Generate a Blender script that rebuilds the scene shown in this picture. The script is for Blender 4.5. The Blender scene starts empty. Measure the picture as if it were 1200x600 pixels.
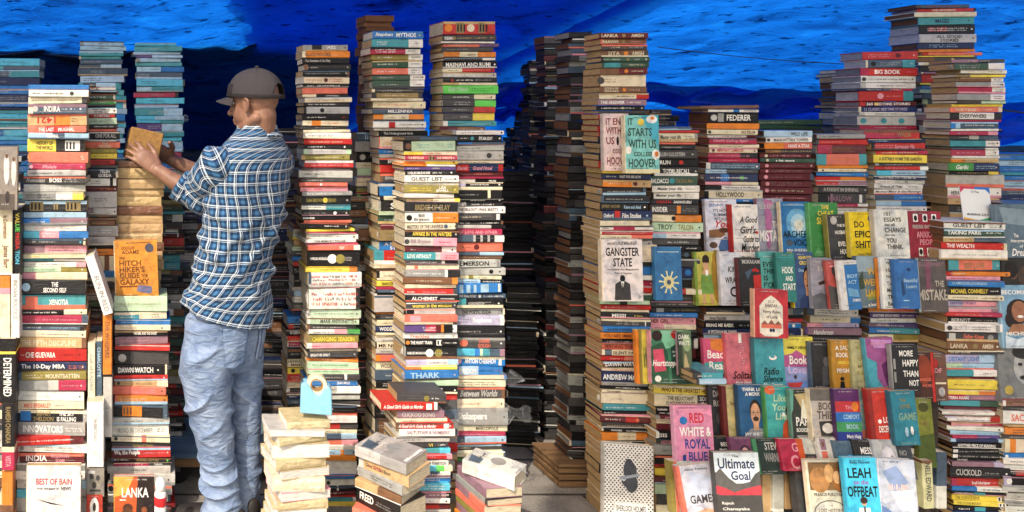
import bpy, math, random
import numpy as np
from mathutils import Vector, Matrix, Euler, noise as mnoise
R_ = random.Random(11)
rad = math.radians
scene = bpy.context.scene
COL = scene.collection

# ---------------------------------------------------------------- camera
FPX, PX0, PY0, EYE = 870.0, 160.0, 130.0, 1.55
def at(px, py, D):
    return Vector(((px-PX0)/FPX*D, D, EYE-(py-PY0)/FPX*D))
cam_d = bpy.data.cameras.new('camera'); cam = bpy.data.objects.new('camera', cam_d); COL.objects.link(cam)
cam.location = (0, 0, EYE); cam.rotation_euler = (rad(90), 0, 0)
cam_d.sensor_width = 36; cam_d.lens = FPX/1200*36
cam_d.shift_x = (600-PX0)/1200; cam_d.shift_y = -(300-PY0)/1200
cam_d.clip_start = 0.05; cam_d.clip_end = 500
scene.camera = cam

# ---------------------------------------------------------------- colours
def lin(c):
    return c/12.92 if c <= 0.04045 else ((c+0.055)/1.055)**2.4
def hexc(h):
    return tuple(lin(int(h[i:i+2], 16)/255) for i in (0, 2, 4))
PAL = {'W':('e2ded6','white'),'C':('ddd0b2','cream'),'T':('bd9f72','tan'),'K':('181718','black'),'D':('413f3f','dark grey'),
 'G':('93938f','grey'),'R':('b92d28','red'),'S':('d9705a','coral'),'O':('d9802f','orange'),'Y':('dcbe3f','yellow'),'M':('5d2226','maroon'),
 'P':('dd97a2','pink'),'U':('5c477d','purple'),'B':('2c74b8','blue'),'N':('232f55','navy'),'L':('a3c2d6','light blue'),'A':('44929b','teal'),
 'E':('46904a','green'),'F':('34503f','dark green'),'H':('b5cdae','pale green'),'Z':('76523a','brown'),'V':('b3aac6','lavender'),
 'Q':('a82d4b','crimson'),'J':('8c8140','olive'),'X':('46586a','slate blue'),'I':('b9b6b0','silver grey'),'g':('5fc552','bright green'),
 'm':('8f6d7a','mauve'),'c':('55b6cf','cyan'),'k':('141414','black'),'w':('eeebe4','white'),'d':('8d7a52','gold'),'y':('e8cf50','yellow'),'p':('c2b189','cream')}
def C(code):
    if len(code) == 6: return hexc(code)
    return hexc(PAL[code][0])
def cname(code):
    return PAL[code][1] if code in PAL else 'mixed'
def jit(c, r, a=.07):
    k = 1+r.uniform(-a, a)
    return tuple(min(.86, max(0.004, v*k*(1+r.uniform(-.03, .03)))) for v in c)

# ---------------------------------------------------------------- materials
def new_mat(name):
    m = bpy.data.materials.new(name); m.use_nodes = True
    nt = m.node_tree; b = nt.nodes['Principled BSDF']
    return m, nt, b
def N(nt, typ, **kw):
    n = nt.nodes.new(typ)
    for k, v in kw.items():
        if k.startswith('i_'): n.inputs[k[2:].replace('_', ' ')].default_value = v
        else: setattr(n, k, v)
    return n
def L(nt, a, b): nt.links.new(a, b)
def ramp(nt, fac, stops):
    r = nt.nodes.new('ShaderNodeValToRGB')
    e = r.color_ramp.elements
    while len(e) > 1: e.remove(e[-1])
    for i, (p, c) in enumerate(stops):
        el = e[0] if i == 0 else e.new(p)
        el.position = p; el.color = (*c, 1) if len(c) == 3 else c
    L(nt, fac, r.inputs['Fac']); return r
def mixc(nt, fac, a, b, bt='MIX'):
    m = nt.nodes.new('ShaderNodeMix'); m.data_type = 'RGBA'; m.blend_type = bt
    for s, v in ((0, fac), (6, a), (7, b)):
        if hasattr(v, 'is_linked') or hasattr(v, 'links'): L(nt, v, m.inputs[s])
        else: m.inputs[s].default_value = v if s == 0 else ((*v, 1) if len(v) == 3 else v)
    return m.outputs[2]

def cover_material():
    m, nt, b = new_mat('printed_cover')
    at_ = N(nt, 'ShaderNodeAttribute', attribute_name='Col')
    geo = N(nt, 'ShaderNodeNewGeometry')
    n1 = N(nt, 'ShaderNodeTexNoise'); n1.inputs['Scale'].default_value = 38; n1.inputs['Detail'].default_value = 4
    L(nt, geo.outputs['Position'], n1.inputs['Vector'])
    wear = ramp(nt, n1.outputs['Fac'], [(.25, (.70, .68, .65)), (.5, (.97, .97, .96)), (.8, (1.1, 1.09, 1.07))])
    c = mixc(nt, 1.0, at_.outputs['Color'], wear.outputs['Color'], 'MULTIPLY')
    # scuffs: pale rubbed flecks
    n2 = N(nt, 'ShaderNodeTexNoise'); n2.inputs['Scale'].default_value = 170; n2.inputs['Detail'].default_value = 3
    L(nt, geo.outputs['Position'], n2.inputs['Vector'])
    sc = ramp(nt, n2.outputs['Fac'], [(.69, (0, 0, 0)), (.77, (.3, .3, .3))])
    c = mixc(nt, sc.outputs['Color'], c, (.55, .53, .5))
    L(nt, c, b.inputs['Base Color'])
    b.inputs['Roughness'].default_value = .42
    b.inputs['Specular IOR Level'].default_value = .25
    # creased clear film over the covers
    mp = N(nt, 'ShaderNodeMapping'); mp.inputs['Scale'].default_value = (9, 9, 55); mp.inputs['Rotation'].default_value = (0, .35, 0)
    L(nt, geo.outputs['Position'], mp.inputs['Vector'])
    n3 = N(nt, 'ShaderNodeTexNoise'); n3.inputs['Scale'].default_value = 2.2; n3.inputs['Detail'].default_value = 5; n3.inputs['Roughness'].default_value = .6
    n3.inputs['Distortion'].default_value = 1.2
    L(nt, mp.outputs['Vector'], n3.inputs['Vector'])
    bmp = N(nt, 'ShaderNodeBump'); bmp.inputs['Strength'].default_value = .9; bmp.inputs['Distance'].default_value = .007
    L(nt, n3.outputs['Fac'], bmp.inputs['Height'])
    cw = N(nt, 'ShaderNodeMath', operation='MULTIPLY'); L(nt, at_.outputs['Alpha'], cw.inputs[0]); cw.inputs[1].default_value = .5
    L(nt, cw.outputs[0], b.inputs['Coat Weight'])
    b.inputs['Coat Roughness'].default_value = .13; b.inputs['Coat IOR'].default_value = 1.6
    L(nt, bmp.outputs['Normal'], b.inputs['Coat Normal'])
    b2 = N(nt, 'ShaderNodeBump'); b2.inputs['Strength'].default_value = .15; b2.inputs['Distance'].default_value = .002
    L(nt, n1.outputs['Fac'], b2.inputs['Height']); L(nt, b2.outputs['Normal'], b.inputs['Normal'])
    return m
def pages_material():
    m, nt, b = new_mat('page_edges')
    at_ = N(nt, 'ShaderNodeAttribute', attribute_name='Col')
    tc = N(nt, 'ShaderNodeTexCoord')
    uvn = N(nt, 'ShaderNodeAttribute', attribute_name='T')   # height across the block in millimetres
    w = N(nt, 'ShaderNodeTexNoise'); w.noise_dimensions = '2D'; w.inputs['Scale'].default_value = 1.0; w.inputs['Detail'].default_value = 3
    mp = N(nt, 'ShaderNodeMapping'); mp.inputs['Scale'].default_value = (.03, .9, 1)
    L(nt, uvn.outputs['Vector'], mp.inputs['Vector']); L(nt, mp.outputs['Vector'], w.inputs['Vector'])
    st = ramp(nt, w.outputs['Fac'], [(.3, (.52, .47, .40)), (.5, (.95, .95, .95)), (.75, (1.1, 1.1, 1.1))])
    c = mixc(nt, 1.0, at_.outputs['Color'], st.outputs['Color'], 'MULTIPLY')
    L(nt, c, b.inputs['Base Color']); b.inputs['Roughness'].default_value = .85; b.inputs['Specular IOR Level'].default_value = .2
    bm = N(nt, 'ShaderNodeBump'); bm.inputs['Strength'].default_value = .5; bm.inputs['Distance'].default_value = .0015
    L(nt, w.outputs['Fac'], bm.inputs['Height']); L(nt, bm.outputs['Normal'], b.inputs['Normal'])
    return m
def art_material():
    m = cover_material(); m.name = 'printed_picture_cover'; nt = m.node_tree; b = nt.nodes['Principled BSDF']
    src = b.inputs['Base Color'].links[0].from_socket
    tc = N(nt, 'ShaderNodeTexCoord'); oi = N(nt, 'ShaderNodeObjectInfo')
    ad = N(nt, 'ShaderNodeVectorMath', operation='ADD'); L(nt, tc.outputs['Object'], ad.inputs[0]); L(nt, oi.outputs['Location'], ad.inputs[1])
    n = N(nt, 'ShaderNodeTexNoise'); n.inputs['Scale'].default_value = 17; n.inputs['Detail'].default_value = 7; n.inputs['Roughness'].default_value = .68; n.inputs['Distortion'].default_value = 1.1
    L(nt, ad.outputs[0], n.inputs['Vector'])
    r1 = ramp(nt, n.outputs['Fac'], [(.28, (.45, .48, .56)), (.46, (.9, .9, .92)), (.56, (1.03, 1.0, .97)), (.72, (1.35, 1.22, 1.1))])
    L(nt, mixc(nt, 1, src, r1.outputs['Color'], 'MULTIPLY'), b.inputs['Base Color']); return m
MCOVER = cover_material(); MART = art_material(); MPAGES = pages_material()
def plain(name, col, rough=.6, spec=.4, bump=0, bscale=60, var=.12, metal=0, coat=0):
    m, nt, b = new_mat(name)
    geo = N(nt, 'ShaderNodeNewGeometry')
    n1 = N(nt, 'ShaderNodeTexNoise'); n1.inputs['Scale'].default_value = bscale; n1.inputs['Detail'].default_value = 5
    L(nt, geo.outputs['Position'], n1.inputs['Vector'])
    r = ramp(nt, n1.outputs['Fac'], [(.25, tuple(v*(1-var) for v in col)), (.75, tuple(min(.9, v*(1+var)) for v in col))])
    L(nt, r.outputs['Color'], b.inputs['Base Color'])
    b.inputs['Roughness'].default_value = rough; b.inputs['Specular IOR Level'].default_value = spec
    b.inputs['Metallic'].default_value = metal; b.inputs['Coat Weight'].default_value = coat
    if bump:
        bm = N(nt, 'ShaderNodeBump'); bm.inputs['Strength'].default_value = bump; bm.inputs['Distance'].default_value = .004
        L(nt, n1.outputs['Fac'], bm.inputs['Height']); L(nt, bm.outputs['Normal'], b.inputs['Normal'])
    return m

# ---------------------------------------------------------------- mesh collection
class MB:
    """verts, faces, a colour (rgb + film) and a material slot per face"""
    def __init__(s): s.v = []; s.f = []; s.c = []; s.m = []; s.t = []
    def add(s, verts, faces, col, film=.5, mat=0, tv=None):
        o = len(s.v); s.v.extend(verts)
        s.t.extend(tv if tv else [(0, 0, 0)]*len(verts))
        multi = isinstance(col, list)
        for i, f in enumerate(faces):
            s.f.append(tuple(a+o for a in f)); c = col[i] if multi else col
            s.c.append((*c[:3], film)); s.m.append(mat)
    def merge(s, o, M):
        k = len(s.v)
        if o.v:
            A = np.array(o.v) @ np.array(M.to_3x3()).T + np.array(M.translation)
            s.v.extend(map(tuple, A.tolist()))
        s.t.extend(o.t); s.f.extend(tuple(a+k for a in f) for f in o.f); s.c.extend(o.c); s.m.extend(o.m)
    def mesh(s, name, mats, smooth=False):
        me = bpy.data.meshes.new(name); me.from_pydata(s.v, [], s.f)
        for m in mats: me.materials.append(m)
        me.polygons.foreach_set('material_index', s.m)
        ca = me.color_attributes.new('Col', 'FLOAT_COLOR', 'CORNER')
        lt = np.empty(len(me.polygons), dtype=np.int32); me.polygons.foreach_get('loop_total', lt)
        ca.data.foreach_set('color', np.repeat(np.array(s.c, dtype=np.float32), lt, axis=0).ravel())
        ta = me.attributes.new('T', 'FLOAT_VECTOR', 'POINT')
        ta.data.foreach_set('vector', np.array(s.t, dtype=np.float32).ravel())
        if smooth: me.polygons.foreach_set('use_smooth', [True]*len(me.polygons))
        me.update(); return me
def link(name, me, parent=None, M=None):
    o = bpy.data.objects.new(name, me); COL.objects.link(o)
    if parent is not None: o.parent = parent
    if M is not None: o.matrix_local = M
    return o
def tag(o, label=None, cat=None, group=None, kind=None):
    if label: o['label'] = label
    if cat: o['category'] = cat
    if group: o['group'] = group
    if kind: o['kind'] = kind
    return o
def empty(name, loc=(0, 0, 0)):
    o = bpy.data.objects.new(name, None); COL.objects.link(o); o.location = loc; o.empty_display_size = .05
    return o
BOXF = [(0, 3, 2, 1), (4, 5, 6, 7), (0, 1, 5, 4), (1, 2, 6, 5), (2, 3, 7, 6), (3, 0, 4, 7)]
def boxv(x0, y0, z0, x1, y1, z1):
    return [(x0, y0, z0), (x1, y0, z0), (x1, y1, z0), (x0, y1, z0), (x0, y0, z1), (x1, y0, z1), (x1, y1, z1), (x0, y1, z1)]
def bevel_obj(o, w=.004, n=2):
    m = o.modifiers.new('soft edges', 'BEVEL'); m.width = w; m.segments = n; m.limit_method = 'ANGLE'

# ---------------------------------------------------------------- lettering
_tc = {}
def glyphs(text, bold=0.0, shear=0.0):
    key = (text, bold, shear)
    if key in _tc: return _tc[key]
    cu = bpy.data.curves.new('lettering', 'FONT'); cu.body = text; cu.size = 1; cu.resolution_u = 2; cu.fill_mode = 'FRONT'
    cu.offset = bold; cu.shear = shear; cu.space_line = .92; cu.align_x = 'CENTER' if '\n' in text else 'LEFT'
    ob = bpy.data.objects.new('lettering', cu); COL.objects.link(ob)
    dg = bpy.context.evaluated_depsgraph_get()
    me = bpy.data.meshes.new_from_object(ob.evaluated_get(dg))
    v = np.array([p.co[:2] for p in me.vertices]) if len(me.vertices) else np.zeros((0, 2))
    f = [tuple(p.vertices) for p in me.polygons]
    bpy.data.objects.remove(ob); bpy.data.curves.remove(cu); bpy.data.meshes.remove(me)
    if len(v):
        lo, hi = v.min(0), v.max(0); v = (v-lo); asp = (hi-lo)
    else: asp = np.array([1, 1])
    _tc[key] = (v, f, asp); return _tc[key]
class Art:
    """flat printed shapes in the plane of a face: u to the right, w up, metres"""
    def __init__(s, mb, pl, lift=.0006): s.mb = mb; s.pl = pl; s.k = lift; s.n = 0
    def put(s, pts, faces, col):
        s.n += 1; z = s.k + min(s.n, 25)*.00007
        s.mb.add([s.pl(u, w, z) for u, w in pts], faces, col, .35)
    def rect(s, u0, w0, u1, w1, col): s.put([(u0, w0), (u1, w0), (u1, w1), (u0, w1)], [(0, 1, 2, 3)], col)
    def ell(s, u, w, ru, rw, col, n=14):
        s.put([(u+ru*math.cos(2*math.pi*i/n), w+rw*math.sin(2*math.pi*i/n)) for i in range(n)], [tuple(range(n))], col)
    def poly(s, pts, col): s.put(pts, [tuple(range(len(pts)))], col)
    def text(s, t, u0, u1, w0, w1, col, bold=.012, shear=0, fit='both', align=.5, flip=False):
        v, f, asp = glyphs(t, bold, shear)
        if not len(v): return
        sx, sy = (u1-u0)/asp[0], (w1-w0)/asp[1]
        if fit == 'keep':
            k = min(sx, sy); sx = sy = k
        elif fit == 'soft':
            sx = min(sx, sy*1.25); sy = min(sy, sx*1.7)
        ox = u0+(u1-u0-asp[0]*sx)*align; oy = w0+(w1-w0-asp[1]*sy)/2
        pts = [(ox+a*sx, oy+b*sy) for a, b in v.tolist()]
        if flip: pts = [(u0+u1-a, w0+w1-b) for a, b in pts]
        s.put(pts, f, col)
    def scribble(s, u0, u1, w0, w1, col, r):
        """unreadably small print: a run of tiny strokes"""
        h = w1-w0; u = u0; P = []; F = []
        while u < u1:
            if r.random() < .16: u += h*.55; continue
            bw = h*r.uniform(.12, .3); top = w0+h*r.choice((.62, .7, 1, 1)); bot = w0+h*r.choice((0, 0, 0, .3))
            k = len(P); P += [(u, bot), (u+bw, bot), (u+bw, top), (u, top)]; F.append((k, k+1, k+2, k+3)); u += bw+h*r.uniform(.12, .25)
        if F: s.put(P, F, col)

# ---------------------------------------------------------------- one book
# canonical: spine length along X, spine faces -Y at y=0, thickness along +Z, depth along +Y
def book_cover(mb, Ln, T, Dp, segs, film=.5, hard=False):
    th = min(.0016 if not hard else .003, T*.2); r = min(.003, T*.3)
    ov = .003 if hard else 0
    prof = [(Dp+ov, 0), (r, 0), (r*.3, r*.3), (0, r), (0, T-r), (r*.3, T-r*.3), (r, T), (Dp+ov, T), (Dp+ov, T-th), (th, T-th), (th, th), (Dp+ov, th)]
    n = len(prof); xs = [-Ln/2]; cs = []
    for fr, col in segs: xs.append(-Ln/2+Ln*fr); cs.append(col)
    vs = [(x, y, z) for x in xs for y, z in prof]; fs = []; fc = []
    for k in range(len(cs)):
        for i in range(n):
            j = (i+1) % n; a, b = k*n+i, k*n+j
            fs.append((a, b, b+n, a+n)); fc.append(cs[k])
    def cap(base, flip, col):
        quads = [(0, 1, 10, 11), (1, 2, 3, 10), (3, 4, 9, 10), (4, 5, 6, 9), (6, 7, 8, 9)]
        for q in quads:
            q = tuple(base+i for i in (q if flip else reversed(q))); fs.append(q); fc.append(col)
    cap(0, True, cs[0]); cap((len(xs)-1)*n, False, cs[-1])
    # outward winding: the profile runs clockwise seen from +X
    mb.add(vs, [tuple(reversed(f)) for f in fs], fc, film)
def page_block(mb, Ln, T, Dp, col, r, ins=.002):
    th = min(.0018, T*.22)
    x0, x1, y0, y1, z0, z1 = -Ln/2+ins, Ln/2-ins, .002, Dp-ins*.7, th, T-th
    bw = r.uniform(-.002, .0025)
    vs = boxv(x0, y0, z0, x1, y1, z1)
    vs = [(x, y, z) for x, y, z in vs]
    tv = []
    k = r.uniform(0, 900)
    for x, y, z in vs: tv.append(((x+y)*1000+k, z*1000+k, 0))
    mb.add(vs, BOXF, col, 0, 0, tv)
def spine_plane(T):
    return lambda u, w, k: (u, -k, w)
def cover_plane(Ln, T, Dp):
    # for books shown face out: u = 0..Dp to the right, w = 0..Ln upwards
    return lambda u, w, k: (Ln/2-w, u, T+k)
FACE = Matrix(((0, 1, 0), (0, 0, -1), (-1, 0, 0))).to_4x4()     # X->-Z, Y->X, Z->-Y
# ---------------------------------------------------------------- the stacks, read off the photograph from the top down
# book line:  bottom  COLOUR[/fraction/COLOUR...]  options
#   t:TEXT:colour:from:to  lettering   s:colour:from:to  small print   x:l:r this book's ends   X:l:r ends from here on
#   e:colour:at  a round mark   b:colour:from:to  a picture block   F film  n no print   _ stands for a blank in TEXT   i italic  u upside down
S = {}
def st(key, desc, D, top, x0, x1, lines, yaw=0, ground=False, pages=('C', 'T'), **kw):
    S[key] = dict(key=key, desc=desc, D=D, top=top, x0=x0, x1=x1, lines=lines, yaw=yaw, ground=ground, pages=pages, **kw)

st('L1', 'the leftmost tall sunlit stack', 2.76, 99, 33, 102, """
105 B n;113.5 W s:k:.05:.6 e:D:.72;121.5 C s:Z:.05:.85;133.5 X t:INDIRA:w:.27:.55 s:w:.58:.8 e:I:.12 e:w:.9 F;147.5 T/.45/O/.72/T t:1421:R:.14:.5:u s:Z:.7:.85 F
155.5 S/.3/R/.7/S t:THE_LAST:w:.18:.45 t:MUGHAL:w:.52:.8 F;163 L/.4/X/.6/L t:GLOBAL:w:.3:.5 F;178 y/.5/K t:HISTORY_OF\\nTHE_WORLD:D:.15:.45 b:W:.66:.92 F;191 O/.02/S s:w:.88:.94 F;199 Q e:P:.06 t:Malala:P:.25:.5:i e:P:.93;206.5 I s:D:.05:.6
215.5 D X:28:101 t:Promotions:I:.05:.35:i t:BOSS:w:.42:.62 s:I:.66:.85;225 I s:w:.1:.8 F;234.5 G/.55/W/.82/y s:D:.05:.45 F;248.5 K b:d:.08:.3 t:II:d:.45:.55 b:d:.66:.9 F
255.5 L X:26:101 F n;263.5 B/.42/m s:w:.1:.35;271 W s:P:.2:.5 s:G:.6:.85 F;279.5 c/.25/P/.55/B s:w:.25:.5 F;287 D s:I:.05:.2 s:I:.25:.55 e:c:.92;296.5 m/.35/P s:D:.4:.85 F
303 C s:y:.1:.4;306.5 A/.5/W n;313 W/.85/P s:G:.05:.7;319 H/.6/J s:E:.1:.5;328 P/.2/C F n;345 K t:THE\\nSECOND_SELF:w:.34:.7 e:L:.07 F;362.8 A X:22:101 t:XENOTIA:w:.45:.74 b:S:.1:.28 F;369 K/.66/C s:w:.06:.55
380 Q X:21:101 s:P:.35:.85 F;387.5 X s:w:.15:.4 s:L:.5:.9 F;395.5 C s:D:.35:.75;408 T/.93/Z t:THE_FIFTH_DISCIPLINE:C:.04:.85;423.5 R s:w:.04:.1 t:CHE_GUEVARA:w:.12:.55 s:M:.6:.8 e:M:.9;436 N t:The_10-Day_MBA:w:.04:.68 s:S:.73:.95
445.5 J s:C:.1:.35 t:MOUNTBATTEN:C:.4:.9;458 G/.45/I/.6/Q s:P:.65:.9 F;470 W X:19:101 s:I:.1:.5 F;480 C t:MIKE_BREARLEY:S:.12:.52 s:G:.56:.72;495 K b:B:.03:.18 t:SIDNEY\\nSHELDON:d:.22:.5 t:THE_SKY\\nIS_FALLING:w:.55:.82
510.5 G t:INNOVATORS:w:.1:.68 s:w:.72:.95 F;521.5 R/.8/M s:w:.05:.85;530.5 W e:G:.08 s:G:.2:.8;543 M t:INDIA:w:.16:.46 t:MCGOWAN\\nSOAM:P:.52:.78 F;552 G t:INVENTORS:w:.2:.55 F;563 W s:G:.1:.8;573 I/.25/L F;583 c/.3/I;600 I F;612 G""", ground=True)

st('L2', 'the narrow stack beside the leftmost one', 2.92, 97, 98, 137, """
102 D/.4/L;106 Z/.5/W t:TRUST_ME:w:.1:.6;110 K;117 F s:w:.1:.7;122.5 E;126 K n;133 W t:WHAT_CHANCE\\nWE_FIND_OUT:k:.3:.8 e:K:.93;138 R t:IN_A_NUTSHELL:w:.35:.85;146 H s:D:.2:.7;150.5 K s:w:.3:.9;154.5 S;163.5 K t:ONE_FOR_ALL:I:.3:.9;166 I
173.5 S t:THE\\nPROMISE:C:.4:.75;179.5 J s:y:.6:.9;186 y s:D:.3:.7;193.5 R t:WORLD_IN_A_SWIRL:K:.3:.85;197.5 D;208.5 K t:TELIN\\nGOEDA:w:.4:.8;218 W/.8/K/.9/W;224.5 M s:O:.5:.9;243.5 I s:D:.3:.7;251.5 m/.3/I;255 D s:O:.4:.8;258.5 O/.2/Z;264.5 Z s:T:.3:.8
277.5 G s:W:.3:.8 F;287.5 I F;291.5 K;299.5 O;317.5 R/.35/O/.5/C/.65/Z/.8/C n;325 B;330 C;338 D s:I;346 Z;352 G;360 F;366 K;374 D;381 M;389 X;398 K;406 D;414 G;424 Z;433 K;442 X;452 D;462 M;473 G;483 Z;494 D;505 K;516 X;528 D;540 Z;552 G;565 D;578 K;588 Z""", ground=True)

st('D2', 'the stack under the orange cover', 2.84, 347, 134, 197, """
365 H F s:J:.05:.9;374.5 A/.48/C s:w:.1:.4 s:D:.7:.85;380.5 B s:L:.1:.4;387.5 C s:T:.1:.4 e:D:.85;393.5 K t:THE_GIRL_AND_THE_GHOST:w:.35:.8;404 m F s:P:.1:.7;411 R n F;427.5 K/.3/D e:I:.14 F n;439.5 K t:DAWN_WATCH:w:.08:.74 s:w:.1:.5 e:w:.83
446 R s:M:.05:.7;453 T/.8/C e:D:.07 s:Z:.15:.7;463 S e:M:.93 s:P:.3:.8 F;474 S/.05/O F s:C:.1:.6;489.5 K b:O:.17:.53 F;497.5 I X:131:200 s:D:.2:.55 s:D:.75:.9;510.5 W t:ROAD_IN_DECEMBER:G:.13:.73 s:D:.8:.95;518.5 C/.52/S/.6/C e:D:.08 s:G:.15:.45;524.5 D t:Garden_of_Thieves:J:.35:.7
536.5 M/.45/R t:We,_the_People:w:.04:.48 s:P:.55:.9;541.5 K s:w:.05:.3 t:ANDREA_LEVY_SEA:d:.42:.8 e:g:.94;546.5 Q/.6/D s:P:.1:.5 t:TAXI:w:.66:.86;555 I X:127:202 s:k:.35:.62;568 I s:D:.1:.3 e:D:.9;579 G e:K:.05;589 W s:D:.3:.8;594 R;604 G;614 I""", ground=True)

st('BR', 'the tan pile under the hands', 2.97, 188, 135, 190, """
197 Z n;209 T;221 T;230 T;241 T;252 Z;262 T;273 T;284 T;294 Z;304 T;316 T;328 T;340 T""", ground=True, fore=True, pages=('T', 'C'))

st('C1', 'the tall stack behind the plaid shirt', 2.92, 52, 355, 409, """
59.5 G/.2/K/.42/G t:JAZZ:w:.5:.75;67.5 O t:GLASS_HOUSES:Z:.05:.6;75 K t:The_Remains_of_the_Day:I:.06:.6;82.5 K s:I:.05:.3 e:G:.93;89.5 K s:G:.05:.8;98 C s:R:.05:.4 e:M:.48 s:R:.55:.85;102.5 K s:w:.1:.8;110 S n;114 C/.3/K s:w:.5:.8;120 C s:D:.2:.85;124.5 K s:w:.1:.7;133.5 I e:K:.4 s:G:.5:.8;141 K s:w:.1:.5 s:R:.85:.92;147.5 C/.2/O/.4/C s:O:.1:.8
151.5 D X:355:411 s:I:.3:.8;155.5 C n;162.5 I/.05/W s:D:.1:.6;169.5 R s:C:.1:.8;174.5 K s:w:.1:.45 e:w:.85;181 H/.1/I/.9/H s:G:.2:.8;187.5 T/.08/J s:C:.2:.8 e:D:.87;196.5 R s:P:.1:.9 F;199.5 D n;208.5 I x:351:413 F;213.5 D X:353:410 s:I:.1:.4;218.5 S e:w:.45 s:P:.1:.8;224.5 P s:R:.05:.45;229.5 G s:w:.1:.8
239.5 K e:y:.48 t:DAN_BROWN_INFERNO:J:.1:.7;246 W/.5/A s:D:.1:.4;253 K s:G:.05:.5 e:w:.7;257.5 K t:DEANNA:w:.04:.28;261.5 S n;268 K s:w:.5:.8;271.5 y X:359:420 n;274 Q n;280 C/.05/W s:D:.1:.7;284.5 W t:THE_MEMORY_POLICE:D:.15:.8;287.5 Q;293.5 S/.88/W t:TEXT:w:.6:.7;312.5 K t:HARUKI_MURAKAMI:w:.06:.43 e:w:.48 s:I:.55:.85 e:J:.63;319 y/.85/O s:R:.3:.7
336.5 W X:360:421 r:R:.05:.95 F;337.5 P n;362.5 W r:R:.05:.95 F;372.5 H F s:D:.1:.85;380.5 W/.05/H t:MARIE_ANTOINETTE:D:.25:.9;386.5 D X:360:420 s:I:.1:.8;392.5 W/.5/P/.75/E s:D:.1:.5;402 d/.05/J t:CHANGING_SEASON:y:.1:.92;409 W/.1/P s:R:.05:.3;412.5 C;418.5 D t:BREATHE_ONLY:w:.06:.45;424 O s:C:.3:.8
431.5 H s:E:.1:.8;439 H s:E:.1:.85;445.5 D/.7/W/.75/D;452.5 B t:JEAN_MILLE:w:.6:.85;460.5 I/.55/W;468.5 A/.4/I s:w:.5:.9;475 C/.3/D;483 K x:372:418 s:w:.1:.4;488.5 S X:372:417;496 W s:G;503.5 R/.55/D t:XIX:w:.1:.25;508.5 C;515 X/.6/L n;521.5 S/.6/P n;527.5 W F;533.5 L/.6/O/.7/L;540 O n
556.5 W s:I:.5:.8 F;561.5 B n;569.5 W e:D:.3;575.5 K/.5/W/.55/K n;580 K/.2/M s:w:.3:.7;583.5 D/.2/R;588 A n;600 y x:366:420 F s:C;612 O""", ground=True)

st('C0', 'the half hidden stack behind the dispenser', 3.05, 262, 343, 372, """
268 M;274 I;281 y;288 T;294 H;300 D;306 B;312 R;322 K;336 K/.3/G;341 I;347 L;355 W;364 D;371 N;379 B X:337:358 t:di:N:.4:.6;386 R/.3/K;393.5 K t:W_KIERAN:w:.2:.9;400.5 R s:O:.1:.7;408.5 Q;420.5 K;430 C t:HOWARD\\nMARKS:K:.05:.98;438.5 y/.9/K e:K:.3;447.5 R;455 C;461 W/.2/D;468 N s:w;474 X;482 K/.4/D;490 D;500 Z;512 G;526 D;540 K;556 I;575 Z;588 D""", ground=True)

st('C2', 'the tall stack with a blue top', 2.98, 36, 436, 496, """
45.5 B t:Stephen:w:.05:.4:i t:MYTHOS:w:.47:.86 F;55.5 A/.72/W s:w:.1:.3 s:D:.75:.95;63.5 Q/.7/W s:w:.1:.5 s:D:.75:.95;70.5 J/.72/W s:w:.1:.4 s:D:.78:.95;79.5 F/.72/W s:w:.1:.5 s:D:.78:.95;87.5 S/.72/W s:w:.1:.45 s:D:.78:.95;94 F/.72/W s:I:.1:.4 s:D:.78:.95;104 F/.72/W s:I:.15:.5 s:D:.78:.95 F;108.5 D s:I
114.8 D/.1/d/.92/D s:C:.2:.7;118.5 C s:Z:.3:.8;127 C e:Z:.92 s:S:.1:.7;133.5 X t:MILLENNIA:w:.3:.8;142 O/.2/C/.7/O s:Z:.25:.65;149.8 W/.3/R/.42/W s:D:.5:.9;153 I/.8/V s:D;160 K x:444:503 t:The_Underground_Girls:I:.1:.7
174.5 S/.02/C X:444:503 s:O:.1:.5;180.5 B s:w:.1:.6;184.5 I;193 K t:IRVINE:w:.05:.66;202.5 R n;214.5 Z/.05/D t:EDWARD_HOGAN:I:.1:.5;229.5 K/.03/B/.3/K s:B:.1:.6 n;234.5 C s:Z;247.5 K t:SIX:w:.1:.65;252.5 H n;262.5 F/.3/H/.6/F F;269.5 M t:TREND:m:.1:.7;282.5 d/.3/C/.45/d F;293.5 B/.5/C t:A_RUNNING\\nSTREAM:w:.1:.7;309.5 A/.2/R/.45/A X:440:500
314.5 C s:O;317.5 Z;328.5 C s:D;335.5 y t:NARCOPOLIS:K:.1:.45;339.5 Q;343.5 X s:w:.3:.6;346 K;366 I e:G:.95;368.5 O;374.5 K/.1/D;381.5 C s:Z:.1:.6;389.5 N t:WODEHOUSE:w:.08:.55;393 C;396.5 C s:D;401 I s:D;408.5 C t:MR_NICE:K:.06:.5 b:Z:.52:.62;415.5 I s:D:.1:.5 b:R:.56:.62;423.5 O/.1/S n;433.5 C t:WODEHOUSE:D:.08:.56;446 X/.5/A s:w:.2:.5;455 K;462.5 C;475 I F;490 K/.3/T;508 Z X:438:498;520 D;534 C;548 Z;562 G;578 D;592 T""", ground=True)
st('C2b', 'the tan pile behind the blue-topped stack', 3.16, 18, 428, 461, """
25 T;31 Z;36 T;45 Z;54 T;64 Z;75 T;86 Z;98 T;110 Z;122 T;134 Z;146 T;155 Z""", ground=True, fore=True, pages=('T', 'Z'))
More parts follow.
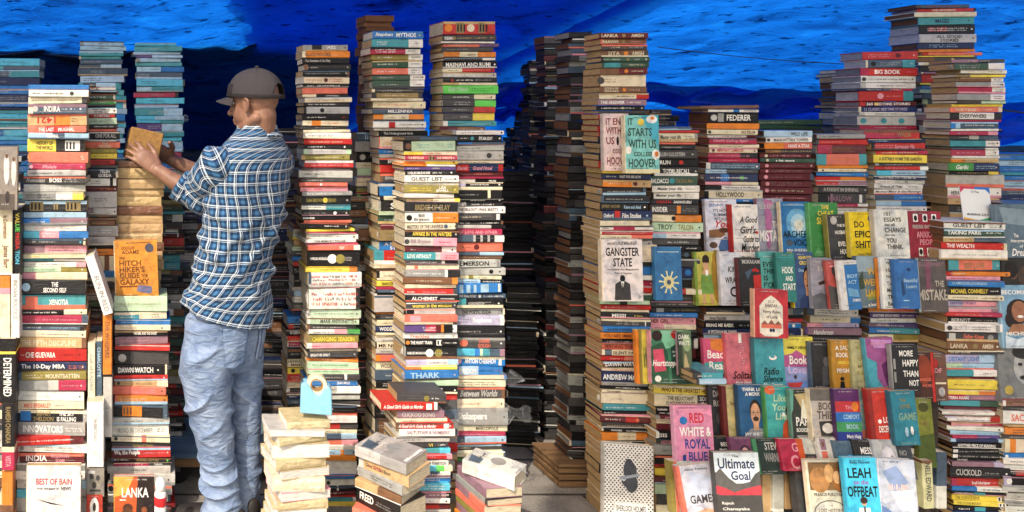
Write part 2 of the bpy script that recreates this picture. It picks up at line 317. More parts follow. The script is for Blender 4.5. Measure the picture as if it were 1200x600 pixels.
st('C2c', 'the recessed stack between two middle ones', 3.14, 155, 418, 452, """
165.5 X t:III:L:.2:.6;178 G n F;190 K e:I:.2 s:w:.4:.6;197 C s:D;208.5 H n;218.5 C s:D:.1:.6;225.5 J s:D;235.5 K e:g:.1 s:w:.2:.5;250 C s:D:.1:.7;254.5 K;263.5 R/.3/S s:P;269.5 C;282 K s:G;291.5 J n;303 O n;312 G t:NOVEL:D:.1:.6;318 T;325 T;333 T;339 N;352 T s:Z:.1:.7;366 K e:J:.3;372 H;380 D;386 K;397 K s:G;408 Z;416 O/.2/Z;424 D/.2/W/.4/D;432 R;441 K;450 G;458 T;467 D/.4/C;476 Z;486 K;497 T;508 D;520 Z;534 G;548 D;562 K""", ground=True)

st('C3', 'the bright stack with a mint top', 2.80, 160, 474, 536, """
164.5 D/.3/X n;177 K/.16/H e:Z:.1 s:A:.3:.5 s:A:.85:.95;182 y/.35/C s:R:.4:.7;187.5 Q t:THE_BESTSELLER:C:.06:.36 b:d:.45:.55 t:SHE_WROTE:C:.6:.9;192.5 O/.4/y e:R:.93 s:R:.1:.35;195 O/.45/W s:D:.7:.9;199.5 U/.45/U s:V:.05:.3 t:Lullaby:I:.5:.75:i;205.5 K t:HARUKI_MURAKAMI:w:.05:.48 s:w:.52:.7 e:w:.9;213.5 W t:GUEST_LIST:k:.12:.7 s:D:.75:.95;217 W s:G:.05:.7
226.5 J s:y:.1:.5 t:LISA\\nJEWELL:w:.58:.82 e:y:.93 F;232 W s:I:.1:.8;237 T/.5/C/.9/y s:D:.1:.6;249.3 K t:BRIDGE_OF_CLAY:d:.2:.85 s:I:.4:.7 F;261 W/.52/O e:K:.08 t:Bill\\nBryson:D:.14:.48 s:C:.6:.85 e:Z:.93;269.5 C t:MASTERS_OF_THE_UNIVERSE:D:.04:.72 e:X:.77 s:K:.84:.88;278.5 K t:AWAKE_IN_THE_WATERS:y:.14:.85 e:I:.93
288.5 I/.55/P e:D:.05 t:Bill_Bryson:m:.12:.5 s:Q:.62:.9;296 M/.72/W s:w:.1:.2 e:D:.92;304.8 A/.58/I/.67/P t:LOVE_WITHOUT:w:.06:.5 s:R:.75:.95;310 D/.7/I/.76/K s:I:.1:.6;316 C b:S:.15:.22 s:P:.3:.8;325 G/.72/W/.77/K s:w:.06:.65 F;333 Z/.9/O s:C:.25:.7;338 C F n;346 R s:w:.06:.2 s:P:.35:.8
353.5 K t:ALCHEMIST:w:.12:.6 s:w:.65:.9;362 D t:woman_in_the_window:y:.12:.9 e:W:.95;368.5 I b:K:.05:.2 s:G:.3:.8;377.5 S b:P:.1:.3 F n;380.5 C n;390 U/.4/Q/.6/M/.7/O/.75/K/.92/W s:w:.35:.6;397.5 W t:Freckles:S:.1:.5 s:S:.55:.75 e:I:.92;405.5 K e:O:.05 t:THE_HUNT_TRAIN:w:.1:.5 b:W:.58:.68 s:w:.7:.95
421.5 K e:J:.65 t:HARUKI_MURAKAMI:w:.06:.42 e:w:.48 s:I:.54:.85 F;428.5 V/.4/W/.8/L s:U:.4:.8;433.5 O/.3/y n F;445.5 B t:THARK:L:.1:.65:b F;452.5 H/.3/H s:w:.1:.5 F;461.5 C/.28/K t:MAXIM_GORKY:w:.3:.72 e:w:.95""", ground=True)
st('C3b', 'the loose pile under the mint-topped stack', 2.66, 461, 464, 527, """
472 D x:466:524 e:J:.6 s:w:.7:.85;481 R x:446:513 t:A_Good_Girl's_Guide_to_Murder:w:.04:.75:i b:W:.8:.9;490.5 m x:464:520 t:CUCKOO_SONG:I:.1:.8 F;495.5 C x:464:524 s:Z:.1:.4;502.8 R x:464:532 t:A_Good_Girl's_Guide_to_Murder:w:.05:.7:i b:W:.83:.92;511.5 W x:468:532 t:SALT,_STAFF_&_NUMBERS:m:.14:.9;518.5 I X:466:528 F;525 D t:VI:y:.6:.72 s:w:.8:.95;532 A/.8/c n;538.5 R/.9/P s:P:.5:.7
546 W t:ELIZA_ROBERTSON:D:.55:.95;553 c/.7/g/.85/C n;559 X/.8/W s:w;566.5 B s:w:.5:.8;575.5 c s:w:.5:.9 F;584 m s:w:.6:.95;590 W;597 R/.8/M s:S;606 I;616 D""", ground=True)

st('C4t', 'the raised stack with a green middle', 2.98, 25, 519, 581, """
40.5 R b:d:.25:.4 e:C:.53 b:d:.68:.8 e:O:.1 F;48 D t:INDIAN:w:.04:.2 e:d:.22 s:T:.28:.95;50.5 W n;55 S/.65/U s:C:.1:.4;60.5 D s:G;67.5 O/.3/C/.65/O s:Z:.4:.6;70.8 D/.75/W;80 K t:MASNAVI_AND_RUMI:w:.06:.88 e:w:.96;84.5 C/.38/R s:D:.1:.3 e:K:.95;90.8 I s:w:.1:.6;96.5 K s:w:.25:.55 s:I:.6:.9 e:R:.17;100 T/.3/C n
109.8 g t:EVERYTHING:H:.1:.45 s:E:.5:.85;117 D/.6/C s:w:.2:.5 e:D:.92 F;125 D/.6/g s:I:.2:.5 F;132 D/.6/R s:I:.2:.5 F;141.5 D/.58/y s:I:.2:.5 F;148 A s:F:.05:.4 e:F:.92;153.5 M/.4/Z x:516:569 s:T:.4:.8""", ground=True)
st('C4', 'the tall stack left of the gap', 2.86, 153, 534, 590, """
158 W x:530:588 s:D:.1:.6 e:K:.95;165.8 K s:I:.1:.3 e:A:.36 t:SYLVIA_DAY:w:.5:.8 e:w:.95;169.8 B/.3/X n;176.8 I s:D:.1:.5;187.5 I e:J:.92 s:D:.1:.4 e:D:.7;192.3 C s:D:.1:.7;201 R/.3/N/.9/R t:Bank:P:.05:.28:i t:Grand_Hotel:P:.38:.78:i;206.3 M s:S:.4:.8;209.5 Q n;213.5 W/.4/K t:MUSE:w:.6:.9;219 V/.22/K s:w:.3:.7 e:w:.92;223 C n
232.8 K/.7/C/.76/K s:G:.1:.5;236.8 K s:w:.3:.6 e:w:.92;242 G/.2/K e:W:.12 s:w:.3:.8;250 W t:THE_SELLOUT_|_PAUL_BEATTY:k:.04:.86 e:K:.94;258.5 D s:C:.15:.6 b:W:.9:.97;263.5 K s:w:.05:.3 s:w:.5:.9;268 I/.7/K n;275.5 Q t:OF_LOVE_AND_OTHER:P:.1:.9;283.8 X/.35/I/.4/K/.5/I/.55/K/.65/I/.7/K/.8/W F n;295 S e:M:.45 s:Z:.15:.35;299.5 X/.5/L n F;303.5 Z s:T:.3:.7;313.5 I b:D:.0:.08 t:EMERSON:k:.12:.75 s:D:.8:.95
322.5 I e:K:.7 e:K:.88 s:G:.1:.5;327.3 C/.3/J/.4/C s:D:.5:.7;332 L/.5/K s:w:.55:.9 s:X:.1:.45;343.8 B X:534:592 b:L:.1:.18 b:L:.25:.33 b:L:.4:.46 b:L:.55:.72 b:W:.92:.97 F;349.8 X t:THE_REAL_ROAD:w:.05:.4 e:w:.47 s:w:.55:.95;361 K/.05/A/.22/K t:ASSASSINATION:I:.26:.6 s:G:.3:.8 e:w:.9;369.8 G t:THE_POETIC_EDDA:K:.12:.72 s:K:.85:.95;381.5 V t:Sapiens:w:.38:.75 s:D:.1:.35 F
395.3 K s:I:.05:.5 e:w:.92 F;408.7 D e:S:.18 e:S:.15 t:LAURIE\\nGOUGH:S:.45:.7 e:W:.92 F;417.5 c/.4/B/.5/H/.56/A/.7/X/.9/m n F;429 B e:P:.06 t:ANTON_CHEKHOV:w:.18:.82 b:W:.87:.93;439.8 B/.1/L/.5/B t:FREEDOM:w:.1:.45 s:N:.5:.8 s:R:.85:.95;444.6 C/.95/B X:532:591 n;453.6 C s:D:.1:.8;467.8 D t:Between_Worlds:I:.1:.85:i F;478.5 T/.06/C s:Z:.1:.5;498.5 G X:532:595 t:Shakespeare:w:.1:.62 s:w:.45:.6 F;505.5 C t:MARCOPOLIS:D:.42:.83
511.5 P/.1/Q s:P F;520.5 X/.2/L F;528 D X:527:590 s:C:.1:.4;536 C;542 E/.3/C;549 m;561 Q F;575 V/.4/I F;587 N/.6/B;600 O;612 D""", ground=True)

st('R1', 'the tall stack right of the gap', 2.84, 38, 705, 759, """
45 M t:LANKA:C:.04:.38 e:d:.5 t:AMISH:C:.65:.9;51.8 S/.04/Z t:RAAVAN:C:.04:.38 e:d:.5 s:P:.65:.9;58.3 D s:C:.2:.4 e:Z:.5 s:I:.6:.9;66.8 Z t:SITA:C:.15:.4 e:O:.53 t:AMISH:C:.65:.9;72.3 F s:H:.05:.4 e:d:.55 s:I:.65:.9;79.5 F b:A:.05:.4 s:C:.55:.9;87.2 Z/.4/M e:O:.55 s:C:.65:.9;101.5 C X:702:756 e:D:.04 s:Z:.1:.35;108.8 Z t:SCION_OF\\nIKSHVAKU:C:.1:.4 e:O:.52 s:C:.65:.85;116.3 C/.75/R s:M:.35:.7 x:702:760
123.5 m t:THE_ANSWER:w:.05:.55 s:w:.6:.9;129.5 K e:J:.55 s:w:.1:.8;133.5 D;140 R/.5/K X:703:757;147 M;154 R;160 R/.3/Z;167 D;174 K;181 F;188 D e:J:.1;197 R;203.5 y x:707:765 s:O:.1:.8;210.5 N X:707:760 s:w:.1:.3 t:WAIT_FOR_ME_NOW:w:.36:.8;219.5 O/.6/T e:M:.67 e:Z:.85 s:C:.1:.5;228.7 K s:I:.1:.85 F;237.8 K s:I:.1:.85 F
247 K X:705:760 t:JEFFREY_ARCHER:d:.03:.42 t:Kane_and_Abel:L:.5:.85 e:w:.93;258 N/.25/R/.36/N t:Oxford:w:.02:.22 t:Film_Studies:w:.4:.78 e:L:.9;264.8 C e:I:.5;269.8 W b:Q:.25:.65 s:D:.05:.15 x:703:764;275.3 R s:P:.1:.6 x:703:764;281 C/.6/S X:704:763;288 G;296 C;306 C;312 D;322 B;328 W;335 Q;343 R;352 K/.6/F
357 H/.4/K/.55/H s:F X:706:761;363 R s:w:.08:.15 s:P:.18:.7;366 C;373.3 K t:MESSI:w:.14:.6 s:y:.68:.85;382.8 D s:I:.3:.75 b:W:.88:.9 F;389.8 B t:AN_ARTIST_OF_HOLDING:N:.1:.6 s:w:.65:.9;397.3 O/.5/O t:YOU_ARE_SMART:M:.06:.7;402.7 K s:I:.1:.6;410 S t:FEEDING_THE_ARK:M:.06:.85;417 C/.06/X/.2/C t:SILENT_PATIENT:D:.22:.9;423 R/.5/S;430.8 K t:DAWN_WATCH:w:.05:.85;435.8 C s:S
448 N t:ANDREW_MARR:w:.03:.85 s:L:.1:.9;452.5 G s:D;456.5 K s:w:.3:.8;461.3 C t:The_Imagine:D:.1:.4:i;473.5 C s:D:.2:.4 F;481.5 A s:w:.06:.7 F;485.5 K s:w:.05:.3;488.3 P n;495.3 M/.5/R/.75/M e:S:.73 s:w:.1:.4;502.5 D s:T:.1:.8;506.5 K t:INVOKE:w:.15:.45 s:w:.5:.9;516.3 O/.35/C/.75/O s:Z:.4:.7;522 K s:w:.1:.25 t:PICK_ME_UP:w:.28:.62;526.5 T/.1/C;534 W;545 T;556 C;568 Z;580 T;592 C;604 T;614 Z""", yaw=4, ground=True, pages=('T', 'T'))

st('R2', 'the stack between two face-out columns', 2.90, 148, 768, 817, """
152.5 X x:768:810 s:L;155.8 R;166.5 C t:Master_your_life:D:.1:.6:i s:D:.7:.9;169.3 S n;175.5 K s:I F;185.8 D t:ELLEN_GOLDSTEIN:I:.1:.7 e:H:.88;194.6 K t:RUN:w:.1:.35 e:R:.6;206.3 K t:TOTAL_RECALL:w:.2:.82 s:w:.3:.6 F;217.3 F X:763:817 t:BALDACCI:w:.04:.4 e:A:.48 t:The_Sixth_Man:d:.55:.9;225.3 W t:Master_your_life:D:.1:.62:i s:G:.7:.9;233.4 W t:Master_your_life:D:.1:.62:i s:G:.7:.9;239.6 K t:DEATH:R:.12:.42 t:SADHGURU:w:.48:.85
251.3 D t:INSIDER:w:.04:.36 b:O:.55:.63 s:G:.65:.95;260.3 C/.45/O X:764:820 e:K:.43;271.8 H t:TROY:F:.1:.4 t:TALON:J:.5:.8 F;279.6 L/.3/W s:X:.4:.9;287.5 D s:w:.35:.8 F;293.5 K t:APARTMENT:w:.2:.6 s:w:.7:.9;303 K e:X:.7;313 D;325 N e:B:.8;338 K;345 C/.6/R/.7/C;353 D;360 D s:I;366.5 K b:G:.1:.25 s:J:.4:.9;372 B X:762:815 s:w;380.4 P t:HER_GIRL:M:.03:.42 s:m:.48:.9;386.6 P/.3/C s:m:.1:.5;396 K;408 D;420 M;432 K;444 D;452 Z""", ground=True, yaw=3, pages=('T', 'Z'))
st('R2b', 'the low stack behind the pink cover', 2.78, 452, 770, 836, """
462.6 y x:767:838 t:WHO_IS_THE_GREATEST_HERO:M:.12:.88 F;477 C/.72/D x:768:838 t:THE_RELUCTANT\\nFUNDAMENTALIST:D:.2:.68 t:SOMA\\nDAS:w:.76:.95;482.3 K t:hachette:w:.03:.2;487.3 K s:w:.05:.4;492.5 M t:AFTER:P:.15:.35;497.5 C s:D;506.5 M/.3/Q n;514.5 K t:ISIS:w:.02:.2 s:w:.3:.7;522.5 D t:HISTORY:P:.08:.3;534 G/.4/K F;545 K;549.5 R t:KENNEL:K:.05:.3;560 y/.2/D;568 M;580 H/.3/J;592 D;604 C;614 Z""", yaw=4, ground=True, pages=('T', 'T'))

st('R3', 'the stack behind the blue-lettered cover', 3.02, 123, 831, 887, """
127.3 Z x:823:887 n F;131.5 W/.5/B/.62/W s:D:.7:.95;144 K e:I:.1 b:G:.18:.3 t:FEDERER:w:.36:.85;151.3 O s:S:.1:.5;157.8 C t:ELI_FELD:Z:.68:.94 e:D:.05;161.5 W/.8/M s:m:.1:.7;168.8 Q t:Devil's_Calling_Again:P:.08:.82:i;173.4 C s:D:.2:.7;179.3 C e:M:.08 t:IMPATIENT_CAMERON:R:.16:.7;185.3 Q/.65/K s:P;190.5 Q s:P:.3:.6 e:S:.85;198.6 X X:829:889 s:L:.1:.9 e:w:.94 F;203.5 L/.4/D F;212.6 N/.3/B/.45/N e:E:.7 F s:w:.1:.8
217 P/.5/C X:828:890 n;222.4 K/.3/W t:The_Remains_of_the_Memory:D:.35:.95;233.4 C t:HOLLYWOOD:D:.2:.68 e:D:.93;237 B t:Rising:w:.62:.8;246 K;256 D;266 T;278 C;290 K;302 D;314 Z""", ground=True, yaw=4, pages=('Z', 'T'))
st('R4', 'the stack of matching maroon volumes', 3.06, 153, 897, 952, """
160.6 L t:WILD_LIFE:D:.55:.9;167 W e:D:.05 t:MANHATTAN_TOWER:D:.15:.85;174.6 O/.4/S t:HAVE_A_STAR:w:.5:.95;179.6 Z/.3/D s:T:.1:.9;185.4 M X:893:950 e:C:.13 s:P:.2:.8;190.6 F e:C:.13 t:s_lot_more:w:.2:.7;197.5 M e:P:.13 s:m:.2:.8;203.4 M e:P:.13 s:m:.2:.8;211.4 M e:P:.13 s:m:.2:.8;219.4 M e:P:.13 s:m:.2:.8;227.4 M e:P:.13 s:C:.2:.8;236 M s:P;246 D;256 Z;266 K;278 D;290 M""", ground=True, yaw=5, hard=True, pages=('Z', 'D'))
st('R5', 'the stack right of the maroon volumes', 3.08, 157, 960, 1014, """
162.6 G s:D:.1:.5;169.6 R s:P:.05:.5;180.4 Q/.3/M t:SAINTHOOD:Z:.25:.7 F;193.6 A/.2/S/.85/A s:O:.4:.8 F;197.4 O n;201.6 C e:D:.1 s:J:.4:.8;206.8 B s:L:.2:.7;212.5 R/.5/O n;217.6 R/.45/m s:P;226.6 D t:A_KNIGHT_IN_SHINING:I:.1:.8;238.6 K/.25/m/.3/D t:HARLOW:m:.2:.7 b:W:.86:.92 F;243.4 Q/.8/W s:P;249.5 W s:D:.3:.8;256 C;266 D;276 X;288 K""", ground=True, yaw=5, pages=('Z', 'C'))
st('R6', 'the stack with a magenta top', 3.08, 152, 1022, 1082, """
162.6 Q/.7/R x:1017:1075 t:WALIA:d:.6:.85 s:O:.3:.55;167.5 N x:1018:1075 s:L:.1:.4;176 R x:1023:1084 s:P:.05:.4 t:Surrender_Flo:P:.42:.8:i;181.3 R/.4/Q s:C:.1:.8 X:1028:1082;191 y t:A_SUITABLE_HOME_THE_GARDEN:D:.1:.9;194.6 D s:I;199.4 R/.85/W s:P;205.8 c/.3/L s:N:.4:.9;210.6 N s:w:.1:.8;215.6 W/.4/I t:IQ:K:.6:.66 s:G:.1:.5;221.5 W t:Avenue_of_Tides:D:.1:.58:i s:D:.7:.9;227.8 W t:Mother_Mary_&_the_Flamingo:D:.02:.98:i;234.6 X/.4/B s:L:.5:.9 F;241.5 L/.5/B n F;248 W s:D:.1:.7;256 K;266 C;278 D""", ground=True, yaw=5, pages=('T', 'C'))
st('R7', 'the stack of large red volumes', 3.32, 60, 1010, 1070, """
69.8 R x:1015:1069 s:P:.1:.5 e:M:.65 F;79.3 C/.04/X/.75/A e:K:.15 s:G:.3:.7 x:1018:1069;88.8 Q/.15/R t:BIG_BOOK:w:.25:.7 s:P:.8:.95;96.8 W e:D:.05 s:D:.12:.9;103.6 I/.1/W s:D:.3:.8;106.6 N/.6/Q s:w;118.5 R/.82/A e:P:.4 s:P:.5:.8;124.6 R/.1/M t:365_BEDTIME_STORIES:w:.12:.9 e:y:.3;131 N t:12_CLASSIC_BEDTIME_STORIES:V:.1:.85;135.8 I/.1/W s:D:.3:.8;147 I/.04/I e:A:.1 e:A:.45 e:A:.75;152 Q;160 D;170 K;182 X;195 D;210 Z;225 K;240 D""", ground=True, yaw=6, hard=True, pages=('I', 'G'))
st('R8', 'the highest stack under the tarpaulin', 3.42, 5, 1080, 1140, """
9.4 D/.1/X s:R:.2:.8 x:1078:1133;13.8 R t:THE_HISTORIAN:C:.25:.65;19.6 C x:1076:1141 n;28.8 A/.05/A t:IMAGES:N:.3:.55 e:D:.9;39.8 K t:1001_DAYS:R:.16:.5 s:w:.15:.85 e:w:.94;50 I t:ALL_GOOD\\nSTORIES:D:.3:.75 F;57.3 N/.2/N s:L:.2:.7;61 O s:S:.3:.5;64.8 R/.1/S x:1084:1146;66.6 y n;72.5 Z/.3/D e:T:.6;76.6 C n;84 K t:TAMERS:w:.15:.5;87 m X:1083:1140;96.8 R/.3/S/.5/R s:P:.1:.6;99.4 y n;104.8 B/.2/A;109.6 H/.4/P;115.6 X;122.5 H/.1/X;127 D/.1/y;131 K X:1079:1138;134.6 I;141 m;147 M;156 I s:D:.2:.6;162 M;172 X;181 K e:P:.4;192 D;202 G;213 K;224 N;236 D;248 K""", ground=True, yaw=6, hard=True, pages=('I', 'Z'))
st('R9', 'the wrapped stack behind the payment card', 3.14, 69, 1125, 1176, """
73.5 m/.5/D X:1122:1175 F;81.6 F/.68/W s:I:.1:.5 F;86.3 W s:D:.6:.9 X:1128:1176;90.6 d/.3/y x:1124:1175;95.8 Z/.72/W s:D:.76:.95;101.8 G/.72/W X:1125:1176 s:D:.76:.95;109.8 Q/.72/W s:D:.76:.95;117.6 G/.7/W s:D:.76:.95 F;121.5 D/.5/H;125.4 y x:1120:1172;131.6 S s:C:.2:.8 x:1117:1170 t:TICK_TOCK:C:.1:.5;139.8 K/.18/W/.85/K t:EVERYWHERE:D:.2:.7 X:1117:1168;142.8 Q n;150.8 B/.1/L/.2/X s:w:.3:.9;153.6 W n;158.4 Q/.8/P;163.5 D/.4/I/.6/X;171.8 A/.72/W s:D:.76:.95;175.3 X/.72/W;182.6 Q/.72/W s:P:.1:.6;185.6 W n;190.8 O/.3/T X:1115:1167;200.5 E/.5/N t:Garlic:w:.15:.4:i s:L:.55:.9;204.5 K/.8/y s:T;219.6 I x:1112:1172 F n;232 W t:HERALDIC:D:.06:.36 e:D:.93 x:1113:1170;240 T;250 D;260 T""", ground=True, yaw=7, pages=('C', 'T'))
st('R10', 'the tall stack below the payment card', 2.80, 260, 1108, 1175, """
268.5 W t:GUEST_LIST:k:.14:.68 s:D:.72:.95;276.8 D/.02/F t:TAKING_PARIS:w:.06:.62 s:w:.7:.95;284 T/.5/X s:Z:.1:.4 x:1108:1172;292.5 R t:THE_WEALTH:w:.08:.5 e:O:.92 x:1106:1178;304.5 I/.03/W s:G:.2:.85 x:1105:1179;318 A/.2/S/.85/A t:SELF_LOVE:d:.3:.7 x:1112:1172 F;323.6 R/.1/O s:C:.05:.3 x:1111:1180;328.6 P s:Q:.1:.6 X:1112:1172;336.5 B t:10_AMAZING_JOURNEYS:L:.1:.7;345.8 K t:MICHAEL_CONNELLY:y:.08:.76 s:w:.8:.95;352 C s:D:.1:.55 s:D:.62:.9;359 V/.3/P t:ONE_FOREST_PROJECT:U:.06:.55;366.3 P/.8/m F n;371.4 R/.6/Q s:P;379.4 K t:BERNDT:I:.06:.4 s:G:.5:.9
389.4 W e:D:.08 s:D:.15:.8 b:G:.88:.95;400.4 D b:I:.04:.16 t:Fallen_Kings:S:.3:.68:i e:G:.8;410.5 Z t:LANKA:C:.06:.38 e:d:.52 t:AMISH:C:.65:.85 e:w:.93;415.4 D s:C:.05:.4;425.6 V/.6/L t:DISTANT_LIGHT:B:.06:.6 X:1108:1173;433.6 H/.3/L s:A:.1:.6;441.5 A/.5/W s:D:.65:.85 e:D:.92;445.4 Z/.45/M s:O:.1:.5;456.5 y e:K:.92 s:d:.2:.7 X:1105:1174;463 y/.6/O s:S:.6:.9;469.4 Q/.4/m t:EASTERN_ASIAN:w:.05:.45 s:P:.5:.85;476.6 A/.6/F F n
481.6 M X:1109:1166 n;486.5 W/.02/W s:P:.1:.7;490.4 V/.2/W/.8/R s:m X:1111:1172;494.4 W/.8/R s:D;499.6 P/.6/Q s:P X:1114:1172;505 W e:K:.92;510.3 L/.1/L s:B X:1117:1174;514.4 Q/.5/U s:P;518.7 L/.1/N/.9/L;525.4 K t:ANOTHER_PIECE_OF_READING:w:.1:.85;532.3 K b:W:.0:.1 s:I:.12:.9;537.6 K b:W:.0:.1 s:I:.12:.9;541.5 K t:SAYERS:w:.1:.3 b:I:.82:.92;547.5 m/.8/V F n
560.6 K t:CUCKOLD:I:.1:.52 s:I:.58:.8 e:w:.93 X:1116:1179;570.6 Q/.1/R t:Small_Inheritance:w:.36:.68 s:P:.4:.8 e:P:.94 F;576.5 B/.45/W s:D:.55:.9 X:1120:1178;580.3 K s:w:.05:.4 b:A:.4:.6;587.3 y t:THE_SCIENCE_ISSUE:J:.06:.5 b:W:.82:.95;593.5 y t:THE_STONE_MOUNT:J:.06:.5 b:W:.82:.95;600 K s:w:.1:.3 b:A:.4:.6;608 N;615 D""", yaw=4, ground=True, pages=('Z', 'T'))
st('R11', 'the low stack at the right edge', 2.78, 470, 1179, 1236, """
477 Z x:1177:1240 s:P;482 D;497.4 W t:SACHIN:S:.14:.6 x:1177:1240;501 T n;510 O/.6/S;515 D;531 C/.1/O/.22/C n;538 B e:w:.04;545.5 W s:D;552 W s:G;558.5 K/.2/R;570 V/.15/K e:W:.1;578 I F;586 I;594 G;602 I F;612 C""", yaw=4, ground=True, pages=('T', 'C'))

# low stacks used as ledges under the rows of face-out books
st('P1', 'the ledge left of the red cover', 2.90, 360, 826, 882, """
368.5 K s:G x:828:874;377 I t:Anne_Patchett:D:.1:.45 e:Z:.95;384.8 K t:BRING_ME_BACK:w:.04:.6 s:w:.7:.9 e:H:.5;392.6 N t:A_WOMAN_IN_AMBER:w:.1:.7;399 L/.3/A s:w:.5:.8;410 K;422 D;436 M;450 K""", ground=True, yaw=3, pages=('Z', 'Z'))
st('P2', 'the ledge above the black wrapped cover', 2.92, 361, 948, 1005, """
370 X/.15/W s:D:.2:.8 e:K:.95;378.6 C/.6/C/.8/B s:D:.2:.6;384.3 P/.3/V s:m e:D:.93;394.6 U/.05/m t:Henderson:w:.15:.5:i x:944:1008;400 D;412 K;426 D;440 Z""", ground=True, yaw=3, pages=('Z', 'T'))
st('P3', 'the ledge above the magenta cover', 2.92, 361, 1020, 1074, """
366.4 O/.4/S n;372.6 U t:ANOTHER_GOLD_HARD:w:.05:.6 s:w:.65:.9;378.4 W s:D;384.6 m/.4/U s:w;391.6 B/.4/A s:w;401 C/.5/J t:LEATHER:J:.6:.9 x:1018:1074;412 D;424 K;438 D""", ground=True, yaw=4, pages=('T', 'Z'))
st('P4', 'the ledge behind the red cover', 2.92, 361, 908, 940, """
373 G/.6/X F;378 R;385 N/.5/B e:w:.7;400 N;412 D;426 K""", ground=True, pages=('Z', 'Z'))
st('P5', 'the page-edge pile beside the card stack', 2.96, 365, 1084, 1122, """
372 Z;378 T;387 D;392 K;397 T;405 C;411 T;419 T;428 Z;440 K;452 Z;466 G;480 T;494 C;510 G;528 Z;546 T;566 G;588 Z""", yaw=4, ground=True, pages=('I', 'T'))
st('P6', 'the blue pair left of the coral cover', 2.62, 437, 812, 848, """
444 D/.3/A x:812:849 s:w;451 L x:814:849 s:w F""", pages=('T', 'C'))

# ---------------- background stacks: random covers, some palettes painted with blue tarpaulin light or deep shade
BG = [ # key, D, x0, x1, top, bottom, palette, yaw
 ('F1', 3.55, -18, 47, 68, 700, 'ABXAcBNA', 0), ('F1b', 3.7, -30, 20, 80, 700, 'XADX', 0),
 ('F2', 3.6, 93, 146, 48, 700, 'ALXAcABLXA', 0), ('F3', 3.5, 159, 213, 50, 700, 'LAcBLXAUcLAQ', 0),  # teal and blue covers paint in the blue light of the tarpaulin
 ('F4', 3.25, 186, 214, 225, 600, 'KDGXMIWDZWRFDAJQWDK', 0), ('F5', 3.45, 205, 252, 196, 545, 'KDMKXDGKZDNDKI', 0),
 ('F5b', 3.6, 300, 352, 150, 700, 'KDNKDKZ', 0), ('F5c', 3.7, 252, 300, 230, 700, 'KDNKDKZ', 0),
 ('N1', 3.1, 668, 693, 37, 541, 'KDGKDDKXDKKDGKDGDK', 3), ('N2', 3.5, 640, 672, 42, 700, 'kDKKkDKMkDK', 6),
 ('N3', 3.9, 622, 656, 70, 700, 'kKkDKk', 8), ('N4', 4.2, 612, 640, 130, 700, 'kkK', 8),  # near-black covers carry the deep shade of the gap
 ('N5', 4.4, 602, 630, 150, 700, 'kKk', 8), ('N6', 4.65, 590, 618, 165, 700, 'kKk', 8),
 ('N7', 3.42, 594, 630, 330, 700, 'kKk', 6), ('N8', 3.75, 585, 625, 200, 700, 'kKk', 6),  # black stacks added to keep the back and floor of the gap dark
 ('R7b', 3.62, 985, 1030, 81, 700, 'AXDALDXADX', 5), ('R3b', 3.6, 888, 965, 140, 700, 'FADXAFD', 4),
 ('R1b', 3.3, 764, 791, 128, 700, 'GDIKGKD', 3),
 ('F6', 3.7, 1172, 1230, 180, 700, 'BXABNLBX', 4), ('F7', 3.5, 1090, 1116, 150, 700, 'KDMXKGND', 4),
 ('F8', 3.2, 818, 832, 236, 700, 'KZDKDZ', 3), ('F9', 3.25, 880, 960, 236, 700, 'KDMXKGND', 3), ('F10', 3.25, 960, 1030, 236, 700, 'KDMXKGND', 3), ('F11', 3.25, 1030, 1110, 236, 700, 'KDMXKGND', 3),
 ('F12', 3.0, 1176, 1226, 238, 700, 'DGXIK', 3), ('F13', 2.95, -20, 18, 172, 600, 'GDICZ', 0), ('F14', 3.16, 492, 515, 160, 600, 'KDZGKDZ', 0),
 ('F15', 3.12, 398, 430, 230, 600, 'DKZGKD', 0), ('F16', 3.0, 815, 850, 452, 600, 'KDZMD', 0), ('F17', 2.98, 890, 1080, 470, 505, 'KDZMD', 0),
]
# ---------------------------------------------------------------- books shown face out (cover fractions, y downwards)
FO = []
def fo(x0, y0, x1, y1, D, label, col, items=(), sp=None, roll=0, T=.02, film=.5, lean=9, group=None, hard=False):
    FO.append(dict(b=(x0, y0, x1, y1), D=D, label=label, col=col, items=items, sp=sp or col, roll=roll, T=T, film=film, lean=lean, group=group, hard=hard))
def t(s, c, x0, y0, x1, y1, **k): return ('t', s, c, x0, y0, x1, y1, k)
def r(c, x0, y0, x1, y1): return ('r', c, x0, y0, x1, y1)
def e(c, cx, cy, rx, ry): return ('e', c, cx, cy, rx, ry)
def p(c, *pts): return ('p', c, pts)
def man(sk, hair, top, cx, hy, s):
    """a printed portrait: head, hair, shoulders"""
    return [p(top, (cx-2.0*s, 1), (cx-1.9*s, hy+1.9*s), (cx-.8*s, hy+1.25*s), (cx+.8*s, hy+1.25*s), (cx+1.9*s, hy+1.9*s), (cx+2.0*s, 1)), r(sk, cx-.4*s, hy+.5*s, cx+.4*s, hy+1.4*s),
            e(hair, cx, hy-.22*s, .86*s, .95*s), e(sk, cx, hy+.05*s, .74*s, .92*s), e('D', cx-.28*s, hy-.08*s, .12*s, .07*s), e('D', cx+.28*s, hy-.08*s, .12*s, .07*s), e('M', cx, hy+.5*s, .28*s, .08*s), p('9a6b50', (cx-.05*s, hy), (cx+.05*s, hy), (cx+.12*s, hy+.25*s), (cx-.1*s, hy+.25*s))]
SK = 'b98563'
